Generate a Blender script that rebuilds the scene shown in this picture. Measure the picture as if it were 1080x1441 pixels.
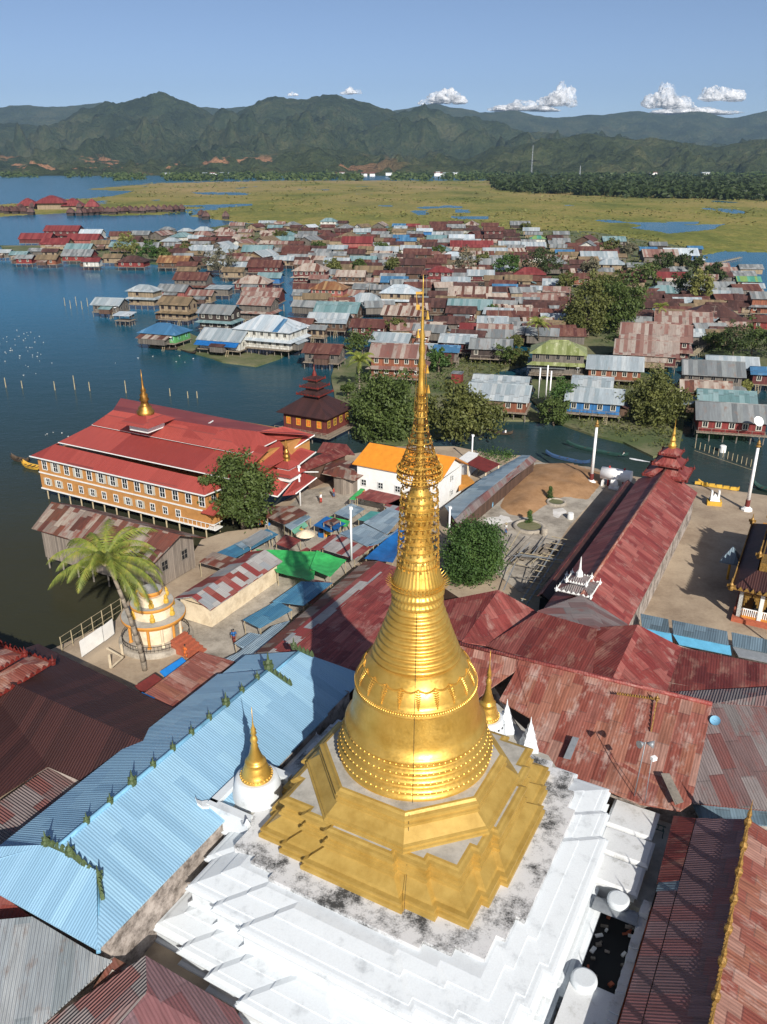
import bpy, math, random
from mathutils import Vector, Matrix, noise
from mathutils.geometry import tessellate_polygon
random.seed(7)
PI=math.pi
for o in list(bpy.data.objects): bpy.data.objects.remove(o)
sc=bpy.context.scene
# ------------------------------------------------------------ camera
F=1160.0; TILT=math.radians(23); CH=50.0
_c,_s=math.cos(TILT),math.sin(TILT)
cam=bpy.data.cameras.new('camera'); camo=bpy.data.objects.new('camera',cam); sc.collection.objects.link(camo)
camo.location=(0,0,CH); camo.rotation_euler=(PI/2-TILT,0,0)
cam.sensor_fit='HORIZONTAL'; cam.sensor_width=36; cam.lens=36*F/1080; cam.clip_start=.5; cam.clip_end=90000
sc.camera=camo
# ------------------------------------------------------------ light
SUN_EL=math.radians(31); SUN_AZ=math.radians(16)      # azimuth from -Y towards +X
sd=Vector((math.sin(SUN_AZ)*math.cos(SUN_EL),-math.cos(SUN_AZ)*math.cos(SUN_EL),math.sin(SUN_EL)))
w=bpy.data.worlds.new('World'); sc.world=w; w.use_nodes=True
nt=w.node_tree; bg=nt.nodes['Background']; sky=nt.nodes.new('ShaderNodeTexSky'); sky.sky_type='NISHITA'
sky.sun_disc=False; sky.sun_elevation=SUN_EL; sky.sun_rotation=math.atan2(sd.x,sd.y); sky.air_density=.42; sky.dust_density=.8; sky.ozone_density=.5
nt.links.new(sky.outputs[0],bg.inputs[0]); bg.inputs[1].default_value=.115
sl=bpy.data.lights.new('sun','SUN'); sl.energy=5.0; sl.angle=math.radians(.5); sl.color=(1,.945,.87)
so=bpy.data.objects.new('sun',sl); sc.collection.objects.link(so); so.rotation_euler=sd.to_track_quat('Z','Y').to_euler()
sc.view_settings.view_transform='Standard'; sc.view_settings.look='None'; sc.view_settings.gamma=1; sc.view_settings.exposure=.2
# ------------------------------------------------------------ pixel of the photograph -> point of the place
def ray(px,py):
    dx=(px-540)/F; dy=(720.5-py)/F
    return Vector((dx,_c+_s*dy,-_s+_c*dy))
def P(px,py,z):
    r=ray(px,py); t=(z-CH)/r.z
    return Vector((r.x*t,r.y*t,z))
def PY(px,py,Y):
    r=ray(px,py); t=Y/r.y
    return Vector((r.x*t,Y,CH+r.z*t))
def pix(p):
    z=p[2]-CH; d=p[1]*_c-z*_s; u=p[1]*_s+z*_c
    return (540+F*p[0]/d,720.5-F*u/d,d)
GA=math.radians(28.5); OX,OY=2.07,47.98
def G(u,v,z): return Vector((OX+u*math.sin(GA)+v*math.cos(GA),OY+u*math.cos(GA)-v*math.sin(GA),z))
# ------------------------------------------------------------ materials
def lin(h):
    h=h.lstrip('#'); r=[int(h[i:i+2],16)/255 for i in (0,2,4)]
    return tuple(((x+.055)/1.055)**2.4 if x>.04045 else x/12.92 for x in r)+(1,)
class NT:
    def __init__(s,name):
        s.m=bpy.data.materials.new(name); s.m.use_nodes=True; s.t=s.m.node_tree; s.b=s.t.nodes['Principled BSDF']
    def n(s,ty,**k):
        x=s.t.nodes.new('ShaderNode'+ty)
        for a,v in k.items():
            if a.startswith('i_'): x.inputs[int(a[2:])].default_value=v
            else: setattr(x,a,v)
        return x
    def l(s,a,b): s.t.links.new(a,b)
    def math(s,op,a,b=None,c=None):
        x=s.n('Math',operation=op)
        for i,v in enumerate((a,b,c)):
            if v is None: continue
            if isinstance(v,(int,float)): x.inputs[i].default_value=v
            else: s.l(v,x.inputs[i])
        return x.outputs[0]
    def noise(s,vec,scale,detail=4,rough=.6,dims='3D'):
        x=s.n('TexNoise'); x.inputs['Scale'].default_value=scale; x.inputs['Detail'].default_value=detail; x.inputs['Roughness'].default_value=rough
        s.l(vec,x.inputs['Vector']); return x.outputs['Fac']
    def mapping(s,vec,scale):
        x=s.n('Mapping'); x.inputs['Scale'].default_value=scale; s.l(vec,x.inputs['Vector']); return x.outputs[0]
    def ramp(s,fac,stops,interp='LINEAR'):
        x=s.n('ValToRGB'); r=x.color_ramp; r.interpolation=interp
        while len(r.elements)>1: r.elements.remove(r.elements[-1])
        r.elements[0].position=stops[0][0]; r.elements[0].color=stops[0][1]
        for p,c in stops[1:]:
            e=r.elements.new(p); e.color=c
        s.l(fac,x.inputs[0]); return x.outputs[0]
    def mix(s,f,a,b,mode='MIX'):
        x=s.n('MixRGB',blend_type=mode)
        for i,v in enumerate((f,a,b)):
            if isinstance(v,(int,float)): x.inputs[i].default_value=v
            elif isinstance(v,tuple): x.inputs[i].default_value=v
            else: s.l(v,x.inputs[i])
        return x.outputs[0]
    def bump(s,h,strength,dist):
        x=s.n('Bump'); x.inputs['Strength'].default_value=strength; x.inputs['Distance'].default_value=dist
        s.l(h,x.inputs['Height']); s.l(x.outputs[0],s.b.inputs['Normal'])
    def col(s,c):
        if isinstance(c,tuple): s.b.inputs['Base Color'].default_value=c
        else: s.l(c,s.b.inputs['Base Color'])
    def pos(s): return s.n('NewGeometry').outputs['Position']
    def set(s,rough=.6,metal=0,spec=.5):
        s.b.inputs['Roughness'].default_value=rough; s.b.inputs['Metallic'].default_value=metal; s.b.inputs['Specular IOR Level'].default_value=spec
M={}
def flat(name,hexc,rough=.7,var=.18,scale=1.2,metal=0,spec=.4):
    m=NT(name); c=lin(hexc); n=m.noise(m.pos(),scale,5,.65)
    d=tuple(x*(1-var*1.6) for x in c[:3])+(1,); l=tuple(min(1,x*(1+var)) for x in c[:3])+(1,)
    m.col(m.ramp(n,[(.3,d),(.7,l)])); m.set(rough,metal,spec); M[name]=m.m; return m.m
def tin(name,cols,sw=.9,sl=2.6,pitch=.25,bump=.5,streak=.35,rough=.6,rust=None,rustamt=.5,spec=.4,jit=.0,weights=None,metal=0,joint=.35,sheet=.22):
    """sheet roofing: each sheet its own paint or age, ribs running down the slope"""
    m=NT(name); uv=m.n('UVMap').outputs[0]; sp=m.n('SeparateXYZ'); m.l(uv,sp.inputs[0]); u,v=sp.outputs[0],sp.outputs[1]
    cu=m.math('FLOOR',m.math('DIVIDE',u,sw)); cv=m.math('FLOOR',m.math('DIVIDE',m.math('ADD',v,m.math('MULTIPLY',m.math('MODULO',cu,3),.4)),sl))
    cb=m.n('CombineXYZ'); m.l(cu,cb.inputs[0]); m.l(cv,cb.inputs[1])
    wn=m.n('TexWhiteNoise',noise_dimensions='2D'); m.l(cb.outputs[0],wn.inputs['Vector'])
    nn=len(cols); stops=[]; acc=0; ws=weights or [1]*nn; tot=sum(ws)
    for c,wg in zip(cols,ws): stops.append((acc/tot,lin(c))); acc+=wg
    base=m.ramp(wn.outputs['Value'],stops,'CONSTANT')
    wn2=m.n('TexWhiteNoise',noise_dimensions='3D'); cb2=m.n('CombineXYZ',i_2=7.3); m.l(cu,cb2.inputs[0]); m.l(cv,cb2.inputs[1]); m.l(cb2.outputs[0],wn2.inputs['Vector'])
    base=m.mix(sheet,base,m.ramp(wn2.outputs['Value'],[(0,(.25,.25,.25,1)),(1,(1,1,1,1))]),'MULTIPLY')
    st=m.noise(m.mapping(uv,(3.4,.3,1)),1.0,6,.72)
    base=m.mix(streak,base,m.ramp(st,[(.3,(.35,.3,.28,1)),(.62,(1.15,1.12,1.1,1))]),'MULTIPLY')
    if rust:
        rn=m.noise(m.mapping(uv,(.9,.35,1)),.9,8,.72)
        base=m.mix(m.ramp(rn,[(.62-rustamt*.25,(0,0,0,1)),(.78-rustamt*.25,(1,1,1,1))]),base,lin(rust))
    # dirt line at sheet joints
    fv=m.math('FRACT',m.math('DIVIDE',m.math('ADD',v,m.math('MULTIPLY',m.math('MODULO',cu,3),.4)),sl))
    j=m.math('LESS_THAN',fv,.03); base=m.mix(m.math('MULTIPLY',j,joint),base,(.05,.04,.04,1))
    m.col(base); m.set(rough,metal,spec)
    if pitch:
        h=m.math('SINE',m.math('MULTIPLY',u,2*PI/pitch)); m.bump(h,bump,pitch*.22)
    M[name]=m.m; return m.m
def boards(name,hexc,var=.3,pitch=.25,vertical=True,rough=.75,darkc=None):
    m=NT(name); uv=m.n('UVMap').outputs[0]; sp=m.n('SeparateXYZ'); m.l(uv,sp.inputs[0])
    a=sp.outputs[0 if vertical else 1]; cu=m.math('FLOOR',m.math('DIVIDE',a,pitch))
    wn=m.n('TexWhiteNoise',noise_dimensions='1D'); m.l(cu,wn.inputs['W']); c=lin(hexc)
    d=tuple(x*(1-var) for x in c[:3])+(1,); l=tuple(min(1,x*(1+var*.6)) for x in c[:3])+(1,)
    base=m.ramp(wn.outputs['Value'],[(0,d),(1,l)])
    st=m.noise(m.mapping(uv,(3,.5,1) if vertical else (.5,3,1)),1.2,6,.7)
    base=m.mix(.5,base,m.ramp(st,[(.3,(.5,.47,.45,1)),(.65,(1.1,1.1,1.1,1))]),'MULTIPLY')
    fr=m.math('LESS_THAN',m.math('FRACT',m.math('DIVIDE',a,pitch)),.1); base=m.mix(m.math('MULTIPLY',fr,.6),base,(.02,.015,.01,1))
    m.col(base); m.set(rough); M[name]=m.m; return m.m
def stained(name,hexc,hexd,scale=.6,lo=.45,hi=.6,rough=.8,bump=.3,scale2=9,amt=.9,bd=.03):
    m=NT(name); p=m.pos(); n=m.noise(p,scale,9,.68); n2=m.noise(p,scale2,6,.7)
    f=m.math('ADD',m.math('MULTIPLY',n,.7),m.math('MULTIPLY',n2,.3))
    c=m.ramp(f,[(lo,lin(hexc)),(hi,lin(hexd))]); c=m.mix(amt,lin(hexc),c)
    c=m.mix(.25,c,m.ramp(n2,[(.3,(.6,.6,.6,1)),(.7,(1.1,1.1,1.1,1))]),'MULTIPLY')
    m.col(c); m.set(rough); m.bump(n2,bump,bd); M[name]=m.m; return m.m
# gold leaf and gold paint
def gold(name,hexc,hexd,rough,metal,bs=.12):
    m=NT(name); p=m.pos(); n=m.noise(p,.7,7,.65); n2=m.noise(p,5,5,.6)
    m.col(m.ramp(n,[(.3,lin(hexd)),(.62,lin(hexc))])); m.set(rough,metal,.5)
    m.l(m.ramp(n2,[(.3,(rough-.08,)*3+(1,)),(.7,(rough+.14,)*3+(1,))]),m.b.inputs['Roughness']); m.bump(n2,bs,.03); M[name]=m.m
gold('gold_leaf','#dcb35a','#c59a42',.36,.68,.06)
gold('gold_dark','#b88a45','#6c4a22',.42,.8)
gold('gold_paint','#bb9c52','#a3833c',.48,.3,.08)
stained('whitewash','#d2d8db','#8c9296',.7,.53,.72,.75,.25,9,.75,.02)
stained('whitewash_worn','#d4d6d6','#8f8f88',.9,.53,.7,.8,.3,7,.9,.03)
stained('slab_stone','#cfd0d0','#3e3f3f',.55,.475,.6,.85,.3,8,1,.02)
stained('floor_stone','#b9b5ab','#8b887f',.6,.42,.62,.85,.3,5,.9,.02)
stained('courtyard','#b3a189','#8c7a66',.12,.42,.6,.9,.3,2.5,1,.03)
stained('concrete','#b5ac9d','#7d7569',.35,.42,.62,.9,.3,4,1,.03)
stained('sand','#ac8660','#86633f',.35,.4,.62,.95,.6,6,1,.08)
stained('white_sand','#e6e4df','#bdb7ac',.5,.4,.62,.95,.4,6,.9,.05)
stained('mud','#7b7657','#4c5a30',.06,.4,.55,.95,.5,1.5,1,.1)
stained('marsh_mud','#6c6a4a','#4a5430',.05,.4,.55,.95,.5,1,1,.1)
stained('old_wall','#b7aca2','#5f564e',.8,.42,.6,.9,.4,5,1,.03)
stained('cream_wall','#e2d2b4','#ad9a7d',.6,.45,.65,.85,.2,4,.8,.02)
flat('whitewall','#e6e6e2',.7,.06); flat('trim_white','#dfe0dc',.6,.05)
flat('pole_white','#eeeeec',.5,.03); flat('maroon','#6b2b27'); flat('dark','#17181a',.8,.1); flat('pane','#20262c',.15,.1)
flat('grey_metal','#8d9296',.5,.1,3,.3); flat('cyan_paint','#5fa7c9',.6,.1); flat('yellow_paint','#c9a03a'); flat('ochre','#c88a3c',.7,.12)
flat('ochre_wall','#b5824a',.75,.12); flat('green_fin','#4d5c3a',.6,.3,4); flat('red_fin','#6e241c',.6,.3,4); flat('crest_gold','#94733a',.55,.4,6,.3)
flat('brick','#a85c42',.85,.15,3); flat('bark','#6b5f50',.9,.3,2); flat('palm_bark','#8a7f70',.9,.3,2); flat('grey_wood','#7d766c',.85,.25,2)
flat('bamboo','#a89a7c',.8,.2,2); flat('skin','#8a5a40',.6,.05); flat('cloth_a','#a83a34'); flat('cloth_b','#3c587c'); flat('blue_paint','#1f78c4',.6,.12)
flat('teal_paint','#4b8f8a',.6,.12); flat('shutter','#b8b4a6',.6,.05); flat('shutter_green','#7fc0a0',.6,.05); flat('boat_wood','#4e4236',.6,.25,2); flat('boat_yellow','#c49a3a',.6,.2)
flat('boat_green','#2c4a44',.55,.15); flat('bird_white','#c8c8c4',.7,.02); flat('orange_cloth','#d0682c',.7,.1); flat('orange_earth','#a88064',.95,.15,.01); flat('blue_tarp','#1f62a0',.5,.2,1.0); flat('green_tarp','#3fae5c',.5,.22,1.0)
flat('water_white','#e8e8e8'); flat('leaf_pale','#8b9a52'); flat('orange_roof','#d98a2b',.5,.1,1); flat('tinblue_flat','#6fa3c0')
# roofs
tin('roof_sky',['#8ab2cc','#84acc6','#90b8d0'],1.0,9,.21,.3,.16,.5,joint=.0,sheet=.07)
tin('roof_redpaint',['#9e463e','#923e38','#a64c43','#98423b'],5.5,7,.3,.2,.3,.6)
tin('roof_brown',['#3f2724','#3a2422','#452a27'],1,30,.26,.5,.2,.55,joint=0,sheet=.1)
tin('roof_oxide',['#8c423d','#924a44','#9a544d','#823a37','#a05f57','#86443e'],.95,2.4,.24,.22,.75,.6,'#a07a70',.34)
tin('roof_oxide_b',['#945c50','#9c6a58','#8e5548','#864a3e','#a67e70','#96624f'],1.0,3.1,.24,.22,.75,.6,'#ab9186',.42)
tin('roof_oxide_dark',['#70332e','#783a34','#662e2b','#7e4640'],1.1,2.6,.24,.22,.7,.6,'#8a6658',.4)
tin('roof_greyred',['#857a78','#7a6462','#8c8482','#7c5450','#7e7876'],1.2,3.2,.22,.8,.55,.6,'#7c4a44',.4)
tin('roof_plum',['#7a6064','#80666a','#70585c','#7c5456'],1.4,4.2,.22,.4,.5,.6,sheet=.12,joint=.2)
tin('roof_greytin',['#9aa2a6','#8a9498','#a5abad'],1.0,6,.22,.9,.45,.55,'#7c6a60',.3,sheet=.1,joint=.15)
tin('roof_steelblue',['#4f86a4','#447a9a','#5f93ae'],1.0,3,.24,.3,.4,.5)
tin('roof_steel',['#5f7380','#6a7f8c','#566872'],1.1,3,.24,.3,.4,.5)
tin('roof_patch',['#aeaca8','#8e4440','#94564e','#a4a09c','#8c403c','#989c9e','#844038'],1.0,1.7,.24,.25,.35,.6)
tin('roof_rustpatch',['#978b80','#6c4838','#a4988a','#5e3a30','#8a7c70','#74483c'],.95,2.4,.24,.22,.6,.65,'#7a4030',.5)
tin('roof_bluegrey',['#8aa0ae','#94a8b4','#7890a0','#9ab0bc'],1.0,2.4,.24,.5,.4,.5)
tin('roof_mixblue',['#7c9cb0','#5f92b4','#9aaab2','#8a9ea8','#8a6a62'],1.0,2.8,.24,.5,.4,.55)
# village roofs (seen from afar)
VR={}
def vroof(code,word,cols,weights=None,rust=None,ra=.4,sw=1.0,sl=9.0,streak=.4):
    tin('vroof_'+word.replace(' ','_'),cols,sw,sl,0,0,streak,.6,rust,ra,.4,0,weights); VR[code]=('vroof_'+word.replace(' ','_'),word)
vroof('G','grey tin',['#868c8c','#787e80','#929696','#6c7274'],None,'#7c6a60',.3)
vroof('L','pale tin',['#a4aeb2','#98a4aa','#aeb6b8','#8e9ca2'],None,'#8f8a84',.2)
vroof('S','rust striped',['#aa9e92','#6c483c','#b0a699','#5e4036','#9c8e82'],[2,1,2,1,1],'#7a4a38',.4)
vroof('R','reddish brown',['#5c3a32','#644038','#563430','#6a483e'],None,'#8a6a5c',.3)
vroof('D','dark brown',['#4c3430','#543a34','#44302c','#5c423c'],None,'#6c5048',.3)
vroof('B','blue',['#44749a','#3e6c90','#5a84a4'],[3,3,1])
vroof('T','teal grey',['#7a9698','#708c90','#849c9e','#648486'])
vroof('K','red painted',['#7c3838','#723232','#864240'])
vroof('O','orange rusted',['#94704e','#846040','#a4865e','#745038'],None,'#7a4a30',.5)
vroof('W','bluish white',['#b8c4ca','#aebcc4','#c2cace'],None,None)
vroof('P','worn pinkish',['#9a8c82','#8a6c62','#a2988e','#7c5a52'],None,'#7a4a40',.4)
vroof('N','green',['#4a8a78','#5a9a84','#7c9a5c'])
vroof('M','mossy',['#86905c','#98a070','#7a844e'],None,'#c4c4a4',.3)
vroof('H','thatched brown',['#7c6c54','#86745a','#70624c'])
VW={}
for code,word,hx in (('r','dark red','#5e2a28'),('w','white','#c8c8c0'),('b','brown wooden','#5c4636'),('t','tan woven','#94836a'),('g','grey wooden','#6a645c'),('B','blue','#2c6ca4'),('n','green','#5aa060'),('o','orange wooden','#865038'),('p','pink','#9a5a52'),('k','dark','#3c322e'),('m','bright red','#7c2c28')):
    boards('wall_'+word.replace(' ','_'),hx,.3,.35); VW[code]=('wall_'+word.replace(' ','_'),word)
boards('planks','#8f8478',.35,.3); boards('planks_dark','#5a4438',.3,.3); boards('plank_deck','#8c8070',.3,.25); boards('wall_maroon','#6a302a',.2,.4)
def leafmat(name,cols,scale=.35):
    m=NT(name); n=m.noise(m.pos(),scale,3,.6); n2=m.noise(m.pos(),3.0,2,.5)
    f=m.math('ADD',m.math('MULTIPLY',n,.6),m.math('MULTIPLY',n2,.4)); k=len(cols)
    m.col(m.ramp(f,[(.32+.36*i/(k-1),lin(c)) for i,c in enumerate(cols)])); m.set(.55,0,.35)
    tr=m.n('BsdfTranslucent'); m.l(m.b.inputs['Base Color'].links[0].from_socket,tr.inputs[0]); mx=m.n('MixShader',i_0=.28)
    out=[x for x in m.t.nodes if x.type=='OUTPUT_MATERIAL'][0]; m.l(m.b.outputs[0],mx.inputs[1]); m.l(tr.outputs[0],mx.inputs[2]); m.l(mx.outputs[0],out.inputs[0]); M[name]=m.m
leafmat('leaf_mid',['#36441f','#50602f','#6c7a42']); leafmat('leaf_dark',['#2a361c','#3d4b28','#525f36']); leafmat('leaf_olive',['#464c26','#5f6434','#80824a'])
leafmat('leaf_bright',['#344a22','#486430','#60783c']); leafmat('leaf_palm',['#5c6c2c','#7e8a3c','#a8a04c'],1.2); leafmat('leaf_yellow',['#64683a','#7e8046','#929050']); leafmat('leaf_grey',['#5c5c4a','#74705a','#8a846c'])
# ------------------------------------------------------------ mesh collector
COL=sc.collection
def newell(p):
    nr=Vector((0,0,0)); n=len(p)
    for k in range(n):
        a,b=p[k],p[(k+1)%n]; nr+=Vector(((a.y-b.y)*(a.z+b.z),(a.z-b.z)*(a.x+b.x),(a.x-b.x)*(a.y+b.y)))
    return nr
class MB:
    def __init__(s): s.v=[]; s.f=[]; s.mi=[]; s.mats=[]; s.cur=0; s.sm=[]; s.smooth=False
    def mat(s,name):
        if name not in s.mats: s.mats.append(name)
        s.cur=s.mats.index(name); return s
    def face(s,pts,idx=None):
        if idx is None:
            i=len(s.v); s.v+= [tuple(p) for p in pts]; idx=list(range(i,i+len(pts)))
        s.f.append(idx); s.mi.append(s.cur); s.sm.append(s.smooth); return s
    def prism(s,poly,z0,z1,cap=True,bottom=False):
        n=len(poly); i=len(s.v)
        # orientation ccw
        A=sum(poly[k][0]*poly[(k+1)%n][1]-poly[(k+1)%n][0]*poly[k][1] for k in range(n))
        if A<0: poly=poly[::-1]; 
        z1s=z1 if isinstance(z1,(list,tuple)) else [z1]*n
        if A<0 and isinstance(z1,(list,tuple)): z1s=list(z1)[::-1]
        s.v+=[(p[0],p[1],z0) for p in poly]+[(p[0],p[1],z1s[k]) for k,p in enumerate(poly)]
        for k in range(n): s.face(None,[i+k,i+(k+1)%n,i+n+(k+1)%n,i+n+k])
        if cap:
            if n<=4: s.face(None,[i+n+k for k in range(n)])
            else:
                for t in tessellate_polygon([[Vector((p[0],p[1],0)) for p in poly]]):
                    a,b,c=t
                    if (poly[b][0]-poly[a][0])*(poly[c][1]-poly[a][1])-(poly[b][1]-poly[a][1])*(poly[c][0]-poly[a][0])<0: a,c=c,a
                    s.face(None,[i+n+a,i+n+b,i+n+c])
        return s
    def box(s,c,sz,rz=0,tilt=None):
        ca,sa=math.cos(rz),math.sin(rz); hx,hy,hz=sz[0]/2,sz[1]/2,sz[2]/2; i=len(s.v)
        for z in (-hz,hz):
            for x,y in ((-hx,-hy),(hx,-hy),(hx,hy),(-hx,hy)):
                s.v.append((c[0]+x*ca-y*sa,c[1]+x*sa+y*ca,c[2]+z))
        for q in ((3,2,1,0),(4,5,6,7),(0,1,5,4),(1,2,6,5),(2,3,7,6),(3,0,4,7)): s.face(None,[i+k for k in q])
        return s
    def slab(s,pts,th=.12):
        pts=[Vector(p) for p in pts]; n=len(pts); nr=newell(pts)
        if nr.z<0: pts=pts[::-1]
        i=len(s.v); s.v+=[tuple(p) for p in pts]+[(p.x,p.y,p.z-th) for p in pts]
        s.face(None,[i+k for k in range(n)]); s.face(None,[i+n+k for k in range(n)][::-1])
        for k in range(n): s.face(None,[i+n+k,i+n+(k+1)%n,i+(k+1)%n,i+k])
        return s
    def tube(s,a,b,r0,r1=None,n=6):
        if r1 is None: r1=r0
        a,b=Vector(a),Vector(b); d=(b-a)
        if d.length<1e-6: return s
        d.normalize(); x=d.orthogonal().normalized(); y=d.cross(x); i=len(s.v)
        for p,r in ((a,r0),(b,r1)):
            for k in range(n):
                t=2*PI*k/n; s.v.append(tuple(p+x*math.cos(t)*r+y*math.sin(t)*r))
        sm=s.smooth; s.smooth=n>5
        for k in range(n): s.face(None,[i+k,i+(k+1)%n,i+n+(k+1)%n,i+n+k])
        s.smooth=sm; s.face(None,[i+k for k in range(n)][::-1]); s.face(None,[i+n+k for k in range(n)]); return s
    def path(s,pts,rs,n=7):
        for k in range(len(pts)-1): s.tube(pts[k],pts[k+1],rs[k],rs[k+1],n)
        return s
    def lathe(s,c,prof,n=48,fold=None,ph=0,sq=None):
        i=len(s.v); m=len(prof)
        for r,z in prof:
            for k in range(n):
                t=2*PI*k/n+ph; rr=r*(fold(t,z) if fold else 1); s.v.append((c[0]+rr*math.cos(t),c[1]+rr*math.sin(t),z))
        sm=s.smooth; s.smooth=n>12
        for j in range(m-1):
            for k in range(n): s.face(None,[i+j*n+k,i+j*n+(k+1)%n,i+(j+1)*n+(k+1)%n,i+(j+1)*n+k])
        s.smooth=sm
        s.face(None,[i+(m-1)*n+k for k in range(n)]); return s
    def build(s,name,mat=None,parent=None,root=None,kind=None):
        me=bpy.data.meshes.new(name)
        inv=root.matrix_basis.inverted() if root is not None else Matrix()
        V=[tuple(inv@Vector(v)) for v in s.v] if root is not None else s.v
        me.from_pydata(V,[],s.f)
        names=s.mats if s.mats else [mat]
        for x in names: me.materials.append(M[x])
        if s.mats: me.polygons.foreach_set('material_index',s.mi)
        me.polygons.foreach_set('use_smooth',s.sm)
        uvl=me.uv_layers.new(name='UVMap'); buf=[0.0]*(2*len(me.loops)); W=s.v
        for p,f in zip(me.polygons,s.f):
            nr=newell([Vector(W[k]) for k in f])
            if nr.length<1e-9: continue
            nr.normalize()
            if abs(nr.z)>.995: ud=Vector((math.cos(GA),-math.sin(GA),0)); vd=Vector((math.sin(GA),math.cos(GA),0))
            else:
                vd=Vector((0,0,-1)); vd=(vd-nr*vd.dot(nr)).normalized(); ud=nr.cross(vd).normalized()
            ls=p.loop_start
            for k,ix in enumerate(f):
                q=Vector(W[ix]); buf[2*(ls+k)]=q.dot(ud); buf[2*(ls+k)+1]=q.dot(vd)
        uvl.data.foreach_set('uv',buf); me.update()
        o=bpy.data.objects.new(name,me); COL.objects.link(o)
        if parent is not None: o.parent=parent
        if kind: o['kind']=kind
        return o
def tag(o,label,cat,group=None,kind=None):
    if label: o['label']=label
    if cat: o['category']=cat
    if group: o['group']=group
    if kind: o['kind']=kind
    return o
def thing(name,label,cat,loc,rz=0,group=None):
    o=bpy.data.objects.new(name,None); COL.objects.link(o); o.empty_display_size=.3
    o.matrix_basis=Matrix.Translation(Vector(loc))@Matrix.Rotation(rz,4,'Z')
    return tag(o,label,cat,group)
def single(mb,name,label,cat,mat,loc,group=None):
    r=Matrix.Translation(Vector(loc))
    class T: matrix_basis=r
    o=mb.build(name,mat,None,T); o.matrix_basis=r; return tag(o,label,cat,group)
def copytree(o,parent=None):
    c=o.copy(); COL.objects.link(c)
    if parent is not None: c.parent=parent
    for ch in o.children: copytree(ch,c)
    return c
def centroid(pts):
    c=Vector((0,0,0))
    for p in pts: c+=Vector(p)
    return c/len(pts)
def inset(poly,d):
    """shrink a convex-ish polygon towards its middle by about d metres"""
    c=centroid([(p[0],p[1],0) for p in poly]); out=[]
    for p in poly:
        q=Vector((p[0],p[1],0)); r=(q-c); L=r.length; q=c+r*max(.1,(L-d*1.3)/L); out.append((q.x,q.y))
    return out
# ------------------------------------------------------------ setting: water, land, hills, sky
def fbm(x,y,o=4,s=1.0):
    v=0;a=.5
    for i in range(o): v+=a*noise.noise(Vector((x*s,y*s,7.7*i))); s*=2.05; a*=.5
    return v
def ridged(x,y,s,o=5):
    v=0;a=.5
    for i in range(o):
        v+=a*(1-abs(noise.noise(Vector((x*s,y*s,3.1*i)))*2)); s*=2.1; a*=.5
    return v
def inpoly(x,y,poly):
    c=False; n=len(poly); j=n-1
    for i in range(n):
        xi,yi=poly[i]; xj,yj=poly[j]
        if (yi>y)!=(yj>y) and x<(xj-xi)*(y-yi)/(yj-yi)+xi: c=not c
        j=i
    return c
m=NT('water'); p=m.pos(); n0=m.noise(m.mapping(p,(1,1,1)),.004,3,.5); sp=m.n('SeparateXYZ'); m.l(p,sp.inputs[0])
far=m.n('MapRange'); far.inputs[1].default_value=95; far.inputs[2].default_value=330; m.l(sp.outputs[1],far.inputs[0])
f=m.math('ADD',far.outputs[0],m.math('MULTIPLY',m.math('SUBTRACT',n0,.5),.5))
m.col(m.ramp(f,[(0,(.040,.040,.022,1)),(.35,(.016,.05,.058,1)),(1,(.0,.105,.19,1))])); m.set(.18,0,.13); m.b.inputs['IOR'].default_value=1.3  # sky-reflection blue of the far water is put into the base colour
wv=m.noise(m.mapping(p,(.6,1.6,1)),1.1,3,.55); wv2=m.noise(m.mapping(p,(1,1.6,1)),.14,3,.6)
m.bump(m.math('ADD',m.math('MULTIPLY',wv,.5),wv2),.35,.25); M['water']=m.m
b=MB(); b.face([(-14500,-150,0),(14500,-150,0),(14500,14000,0),(-14500,14000,0)]); tag(b.build('lake_water','water'),'dark silty water near, painted sky-reflection blue further out','lake',kind='structure')
# land sheets
def bank(name,pxs,z,mat,label,cat='ground',jit=1.2,step=5):
    pts=[P(x,y,z) for x,y in pxs]; out=[]; n=len(pts)
    for i in range(n):
        a,c=pts[i],pts[(i+1)%n]; k=max(1,int((c-a).length/step))
        for j in range(k):
            q=a.lerp(c,j/k); w=jit*2*fbm(q.x,q.y,3,.13); out.append((q.x+w,q.y+w*.8*(1 if i%2 else -1)))
    b=MB().mat(mat); b.prism(out,-.8,z); return tag(b.build(name),label,cat,kind='structure')
bank('shore_ground',[(-500,1700),(-400,1010),(-60,905),(70,915),(95,905),(165,872),(190,830),(262,792),(285,760),(320,748),(372,742),(380,715),(432,688),(455,662),(490,640),(560,628),(640,628),(700,640),(745,641),(765,651),(830,657),(880,668),(980,683),(1080,697),(1300,725),(1900,1000),(1900,1700)],1.5,'courtyard','tan paved and earthen ground of the shrine island',jit=.3)
bank('dirt_yard',[(690,655),(760,650),(865,668),(840,700),(800,740),(735,835),(690,800),(640,740),(660,690)],1.56,'concrete','pale worn concrete yard beside the sand heap',jit=.3)
bank('market_lane',[(372,745),(430,690),(490,680),(560,710),(520,780),(400,880),(330,935),(240,900),(262,870),(330,830)],1.54,'concrete','grey concrete lane through the market',jit=.3)
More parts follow.
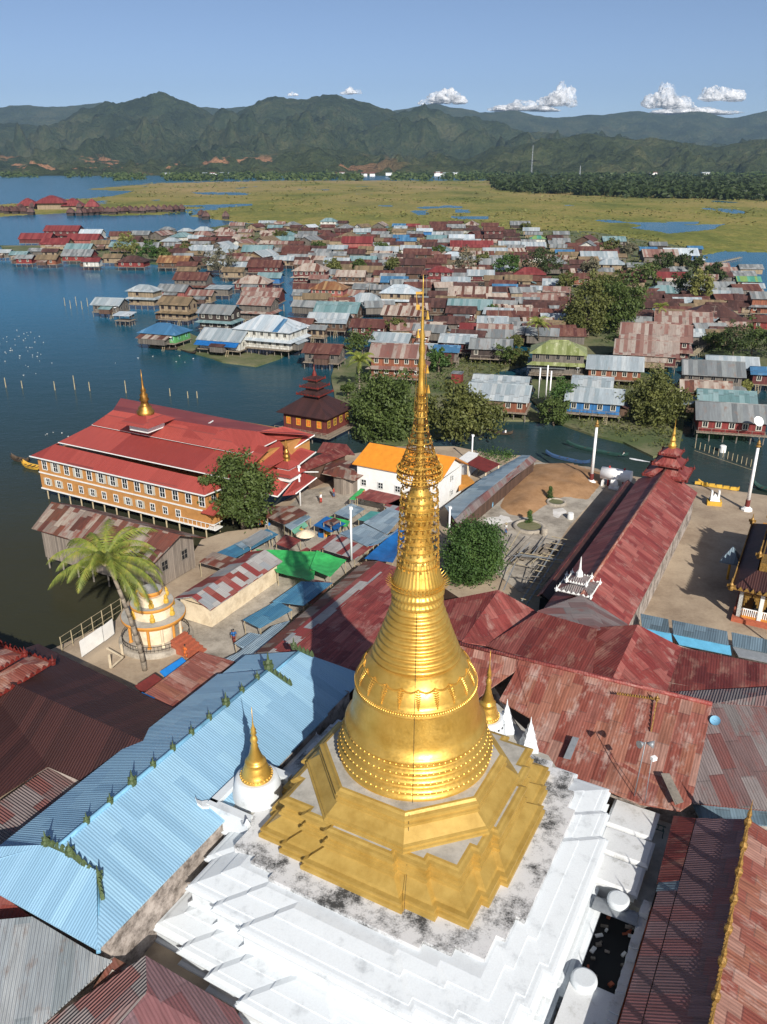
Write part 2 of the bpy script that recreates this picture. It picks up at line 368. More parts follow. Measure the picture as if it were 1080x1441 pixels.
MB1=[[(470,512),(560,478),(640,492),(655,520),(628,560),(650,610),(560,625),(500,614),(470,560)],
 [(640,500),(720,490),(745,512),(700,522),(660,540),(648,560),(632,530)],
 [(700,560),(745,570),(765,590),(712,590)],
 [(748,520),(900,520),(968,555),(965,590),(958,632),(925,640),(880,622),(830,612),(776,592),(752,560)],
 [(755,392),(950,380),(1000,430),(955,462),(890,492),(840,500),(770,505),(722,470),(700,440),(745,430)],
 [(970,465),(1030,470),(1200,440),(1200,540),(1060,520),(985,500)],
 [(255,462),(285,478),(330,492),(378,500),(395,487),(430,470),(432,482),(395,503),(355,513),(315,508),(262,492),(215,486)],
 [(136,428),(170,432),(170,436),(135,436)],
 [(150,345),(330,314),(830,325),(985,350),(1000,380),(1000,430),(860,440),(700,392),(560,362),(420,364),(330,372),(240,372),(150,366),(20,364),(0,345)],
 [(425,548),(442,560),(500,570),(500,600),(470,580),(430,556)]]
for i,pl in enumerate(MB1): bank('mud_bank',pl,.35+.02*i,'mud',None,'ground',jit=1.6,step=6)
# marsh: low wet grassland with pools, to the foot of the hills
M1=[(-400,287),(0,288),(90,281),(160,276),(185,269),(120,266),(165,262),(230,257),(400,254),(1700,254),(1700,480),(1200,400),(1080,372),(1000,362),(905,358),(860,350),(830,336),(700,326),(560,320),(400,319),(330,312),(250,302),(150,303),(100,299),(0,305),(-400,316)]
HO=[[(888,320),(905,317),(950,317),(1022,315),(1000,323),(945,329),(925,325)],[(940,312),(985,312),(985,315),(950,316)],[(978,362),(1020,353),(1080,356),(1300,362),(1300,392),(1080,378),(1000,372)],
 [(582,297),(600,296),(606,301),(590,303)],[(640,294),(660,295),(660,299),(641,299)],[(634,304),(688,304),(688,309),(640,308)],[(250,289),(300,288),(352,286),(352,290),(300,293)],[(270,270),(300,270),(350,272),(350,274),(280,273)]]
rows,cols=330,620; D0,D1=330,6300; vs=[]; ok=[]
for i in range(rows+1):
    D=D0*(D1/D0)**(i/rows)
    for j in range(cols+1):
        a=-.72+1.44*j/cols; x,y=D*a,D; px,py,_=pix((x,y,0))
        wx=14*fbm(x,y*.6,3,.02); wy=.045*D/10*.35*fbm(x+99,y,3,.02)
        ins=inpoly(px+wx,py+wy,M1) and not any(inpoly(px+wx,py+wy,h) for h in HO)
        if ins and fbm(x,y*.5,3,.012)<-.34 and py>262: ins=False
        z=.3+.5*max(0,fbm(x,y,3,.05)) if ins else -.9
        vs.append((x,y,z)); ok.append(ins)
fs=[]; W_=cols+1
for i in range(rows):
    for j in range(cols):
        q=(i*W_+j,i*W_+j+1,(i+1)*W_+j+1,(i+1)*W_+j)
        if any(ok[k] for k in q): fs.append(q)
m=NT('marsh'); p=m.pos(); a=m.noise(m.mapping(p,(1,.45,1)),.011,6,.62); c=m.noise(m.mapping(p,(1,.6,1)),.09,5,.7); sp=m.n('SeparateXYZ'); m.l(p,sp.inputs[0])
base=m.ramp(m.math('ADD',m.math('MULTIPLY',a,.68),m.math('MULTIPLY',c,.32)),[(.34,lin('#545e30')),(.44,lin('#74793e')),(.52,lin('#8a8548')),(.59,lin('#9a8c54')),(.68,lin('#7c7c3e'))])
straw=m.noise(m.mapping(p,(.6,.25,1)),.006,4,.6); fr=m.n('MapRange'); fr.inputs[1].default_value=650; fr.inputs[2].default_value=1900; m.l(sp.outputs[1],fr.inputs[0])
base=m.mix(m.math('MULTIPLY',m.ramp(straw,[(.4,(0,0,0,1)),(.62,(1,1,1,1))]),fr.outputs[0]),base,lin('#ab9468'))
fine=m.noise(m.mapping(p,(1,.35,1)),.35,4,.75); base=m.mix(.55,base,m.ramp(fine,[(.36,(.45,.47,.4,1)),(.6,(1.12,1.1,1.05,1))]),'MULTIPLY'); m.col(base); m.set(.95,0,.1); m.bump(c,.8,2.5); M['marsh']=m.m
me=bpy.data.meshes.new('marsh'); me.from_pydata(vs,[],fs); me.materials.append(M['marsh']); me.update()
for pl in me.polygons: pl.use_smooth=True
o=bpy.data.objects.new('marsh_grassland',me); COL.objects.link(o); tag(o,'flat green and straw coloured marsh with pools','marsh',kind='structure')
# hills
def interp(pts,x):
    if x<=pts[0][0]: return pts[0][1]
    for (a,b_),(c_,d) in zip(pts,pts[1:]):
        if x<=c_: t=(x-a)/(c_-a); t=t*t*(3-2*t)*.5+t*.5; return b_+(d-b_)*t
    return pts[-1][1]
def hillmat(name,cs,scar=False):
    m=NT(name); p=m.pos(); a=m.noise(p,.0035,6,.62); c=m.noise(p,.03,5,.7)
    f=m.math('ADD',m.math('MULTIPLY',a,.6),m.math('MULTIPLY',c,.4)); col=m.ramp(f,[(.36,lin(cs[0])),(.5,lin(cs[1])),(.64,lin(cs[2]))])
    sp=m.n('SeparateXYZ'); m.l(p,sp.inputs[0]); e=m.noise(m.mapping(p,(1,.6,5)),.0021,5,.6); zz=m.n('MapRange'); zz.inputs[1].default_value=95; zz.inputs[2].default_value=60; m.l(sp.outputs[2],zz.inputs[0]); xx=m.n('MapRange'); xx.inputs[1].default_value=150; xx.inputs[2].default_value=-250; m.l(sp.outputs[0],xx.inputs[0]); yy=m.math('LESS_THAN',sp.outputs[1],5600)
    ea=m.math('MULTIPLY',m.math('MULTIPLY',m.ramp(e,[(.555,(0,0,0,1)),(.575,(1,1,1,1))]),zz.outputs[0]),m.math('MULTIPLY',xx.outputs[0],yy)); col=m.mix(ea,col,lin('#b98a66'))
    m.col(col); m.set(1,0,.05); m.bump(c,1,60); M[name]=m.m
hillmat('hill_forest',['#2c3826','#465238','#646648']); hillmat('hill_green',['#36402a','#4e5838','#6a6a48'])
def hills(name,prof,Df,Dr,Db,amp,mat,label,rows=90,cols=520,foot=4,ns=.0011,x0=-320,x1=1400,seed=0,sub=0):
    vs=[];fs=[]
    for i in range(rows+1):
        t=i/rows; 
        for j in range(cols+1):
            px=x0+(x1-x0)*j/cols; py=interp(prof,px)
            a=(px-540)/F/( _c)   # roughly constant bearing
            D=Df+(Db-Df)*t; x,y=D*a*.97,D
            r=PY(px,py,Dr); H=max(20,r.z-foot)
            tr=(D-Df)/(Dr-Df)
            if tr<=1: s=tr**1.25*(1-.12*math.sin(PI*tr))
            else: s=max(0,1-(tr-1)*.9)
            nz=ridged(x+seed,y*.8,ns,5)-.62; nz2=ridged(x+seed,y,ns*2.7,4)-.6
            env=math.sin(PI*min(1,tr*.92+.04))**.8 if tr<=1 else .25
            z=foot+H*s+amp*env*(nz+.45*nz2)+(H*.03*fbm(x,y,3,.004) )
            edge=min(1,tr*8); z=z*edge+(-2)*(1-edge)
            vs.append((x,y,z))
    W=cols+1
    for i in range(rows):
        for j in range(cols): fs.append((i*W+j,i*W+j+1,(i+1)*W+j+1,(i+1)*W+j))
    me=bpy.data.meshes.new(name); me.from_pydata(vs,[],fs); me.materials.append(M[mat]); me.update()
    for pl in me.polygons: pl.use_smooth=True
    o=bpy.data.objects.new(name,me); COL.objects.link(o); return tag(o,label,'hills',kind='structure')
hills('main_hills',[(-320,150),(-60,158),(0,152),(30,160),(70,172),(120,176),(150,168),(185,152),(210,143),(240,138),(275,129),(298,134),(335,150),(365,151),(400,136),(430,139),(470,132),(500,138),(540,149),(562,157),(590,146),(625,160),(660,166),(700,182),(760,190),(850,200),(950,208),(1080,212),(1400,215)],4300,7600,9200,430,'hill_forest','dark forested ridge of rounded hills beyond the marsh',ns=.0012)
hills('far_ridge',[(-320,170),(0,165),(20,156),(60,152),(100,147),(150,149),(205,143),(240,148),(420,150),(560,152),(600,146),(650,156),(700,156),(740,163),(800,160),(850,156),(880,160),(910,155),(960,164),(1010,153),(1040,162),(1060,150),(1085,148),(1150,152),(1400,160)],8600,12200,13600,260,'hill_forest','distant blue ridge behind the forested hills',rows=60,ns=.0009,seed=3000)
hills('front_hills',[(-320,225),(0,232),(200,236),(380,228),(440,205),(500,212),(560,226),(640,222),(690,204),(740,192),(800,188),(860,192),(900,202),(950,205),(1000,196),(1080,202),(1250,196),(1400,205)],3500,5000,6000,190,'hill_green','lower green foothills before the ridge',rows=60,ns=.002,seed=900)
# bare orange cuttings at the hill foot
# sky with a few far clouds
m=NT('cloud'); m.col((.95,.96,.97,1)); m.set(1,0,0); tr=m.n('BsdfTransparent'); p=m.pos(); cn=m.noise(p,.004,5,.7); mx=m.n('MixShader'); m.l(m.ramp(cn,[(.36,(.25,.25,.25,1)),(.6,(.96,.96,.96,1))]),mx.inputs[0]); out=[x for x in m.t.nodes if x.type=='OUTPUT_MATERIAL'][0]; m.l(m.b.outputs[0],mx.inputs[1]); m.l(tr.outputs[0],mx.inputs[2]); m.l(mx.outputs[0],out.inputs[0]); M['cloud']=m.m
def cloud(px,py,wpx,hpx,seed):
    rnd=random.Random(seed); D=26000; c=PY(px,py,D); s=D/F/_c; b=MB().mat('cloud'); b.smooth=True
    for k in range(max(3,int(wpx/5))):
        t=rnd.uniform(-.8,.8) if k else 0; sx=wpx*s*rnd.uniform(.14,.24); sz=hpx*s*rnd.uniform(.25,.5)*(1.1-.7*abs(t)); ce=Vector((c.x+t*wpx*s*.5,c.y+rnd.uniform(-200,200),c.z-hpx*s*.25+sz*.6)); i=len(b.v); n=56; mr=36
        for a in range(mr+1):
            ph=PI*a/mr
            for q in range(n):
                th=2*PI*q/n; d=Vector((math.sin(ph)*math.cos(th),math.sin(ph)*math.sin(th),math.cos(ph))); f_=0;am=.5;fq=1.6
                for o_ in range(5): f_+=am*noise.noise(d*fq+Vector((k*7.1,seed*3.3,o_))); am*=.6; fq*=2.1
                rr=max(.15,1+.6*f_); z=d.z*sz*rr; z=z if z>0 else z*.35; b.v.append((ce.x+d.x*sx*rr,ce.y+d.y*sx*rr*.7,ce.z+z))
        for a in range(mr):
            for q in range(n): b.face(None,[i+a*n+q,i+(a+1)*n+q,i+(a+1)*n+(q+1)%n,i+a*n+(q+1)%n])
    tag(b.build('cloud'),'small white cloud above the ridge','cloud',kind='structure')
for k,(x,y,w_,h_) in enumerate([(628,141,52,22),(792,141,50,34),(735,153,70,14),(938,144,58,34),(1018,134,50,32),(493,130,24,11),(412,134,18,6),(975,158,100,12)]): cloud(x,y,w_,h_,k)
# haze
b=MB(); x0,x1,y0,y1,z0,z1=-14800,14800,-170,14300,-3,1150
c8=[(x,y,z) for z in (z0,z1) for x,y in ((x0,y0),(x1,y0),(x1,y1),(x0,y1))]
for q in ((3,2,1,0),(4,5,6,7),(0,1,5,4),(1,2,6,5),(2,3,7,6),(3,0,4,7)): b.face([c8[k] for k in q])
hm=bpy.data.materials.new('haze'); hm.use_nodes=True; t=hm.node_tree; t.nodes.remove(t.nodes['Principled BSDF']); pv=t.nodes.new('ShaderNodeVolumePrincipled')
pv.inputs['Color'].default_value=(.5,.74,1,1); pv.inputs['Density'].default_value=4.2e-5; pv.inputs['Anisotropy'].default_value=.2
t.links.new(pv.outputs[0],[x for x in t.nodes if x.type=='OUTPUT_MATERIAL'][0].inputs['Volume']); M['haze']=hm
hz=b.build('haze','haze'); hz['kind']='stuff'; hz['label']='thin blue haze that pales the far hills'; hz['category']='haze'
# ------------------------------------------------------------ the golden stupa
AX,AY=2.25,48.0
def PR(hw,y):
    q=PY(600,y,AY); d=pix(q)[2]; return (hw/F*d,q.z)
def corner(U,V,n,s,g):
    A=[];B=[]
    for k in range(n):
        t=(V-n*s)-(n-k)*g; A+=[(U-k*s,t),(U-(k+1)*s,t)]
    for k in range(n-1,-1,-1):
        t2=(U-n*s)-(n-k)*g; B+=[(t2,V-(k+1)*s),(t2,V-k*s)]
    return A+[(U-n*s,V-n*s)]+B
def ringpts(um,up,vm,vp,n,s,g,z,off=0):
    um,up,vm,vp=um+off,up+off,vm+off,vp+off; out=[]
    out+=[(a,b) for a,b in corner(up,vp,n,s,g)]
    out+=[(-a,b) for a,b in corner(um,vp,n,s,g)[::-1]]
    out+=[(-a,-b) for a,b in corner(um,vm,n,s,g)]
    out+=[(a,-b) for a,b in corner(up,vm,n,s,g)[::-1]]
    return [G(a,b,z) for a,b in out]
def loft(b,rings,capmat=None,cap=True):
    n=len(rings[0]); i=len(b.v)
    A=sum(rings[0][k].x*rings[0][(k+1)%n].y-rings[0][(k+1)%n].x*rings[0][k].y for k in range(n))
    if A<0: rings=[r[::-1] for r in rings]
    for r in rings: b.v+=[tuple(p) for p in r]
    for j in range(len(rings)-1):
        for k in range(n): b.face(None,[i+j*n+k,i+j*n+(k+1)%n,i+(j+1)*n+(k+1)%n,i+(j+1)*n+k])
    if cap:
        if capmat: b.mat(capmat)
        top=rings[-1]; o=i+(len(rings)-1)*n
        for t in tessellate_polygon([[Vector((p.x,p.y,0)) for p in top]]):
            a,c,d=t
            if (top[c].x-top[a].x)*(top[d].y-top[a].y)-(top[c].y-top[a].y)*(top[d].x-top[a].x)<0: c,d=d,c
            b.face(None,[o+a,o+c,o+d])
    return b
st=thing('golden_stupa','tall gold-leafed bell-shaped stupa with openwork umbrella spire on white terraces','stupa',(AX,AY,6.0),GA*0)
RB=lambda prof,n=2,s=.5,g=2.1:[ringpts(W,W,W,W,n,s,g,z) for W,z in prof]
b=MB().mat('gold_paint'); loft(b,RB([(9.05,6.0),(9.05,6.3),(8.9,6.36),(8.85,6.5),(8.95,6.56),(8.95,6.72),(8.65,6.78),(8.55,6.95)]),cap=False); b.build('plinth',None,st,st)
b=MB().mat('gold_paint'); loft(b,RB([(8.55,6.95),(7.85,7.45)]),cap=False); b.build('sloped_terrace',None,st,st)
b=MB().mat('gold_paint'); loft(b,RB([(7.85,7.45),(7.85,7.6),(7.98,7.66),(7.98,7.84),(7.82,7.9),(7.82,8.08),(7.66,8.14),(7.66,8.4),(7.76,8.46),(7.76,8.6),(7.9,8.66),(7.9,8.84),(7.72,8.9),(7.58,9.02),(7.4,9.05)]),'floor_stone'); b.build('upper_plinth',None,st,st)
def octo(R,z): return [G(R*math.cos(PI/8+PI/4*k),R*math.sin(PI/8+PI/4*k),z) for k in range(8)]
b=MB().mat('gold_paint'); loft(b,[octo(R,z) for R,z in [(7.85,9.0),(7.85,9.2),(7.7,9.26),(7.7,9.42),(7.5,9.5),(6.7,10.1),(6.7,10.2),(6.82,10.26),(6.82,10.4),(6.65,10.46),(6.65,10.64),(6.78,10.7),(6.78,10.88),(6.55,10.96),(6.42,11.12),(6.25,11.14)]],'floor_stone'); b.build('octagon_terrace',None,st,st)
def lathe_part(name,prof,mat='gold_leaf',n=96,fold=None,root=None,c=None,parent=None):
    root=root or st; c=c or (AX,AY); b=MB().mat(mat); b.lathe(c,prof,n,fold); return b.build(name,None,parent or root,root)
def beads(b,c,R,z,n,r,hz=1.0,ph=0):
    for k in range(n):
        t=2*PI*k/n+ph; x,y=c[0]+R*math.cos(t),c[1]+R*math.sin(t)
        b.lathe((x,y),[(r*.3,z-r*hz),(r,z-r*.3*hz),(r,z+r*.3*hz),(r*.3,z+r*hz)],6)
def torus(b,R,z,r,n=40,c=None):
    cx,cy=c or (AX,AY); i=len(b.v)
    for k in range(n):
        t=2*PI*k/n
        for dr,dz in ((-r,-r),(r,-r),(r,r),(-r,r)): b.v.append((cx+(R+dr)*math.cos(t),cy+(R+dr)*math.sin(t),z+dz))
    for k in range(n):
        for q in range(4): b.face(None,[i+k*4+q,i+((k+1)%n)*4+q,i+((k+1)%n)*4+(q+1)%4,i+k*4+(q+1)%4])
z0=11.14
lotus=[(5.42,z0),(5.42,z0+.28),(5.25,z0+.34),(5.3,z0+.5),(5.5,z0+.62),(5.5,z0+.78),(5.2,z0+.9),(5.08,z0+1.0),(5.16,z0+1.15),(5.3,z0+1.25),(5.3,z0+1.4),(5.02,z0+1.52),(4.9,z0+1.62),(4.98,z0+1.78),(5.12,z0+1.88),(5.12,z0+2.04),(4.86,z0+2.14),(4.76,z0+2.26),(4.86,z0+2.4),(4.86,z0+2.52),(4.6,z0+2.62)]
lp=lathe_part('lotus_base',lotus,fold=lambda t,z:1+.012*abs(math.sin(t*48)))
for R,z,n in ((5.5,z0+.7,84),(5.3,z0+1.33,80),(5.12,z0+1.96,78),(4.88,z0+2.46,74)):
    b=MB().mat('gold_leaf'); torus(b,R-.06,z,.07,96); beads(b,(AX,AY),R,z,n,.085); b.build('bead_ring',None,lp,st)
zb=z0+2.6
bell=[(4.8,zb-.05),(4.98,zb+.06),(5.0,zb+.16),(4.86,zb+.3),(4.66,zb+.55),(4.52,zb+.9),(4.44,zb+1.4),(4.4,zb+1.9),PR(84,962)]
bell=[(r,z) for r,z in bell]
r1,z1=bell[-1]; 
bell+=[(r1+.02,z1+.08),(r1+.1,z1+.12),(r1+.12,z1+.2),(r1+.06,z1+.28),(r1+.06,z1+.48),(r1+.1,z1+.55),(r1+.04,z1+.64),(r1-.06,z1+.7)]
r2,z2=bell[-1]; rt,zt=PR(60,918)
for k in range(1,9):
    t=k/8; bell.append((r2+(rt-r2)*t+.22*math.sin(PI*t),z2+(zt-z2)*t))
bp=lathe_part('bell',bell,n=128)
b=MB().mat('gold_leaf'); beads(b,(AX,AY),r1+.07,z1+.38,150,.06,1.3); beads(b,(AX,AY),r1+.1,z1+.57,170,.035); b.build('band_ornament',None,bp,st)
b=MB().mat('gold_leaf')
def bellr(z):
    for (ra,za),(rb,zb_) in zip(bell,bell[1:]):
        if za<=z<=zb_ and zb_>za: return ra+(rb-ra)*(z-za)/(zb_-za)
    return bell[-1][0]
zg=z2+.6*(zt-z2)
for k in range(20):
    t0=2*PI*k/20
    for q in range(16):     # swag between pendants
        u=q/16; t=t0+2*PI/20*u; z=zg-.16*math.sin(PI*u)+.1; r=bellr(z)+.0
        b.tube((AX+r*math.cos(t),AY+r*math.sin(t),z-.06),(AX+r*math.cos(t)*1.002,AY+r*math.sin(t)*1.002,z+.07),.06,.03,5)
    for q in range(9):      # leaf pendant
        z=zg-.02-q*.13; r=bellr(z)+.0
        for sgn in (-1,1,-1.8,1.8):
            t=t0+sgn*(.036-.0038*q); b.tube((AX+r*math.cos(t0),AY+r*math.sin(t0),z-.05),(AX+(r+.03)*math.cos(t),AY+(r+.03)*math.sin(t),z+.07),.05,.03,4)
b.build('leaf_garland',None,bp,st)
cone=[]; ya,yb=918,846; n=9
ra,za=PR(60,ya); rb,zb2=PR(34,yb)
for k in range(n):
    for u in (0,.12,.3,.5,.7,.88):
        t=(k+u)/n; base=ra+(rb-ra)*(t**.92); amp=.30*(1-.45*t); cone.append((base+amp*math.sin(PI*u)**.8-.06,za+(zb2-za)*t))
cone.append((rb,zb2)); lathe_part('ringed_cone',cone,n=96)
lot=[]; 
for hw,y in ((34,846),(36,843),(36,840),(33,838),(35,834),(37,832),(37,829),(34,827),(34,823),(37,819),(34,812),(30,800),(27,792),(25,786),(24,780)): lot.append(PR(hw,y))
lathe_part('lotus_moulding',lot,fold=lambda t,z:1+.03*abs(math.sin(t*20)),n=120)
b=MB().mat('gold_leaf'); R,z=PR(35,822)
for k in range(40):
    t=2*PI*k/40; c_,s_=math.cos(t),math.sin(t)
    b.tube((AX+R*c_,AY+R*s_,z),(AX+(R+.5)*c_,AY+(R+.5)*s_,z+.3),.04,.01,4); b.tube((AX+R*c_,AY+R*s_,z+.2),(AX+(R+.36)*c_,AY+(R+.36)*s_,z+.55),.035,.008,4)
b.build('leaf_crown',None,st,st)
core=[PR(25,780),PR(20,768),PR(18,750),PR(17,735),PR(20,728),PR(22,718),PR(21,708),PR(17,698),PR(13,688),PR(11,680),PR(9,670),PR(6,640),PR(4.5,600),PR(4,560)]
lathe_part('banana_bud',core,n=48,mat='gold_leaf')
# curtains of little bells hung on rings
cu=MB()
for k in range(11):
    y=802-k*11.2; hw=30-(.35*k); R,z=PR(hw,y); b=MB().mat('gold_leaf'); torus(b,R,z,.035)
    for q in range(20):
        t=2*PI*q/20+k*.1; x,yy=AX+R*math.cos(t),AY+R*math.sin(t)
        b.lathe((x,yy),[(.075,z-.22),(.055,z-.13),(.02,z-.03)],5); 
        if q%2==0: b.lathe((x,yy),[(.0,z+.02),(.05,z+.06),(.0,z+.12)],4)
        r2_,z2_=PR(hw-.25,y-11.2)
        if k<10 and q%3==0: b.tube((x,yy,z),(AX+r2_*math.cos(t+.05),AY+r2_*math.sin(t+.05),z2_),.014,.014,3)
        if q%4==0: b.tube((x,yy,z),(AX+.8*math.cos(t),AY+.8*math.sin(t),z+.05),.018,.018,3)
    b.build('bell_curtain',None,st,st)
# umbrella (hti): openwork tiers
h=[(25,677),(28,669),(29,660),(27,651),(24,644),(21,637),(18.5,629),(16,621),(13.5,613),(11.5,604),(9.8,595),(8.6,585),(7.8,575),(7,565),(6.4,556),(5.8,548)]
um=MB().mat('gold_dark'); um.build
hti=None
for k,(hw,y) in enumerate(h):
    R,z=PR(hw,y); b=MB().mat('gold_leaf' if k%2 else 'gold_dark'); torus(b,R,z,.035,36)
    n=max(8,int(R*17))
    for q in range(n):
        t=2*PI*q/n; c_,s_=math.cos(t),math.sin(t); (b.tube((AX+R*c_,AY+R*s_,z),(AX+(R+.1)*c_,AY+(R+.1)*s_,z+.2),.03,.008,4) if q%2 else None)
        if k<7: b.lathe((AX+(R+.03)*c_,AY+(R+.03)*s_),[(.05,z-.2),(.035,z-.1),(.0,z-.04)],4)
        if k<len(h)-1:
            R2,zz=PR(*h[k+1]); b.tube((AX+R*c_,AY+R*s_,z),(AX+R2*math.cos(t+.12),AY+R2*math.sin(t+.12),zz),.028,.028,3)
    b.build('umbrella_tier',None,st,st)
b=MB().mat('gold_leaf'); R0,z0_=PR(30,664); 
for q in range(40):
    t=2*PI*q/40; x,y=AX+(R0+.06)*math.cos(t),AY+(R0+.06)*math.sin(t); 
    for dz,rr in ((-.35,.09),(0,.1),(.35,.09)): b.lathe((x,y),[(0,z0_+dz-rr),(rr,z0_+dz),(0,z0_+dz+rr)],6)
b.build('umbrella_crown',None,st,st)
sp=[PR(5,560),PR(7,549),PR(5,540),PR(4.5,520),PR(5.5,512),PR(3.6,500),PR(5,492),PR(3,480),PR(4.2,474),PR(2.2,462),PR(2.8,456),PR(1.6,445),PR(1.2,425),PR(.9,400),PR(.5,386)]
lathe_part('finial',sp,n=20)
b=MB().mat('gold_leaf')
for q in range(6):
    t=2*PI*q/6; R,z=PR(10,580); R2,z2_=PR(5.5,512); b.tube((AX+R*math.cos(t),AY+R*math.sin(t),z),(AX+R2*math.cos(t),AY+R2*math.sin(t),z2_),.02,.02,3)
for (hw,y,sx) in ((10,548,1),(8,520,1),(7,444,1),(6,470,-1)):
    R,z=PR(hw,y); b2=MB().mat('gold_leaf'); b2.tube((AX,AY,z+.3),(AX+sx*R,AY,z+.25),.02,.02,3); b2.lathe((AX+sx*R,AY),[(.13,z-.2),(.08,z-.02),(.02,z+.28)],8); b2.build('spire_bell',None,st,st)
b.build('stay_wires',None,st,st); b=MB().mat('gold_leaf'); R,z=PR(6,412); b.box((AX-.2,AY,z),(.42,.04,.14)); b.tube((AX-.38,AY,z),(AX-.3,AY,z-.9),.02,.02,4); b.box((AX-.28,AY,z-.8),(.2,.04,.3)); b.tube((AX-.3,AY,z-.9),(AX,AY,z-1.0),.02,.02,4)
b.build('weather_vane',None,st,st)
b=MB().mat('dark'); pts=[]; t=-PI/2-.06
for r,z in lotus+bell+cone: pts.append((AX+(r+.03)*math.cos(t),AY+(r+.03)*math.sin(t),z))
for W,z in ((6.5,11.0),(7.0,9.1),(7.6,8.9),(8.0,7.8),(9.7,6.95),(10.1,6.0)): pts.insert(0,(AX-.6-(W-6.5)*.1,AY-W,z))
b.path(pts,[.018]*len(pts),4); b.build('lightning_cable',None,st,st)
# ------------------------------------------------------------ white terraces
te=thing('white_terrace','whitewashed stepped terrace with stained stone walk around the gold stupa','terrace',G(0,0,1.5))
def TR(ext,prof,n,s,g): return [ringpts(*ext,n,s,g,z,off) for off,z in prof]
b=MB().mat('slab_stone'); loft(b,TR((10.7,10.2,10.3,10.9),[(0,5.2),(0,6.0)],2,.6,1.9)); b.build('stone_walk',None,te,te)
b=MB().mat('whitewash'); E1=(14.3,11.0,11.5,13.6)
loft(b,TR(E1,[(0,3.2),(0,3.45),(-.25,3.6),(-.25,4.5),(.0,4.6),(.05,4.78),(-.12,4.86),(-.12,5.0),(-.3,5.06),(-.55,5.09),(-.58,5.16),(-1.7,5.42),(-1.72,5.5),(-2.6,5.72)],2,.55,2.6)); b.build('upper_terrace',None,te,te)
b=MB().mat('whitewash'); E2=(17.2,11.6,13.6,14.4)
loft(b,TR(E2,[(0,1.2),(.05,1.5),(0,1.6),(-.2,1.7),(-.2,2.35),(0,2.45),(.05,2.6),(-.15,2.68),(-.3,2.9),(-.6,2.95),(-.63,3.03),(-1.6,3.22),(-1.63,3.3),(-2.7,3.5)],3,.6,2.8)); b.build('lower_terrace',None,te,te)
def horn(b,p,d,s=1.0):
    """upturned plaster leaf at a terrace corner"""
    d=Vector(d).normalized(); q=Vector((-d.y,d.x,0)); p=Vector(p); pts=[(0,0,.28),(.35,.05,.24),(.6,.3,.14),(.68,.65,.03)]; i=len(b.v)
    for a,z,w in pts:
        for sg in (-1,1):
            for zz in (0,-.16): b.v.append(tuple(p+d*a*s+q*sg*w*s+Vector((0,0,(z+zz)*s))))
    for k in range(3):
        o=i+k*4; b.face(None,[o,o+4,o+6,o+2]); b.face(None,[o+1,o+3,o+7,o+5]); b.face(None,[o,o+1,o+5,o+4]); b.face(None,[o+2,o+6,o+7,o+3])
    b.face(None,[i+12,i+13,i+15,i+14]); return b
for ext,z,n,s,g in ((E1,4.95,2,.55,2.6),(E2,2.8,3,.6,2.8)):
    for (U,V,su,sv) in ((ext[0],ext[3],-1,1),(ext[0],ext[2],-1,-1),(ext[1],ext[2],1,-1)):
        pts=corner(U-.3,V-.3,n,s,g); 
        for k,(a_,b_) in enumerate(pts):
            if k%2==0 or k==len(pts)-1:
                if sv>0 or k!=len(pts)//2 and k%4: continue
                bb=MB().mat('whitewash'); p=G(su*a_,sv*b_,z); d=G(su,sv,0)-G(0,0,0); horn(bb,p,(d.x,d.y,0),.42); bb.build('corner_horn',None,te,te)
# blocks, wall and pit on the right of the terrace
for k,(u0,u1,v1,z1,lab) in enumerate([(7.6,10.6,16.2,3.7,'white plaster block nearest the green ladder'),(4.9,7.45,16.5,3.6,'middle white plaster block on the right of the terrace'),(2.1,4.75,16.4,3.5,'white plaster block above the dark pit')]):
    b=MB().mat('whitewash_worn'); R_=[[G(a-o*(1 if a>u0+.1 else -1),v-o*(1 if v>14.1 else -1),z) for a,v in ((u0,12.8),(u1,12.8),(u1,v1),(u0,v1))] for o,z in ((0,1.5),(0,1.8),(.15,1.9),(.15,z1-.5),(-.05,z1-.4),(-.05,z1-.15),(.15,z1))]
    loft(b,R_); single(b,'plaster_block',lab,'block',None,G((u0+u1)/2,15,1.5),'plaster blocks beside the terrace')
b=MB().mat('whitewash_worn'); R_=[[G(a,v,z) for a,v in ((-15.5,14.2),(-5.9,14.2),(-5.9,17.3),(-15.5,17.3))] for z in (1.5,3.3)]; loft(b,R_)
single(b,'plaster_block','large white plaster block below the dark pit','block',None,G(-7.6,16,1.5),'plaster blocks beside the terrace')
b=MB().mat('floor_stone'); b.prism([G(2.0,16.0,0)[:2],G(11.2,16.0,0)[:2],G(11.2,17.4,0)[:2],G(2.0,17.4,0)[:2]],1.5,2.5); single(b,'stone_ledge','pale concrete ledge between the plaster blocks and the plum roof','ledge',None,G(6,16.7,1.5))
w_=thing('broken_wall','crumbling whitewashed wall along the dark pit','wall',G(-3.5,17,1.5)); rnd=random.Random(3)
b=MB().mat('whitewash_worn'); pr=-9.3
while pr<1.9:
    L_=rnd.uniform(.5,1.1); zt_=3.4+rnd.uniform(-.35,.15); b.prism([G(pr,16.85,0)[:2],G(pr+L_,16.85+rnd.uniform(-.1,.15),0)[:2],G(pr+L_,17.45,0)[:2],G(pr,17.45,0)[:2]],1.5,zt_); pr+=L_
b.build('masonry',None,w_,w_)
b=MB().mat('brick'); b.prism([G(-9.3,17.46,0)[:2],G(1.9,17.46,0)[:2],G(1.9,17.62,0)[:2],G(-9.3,17.62,0)[:2]],1.5,3.1); b.build('brick_face',None,w_,w_)
b=MB().mat('grey_metal')
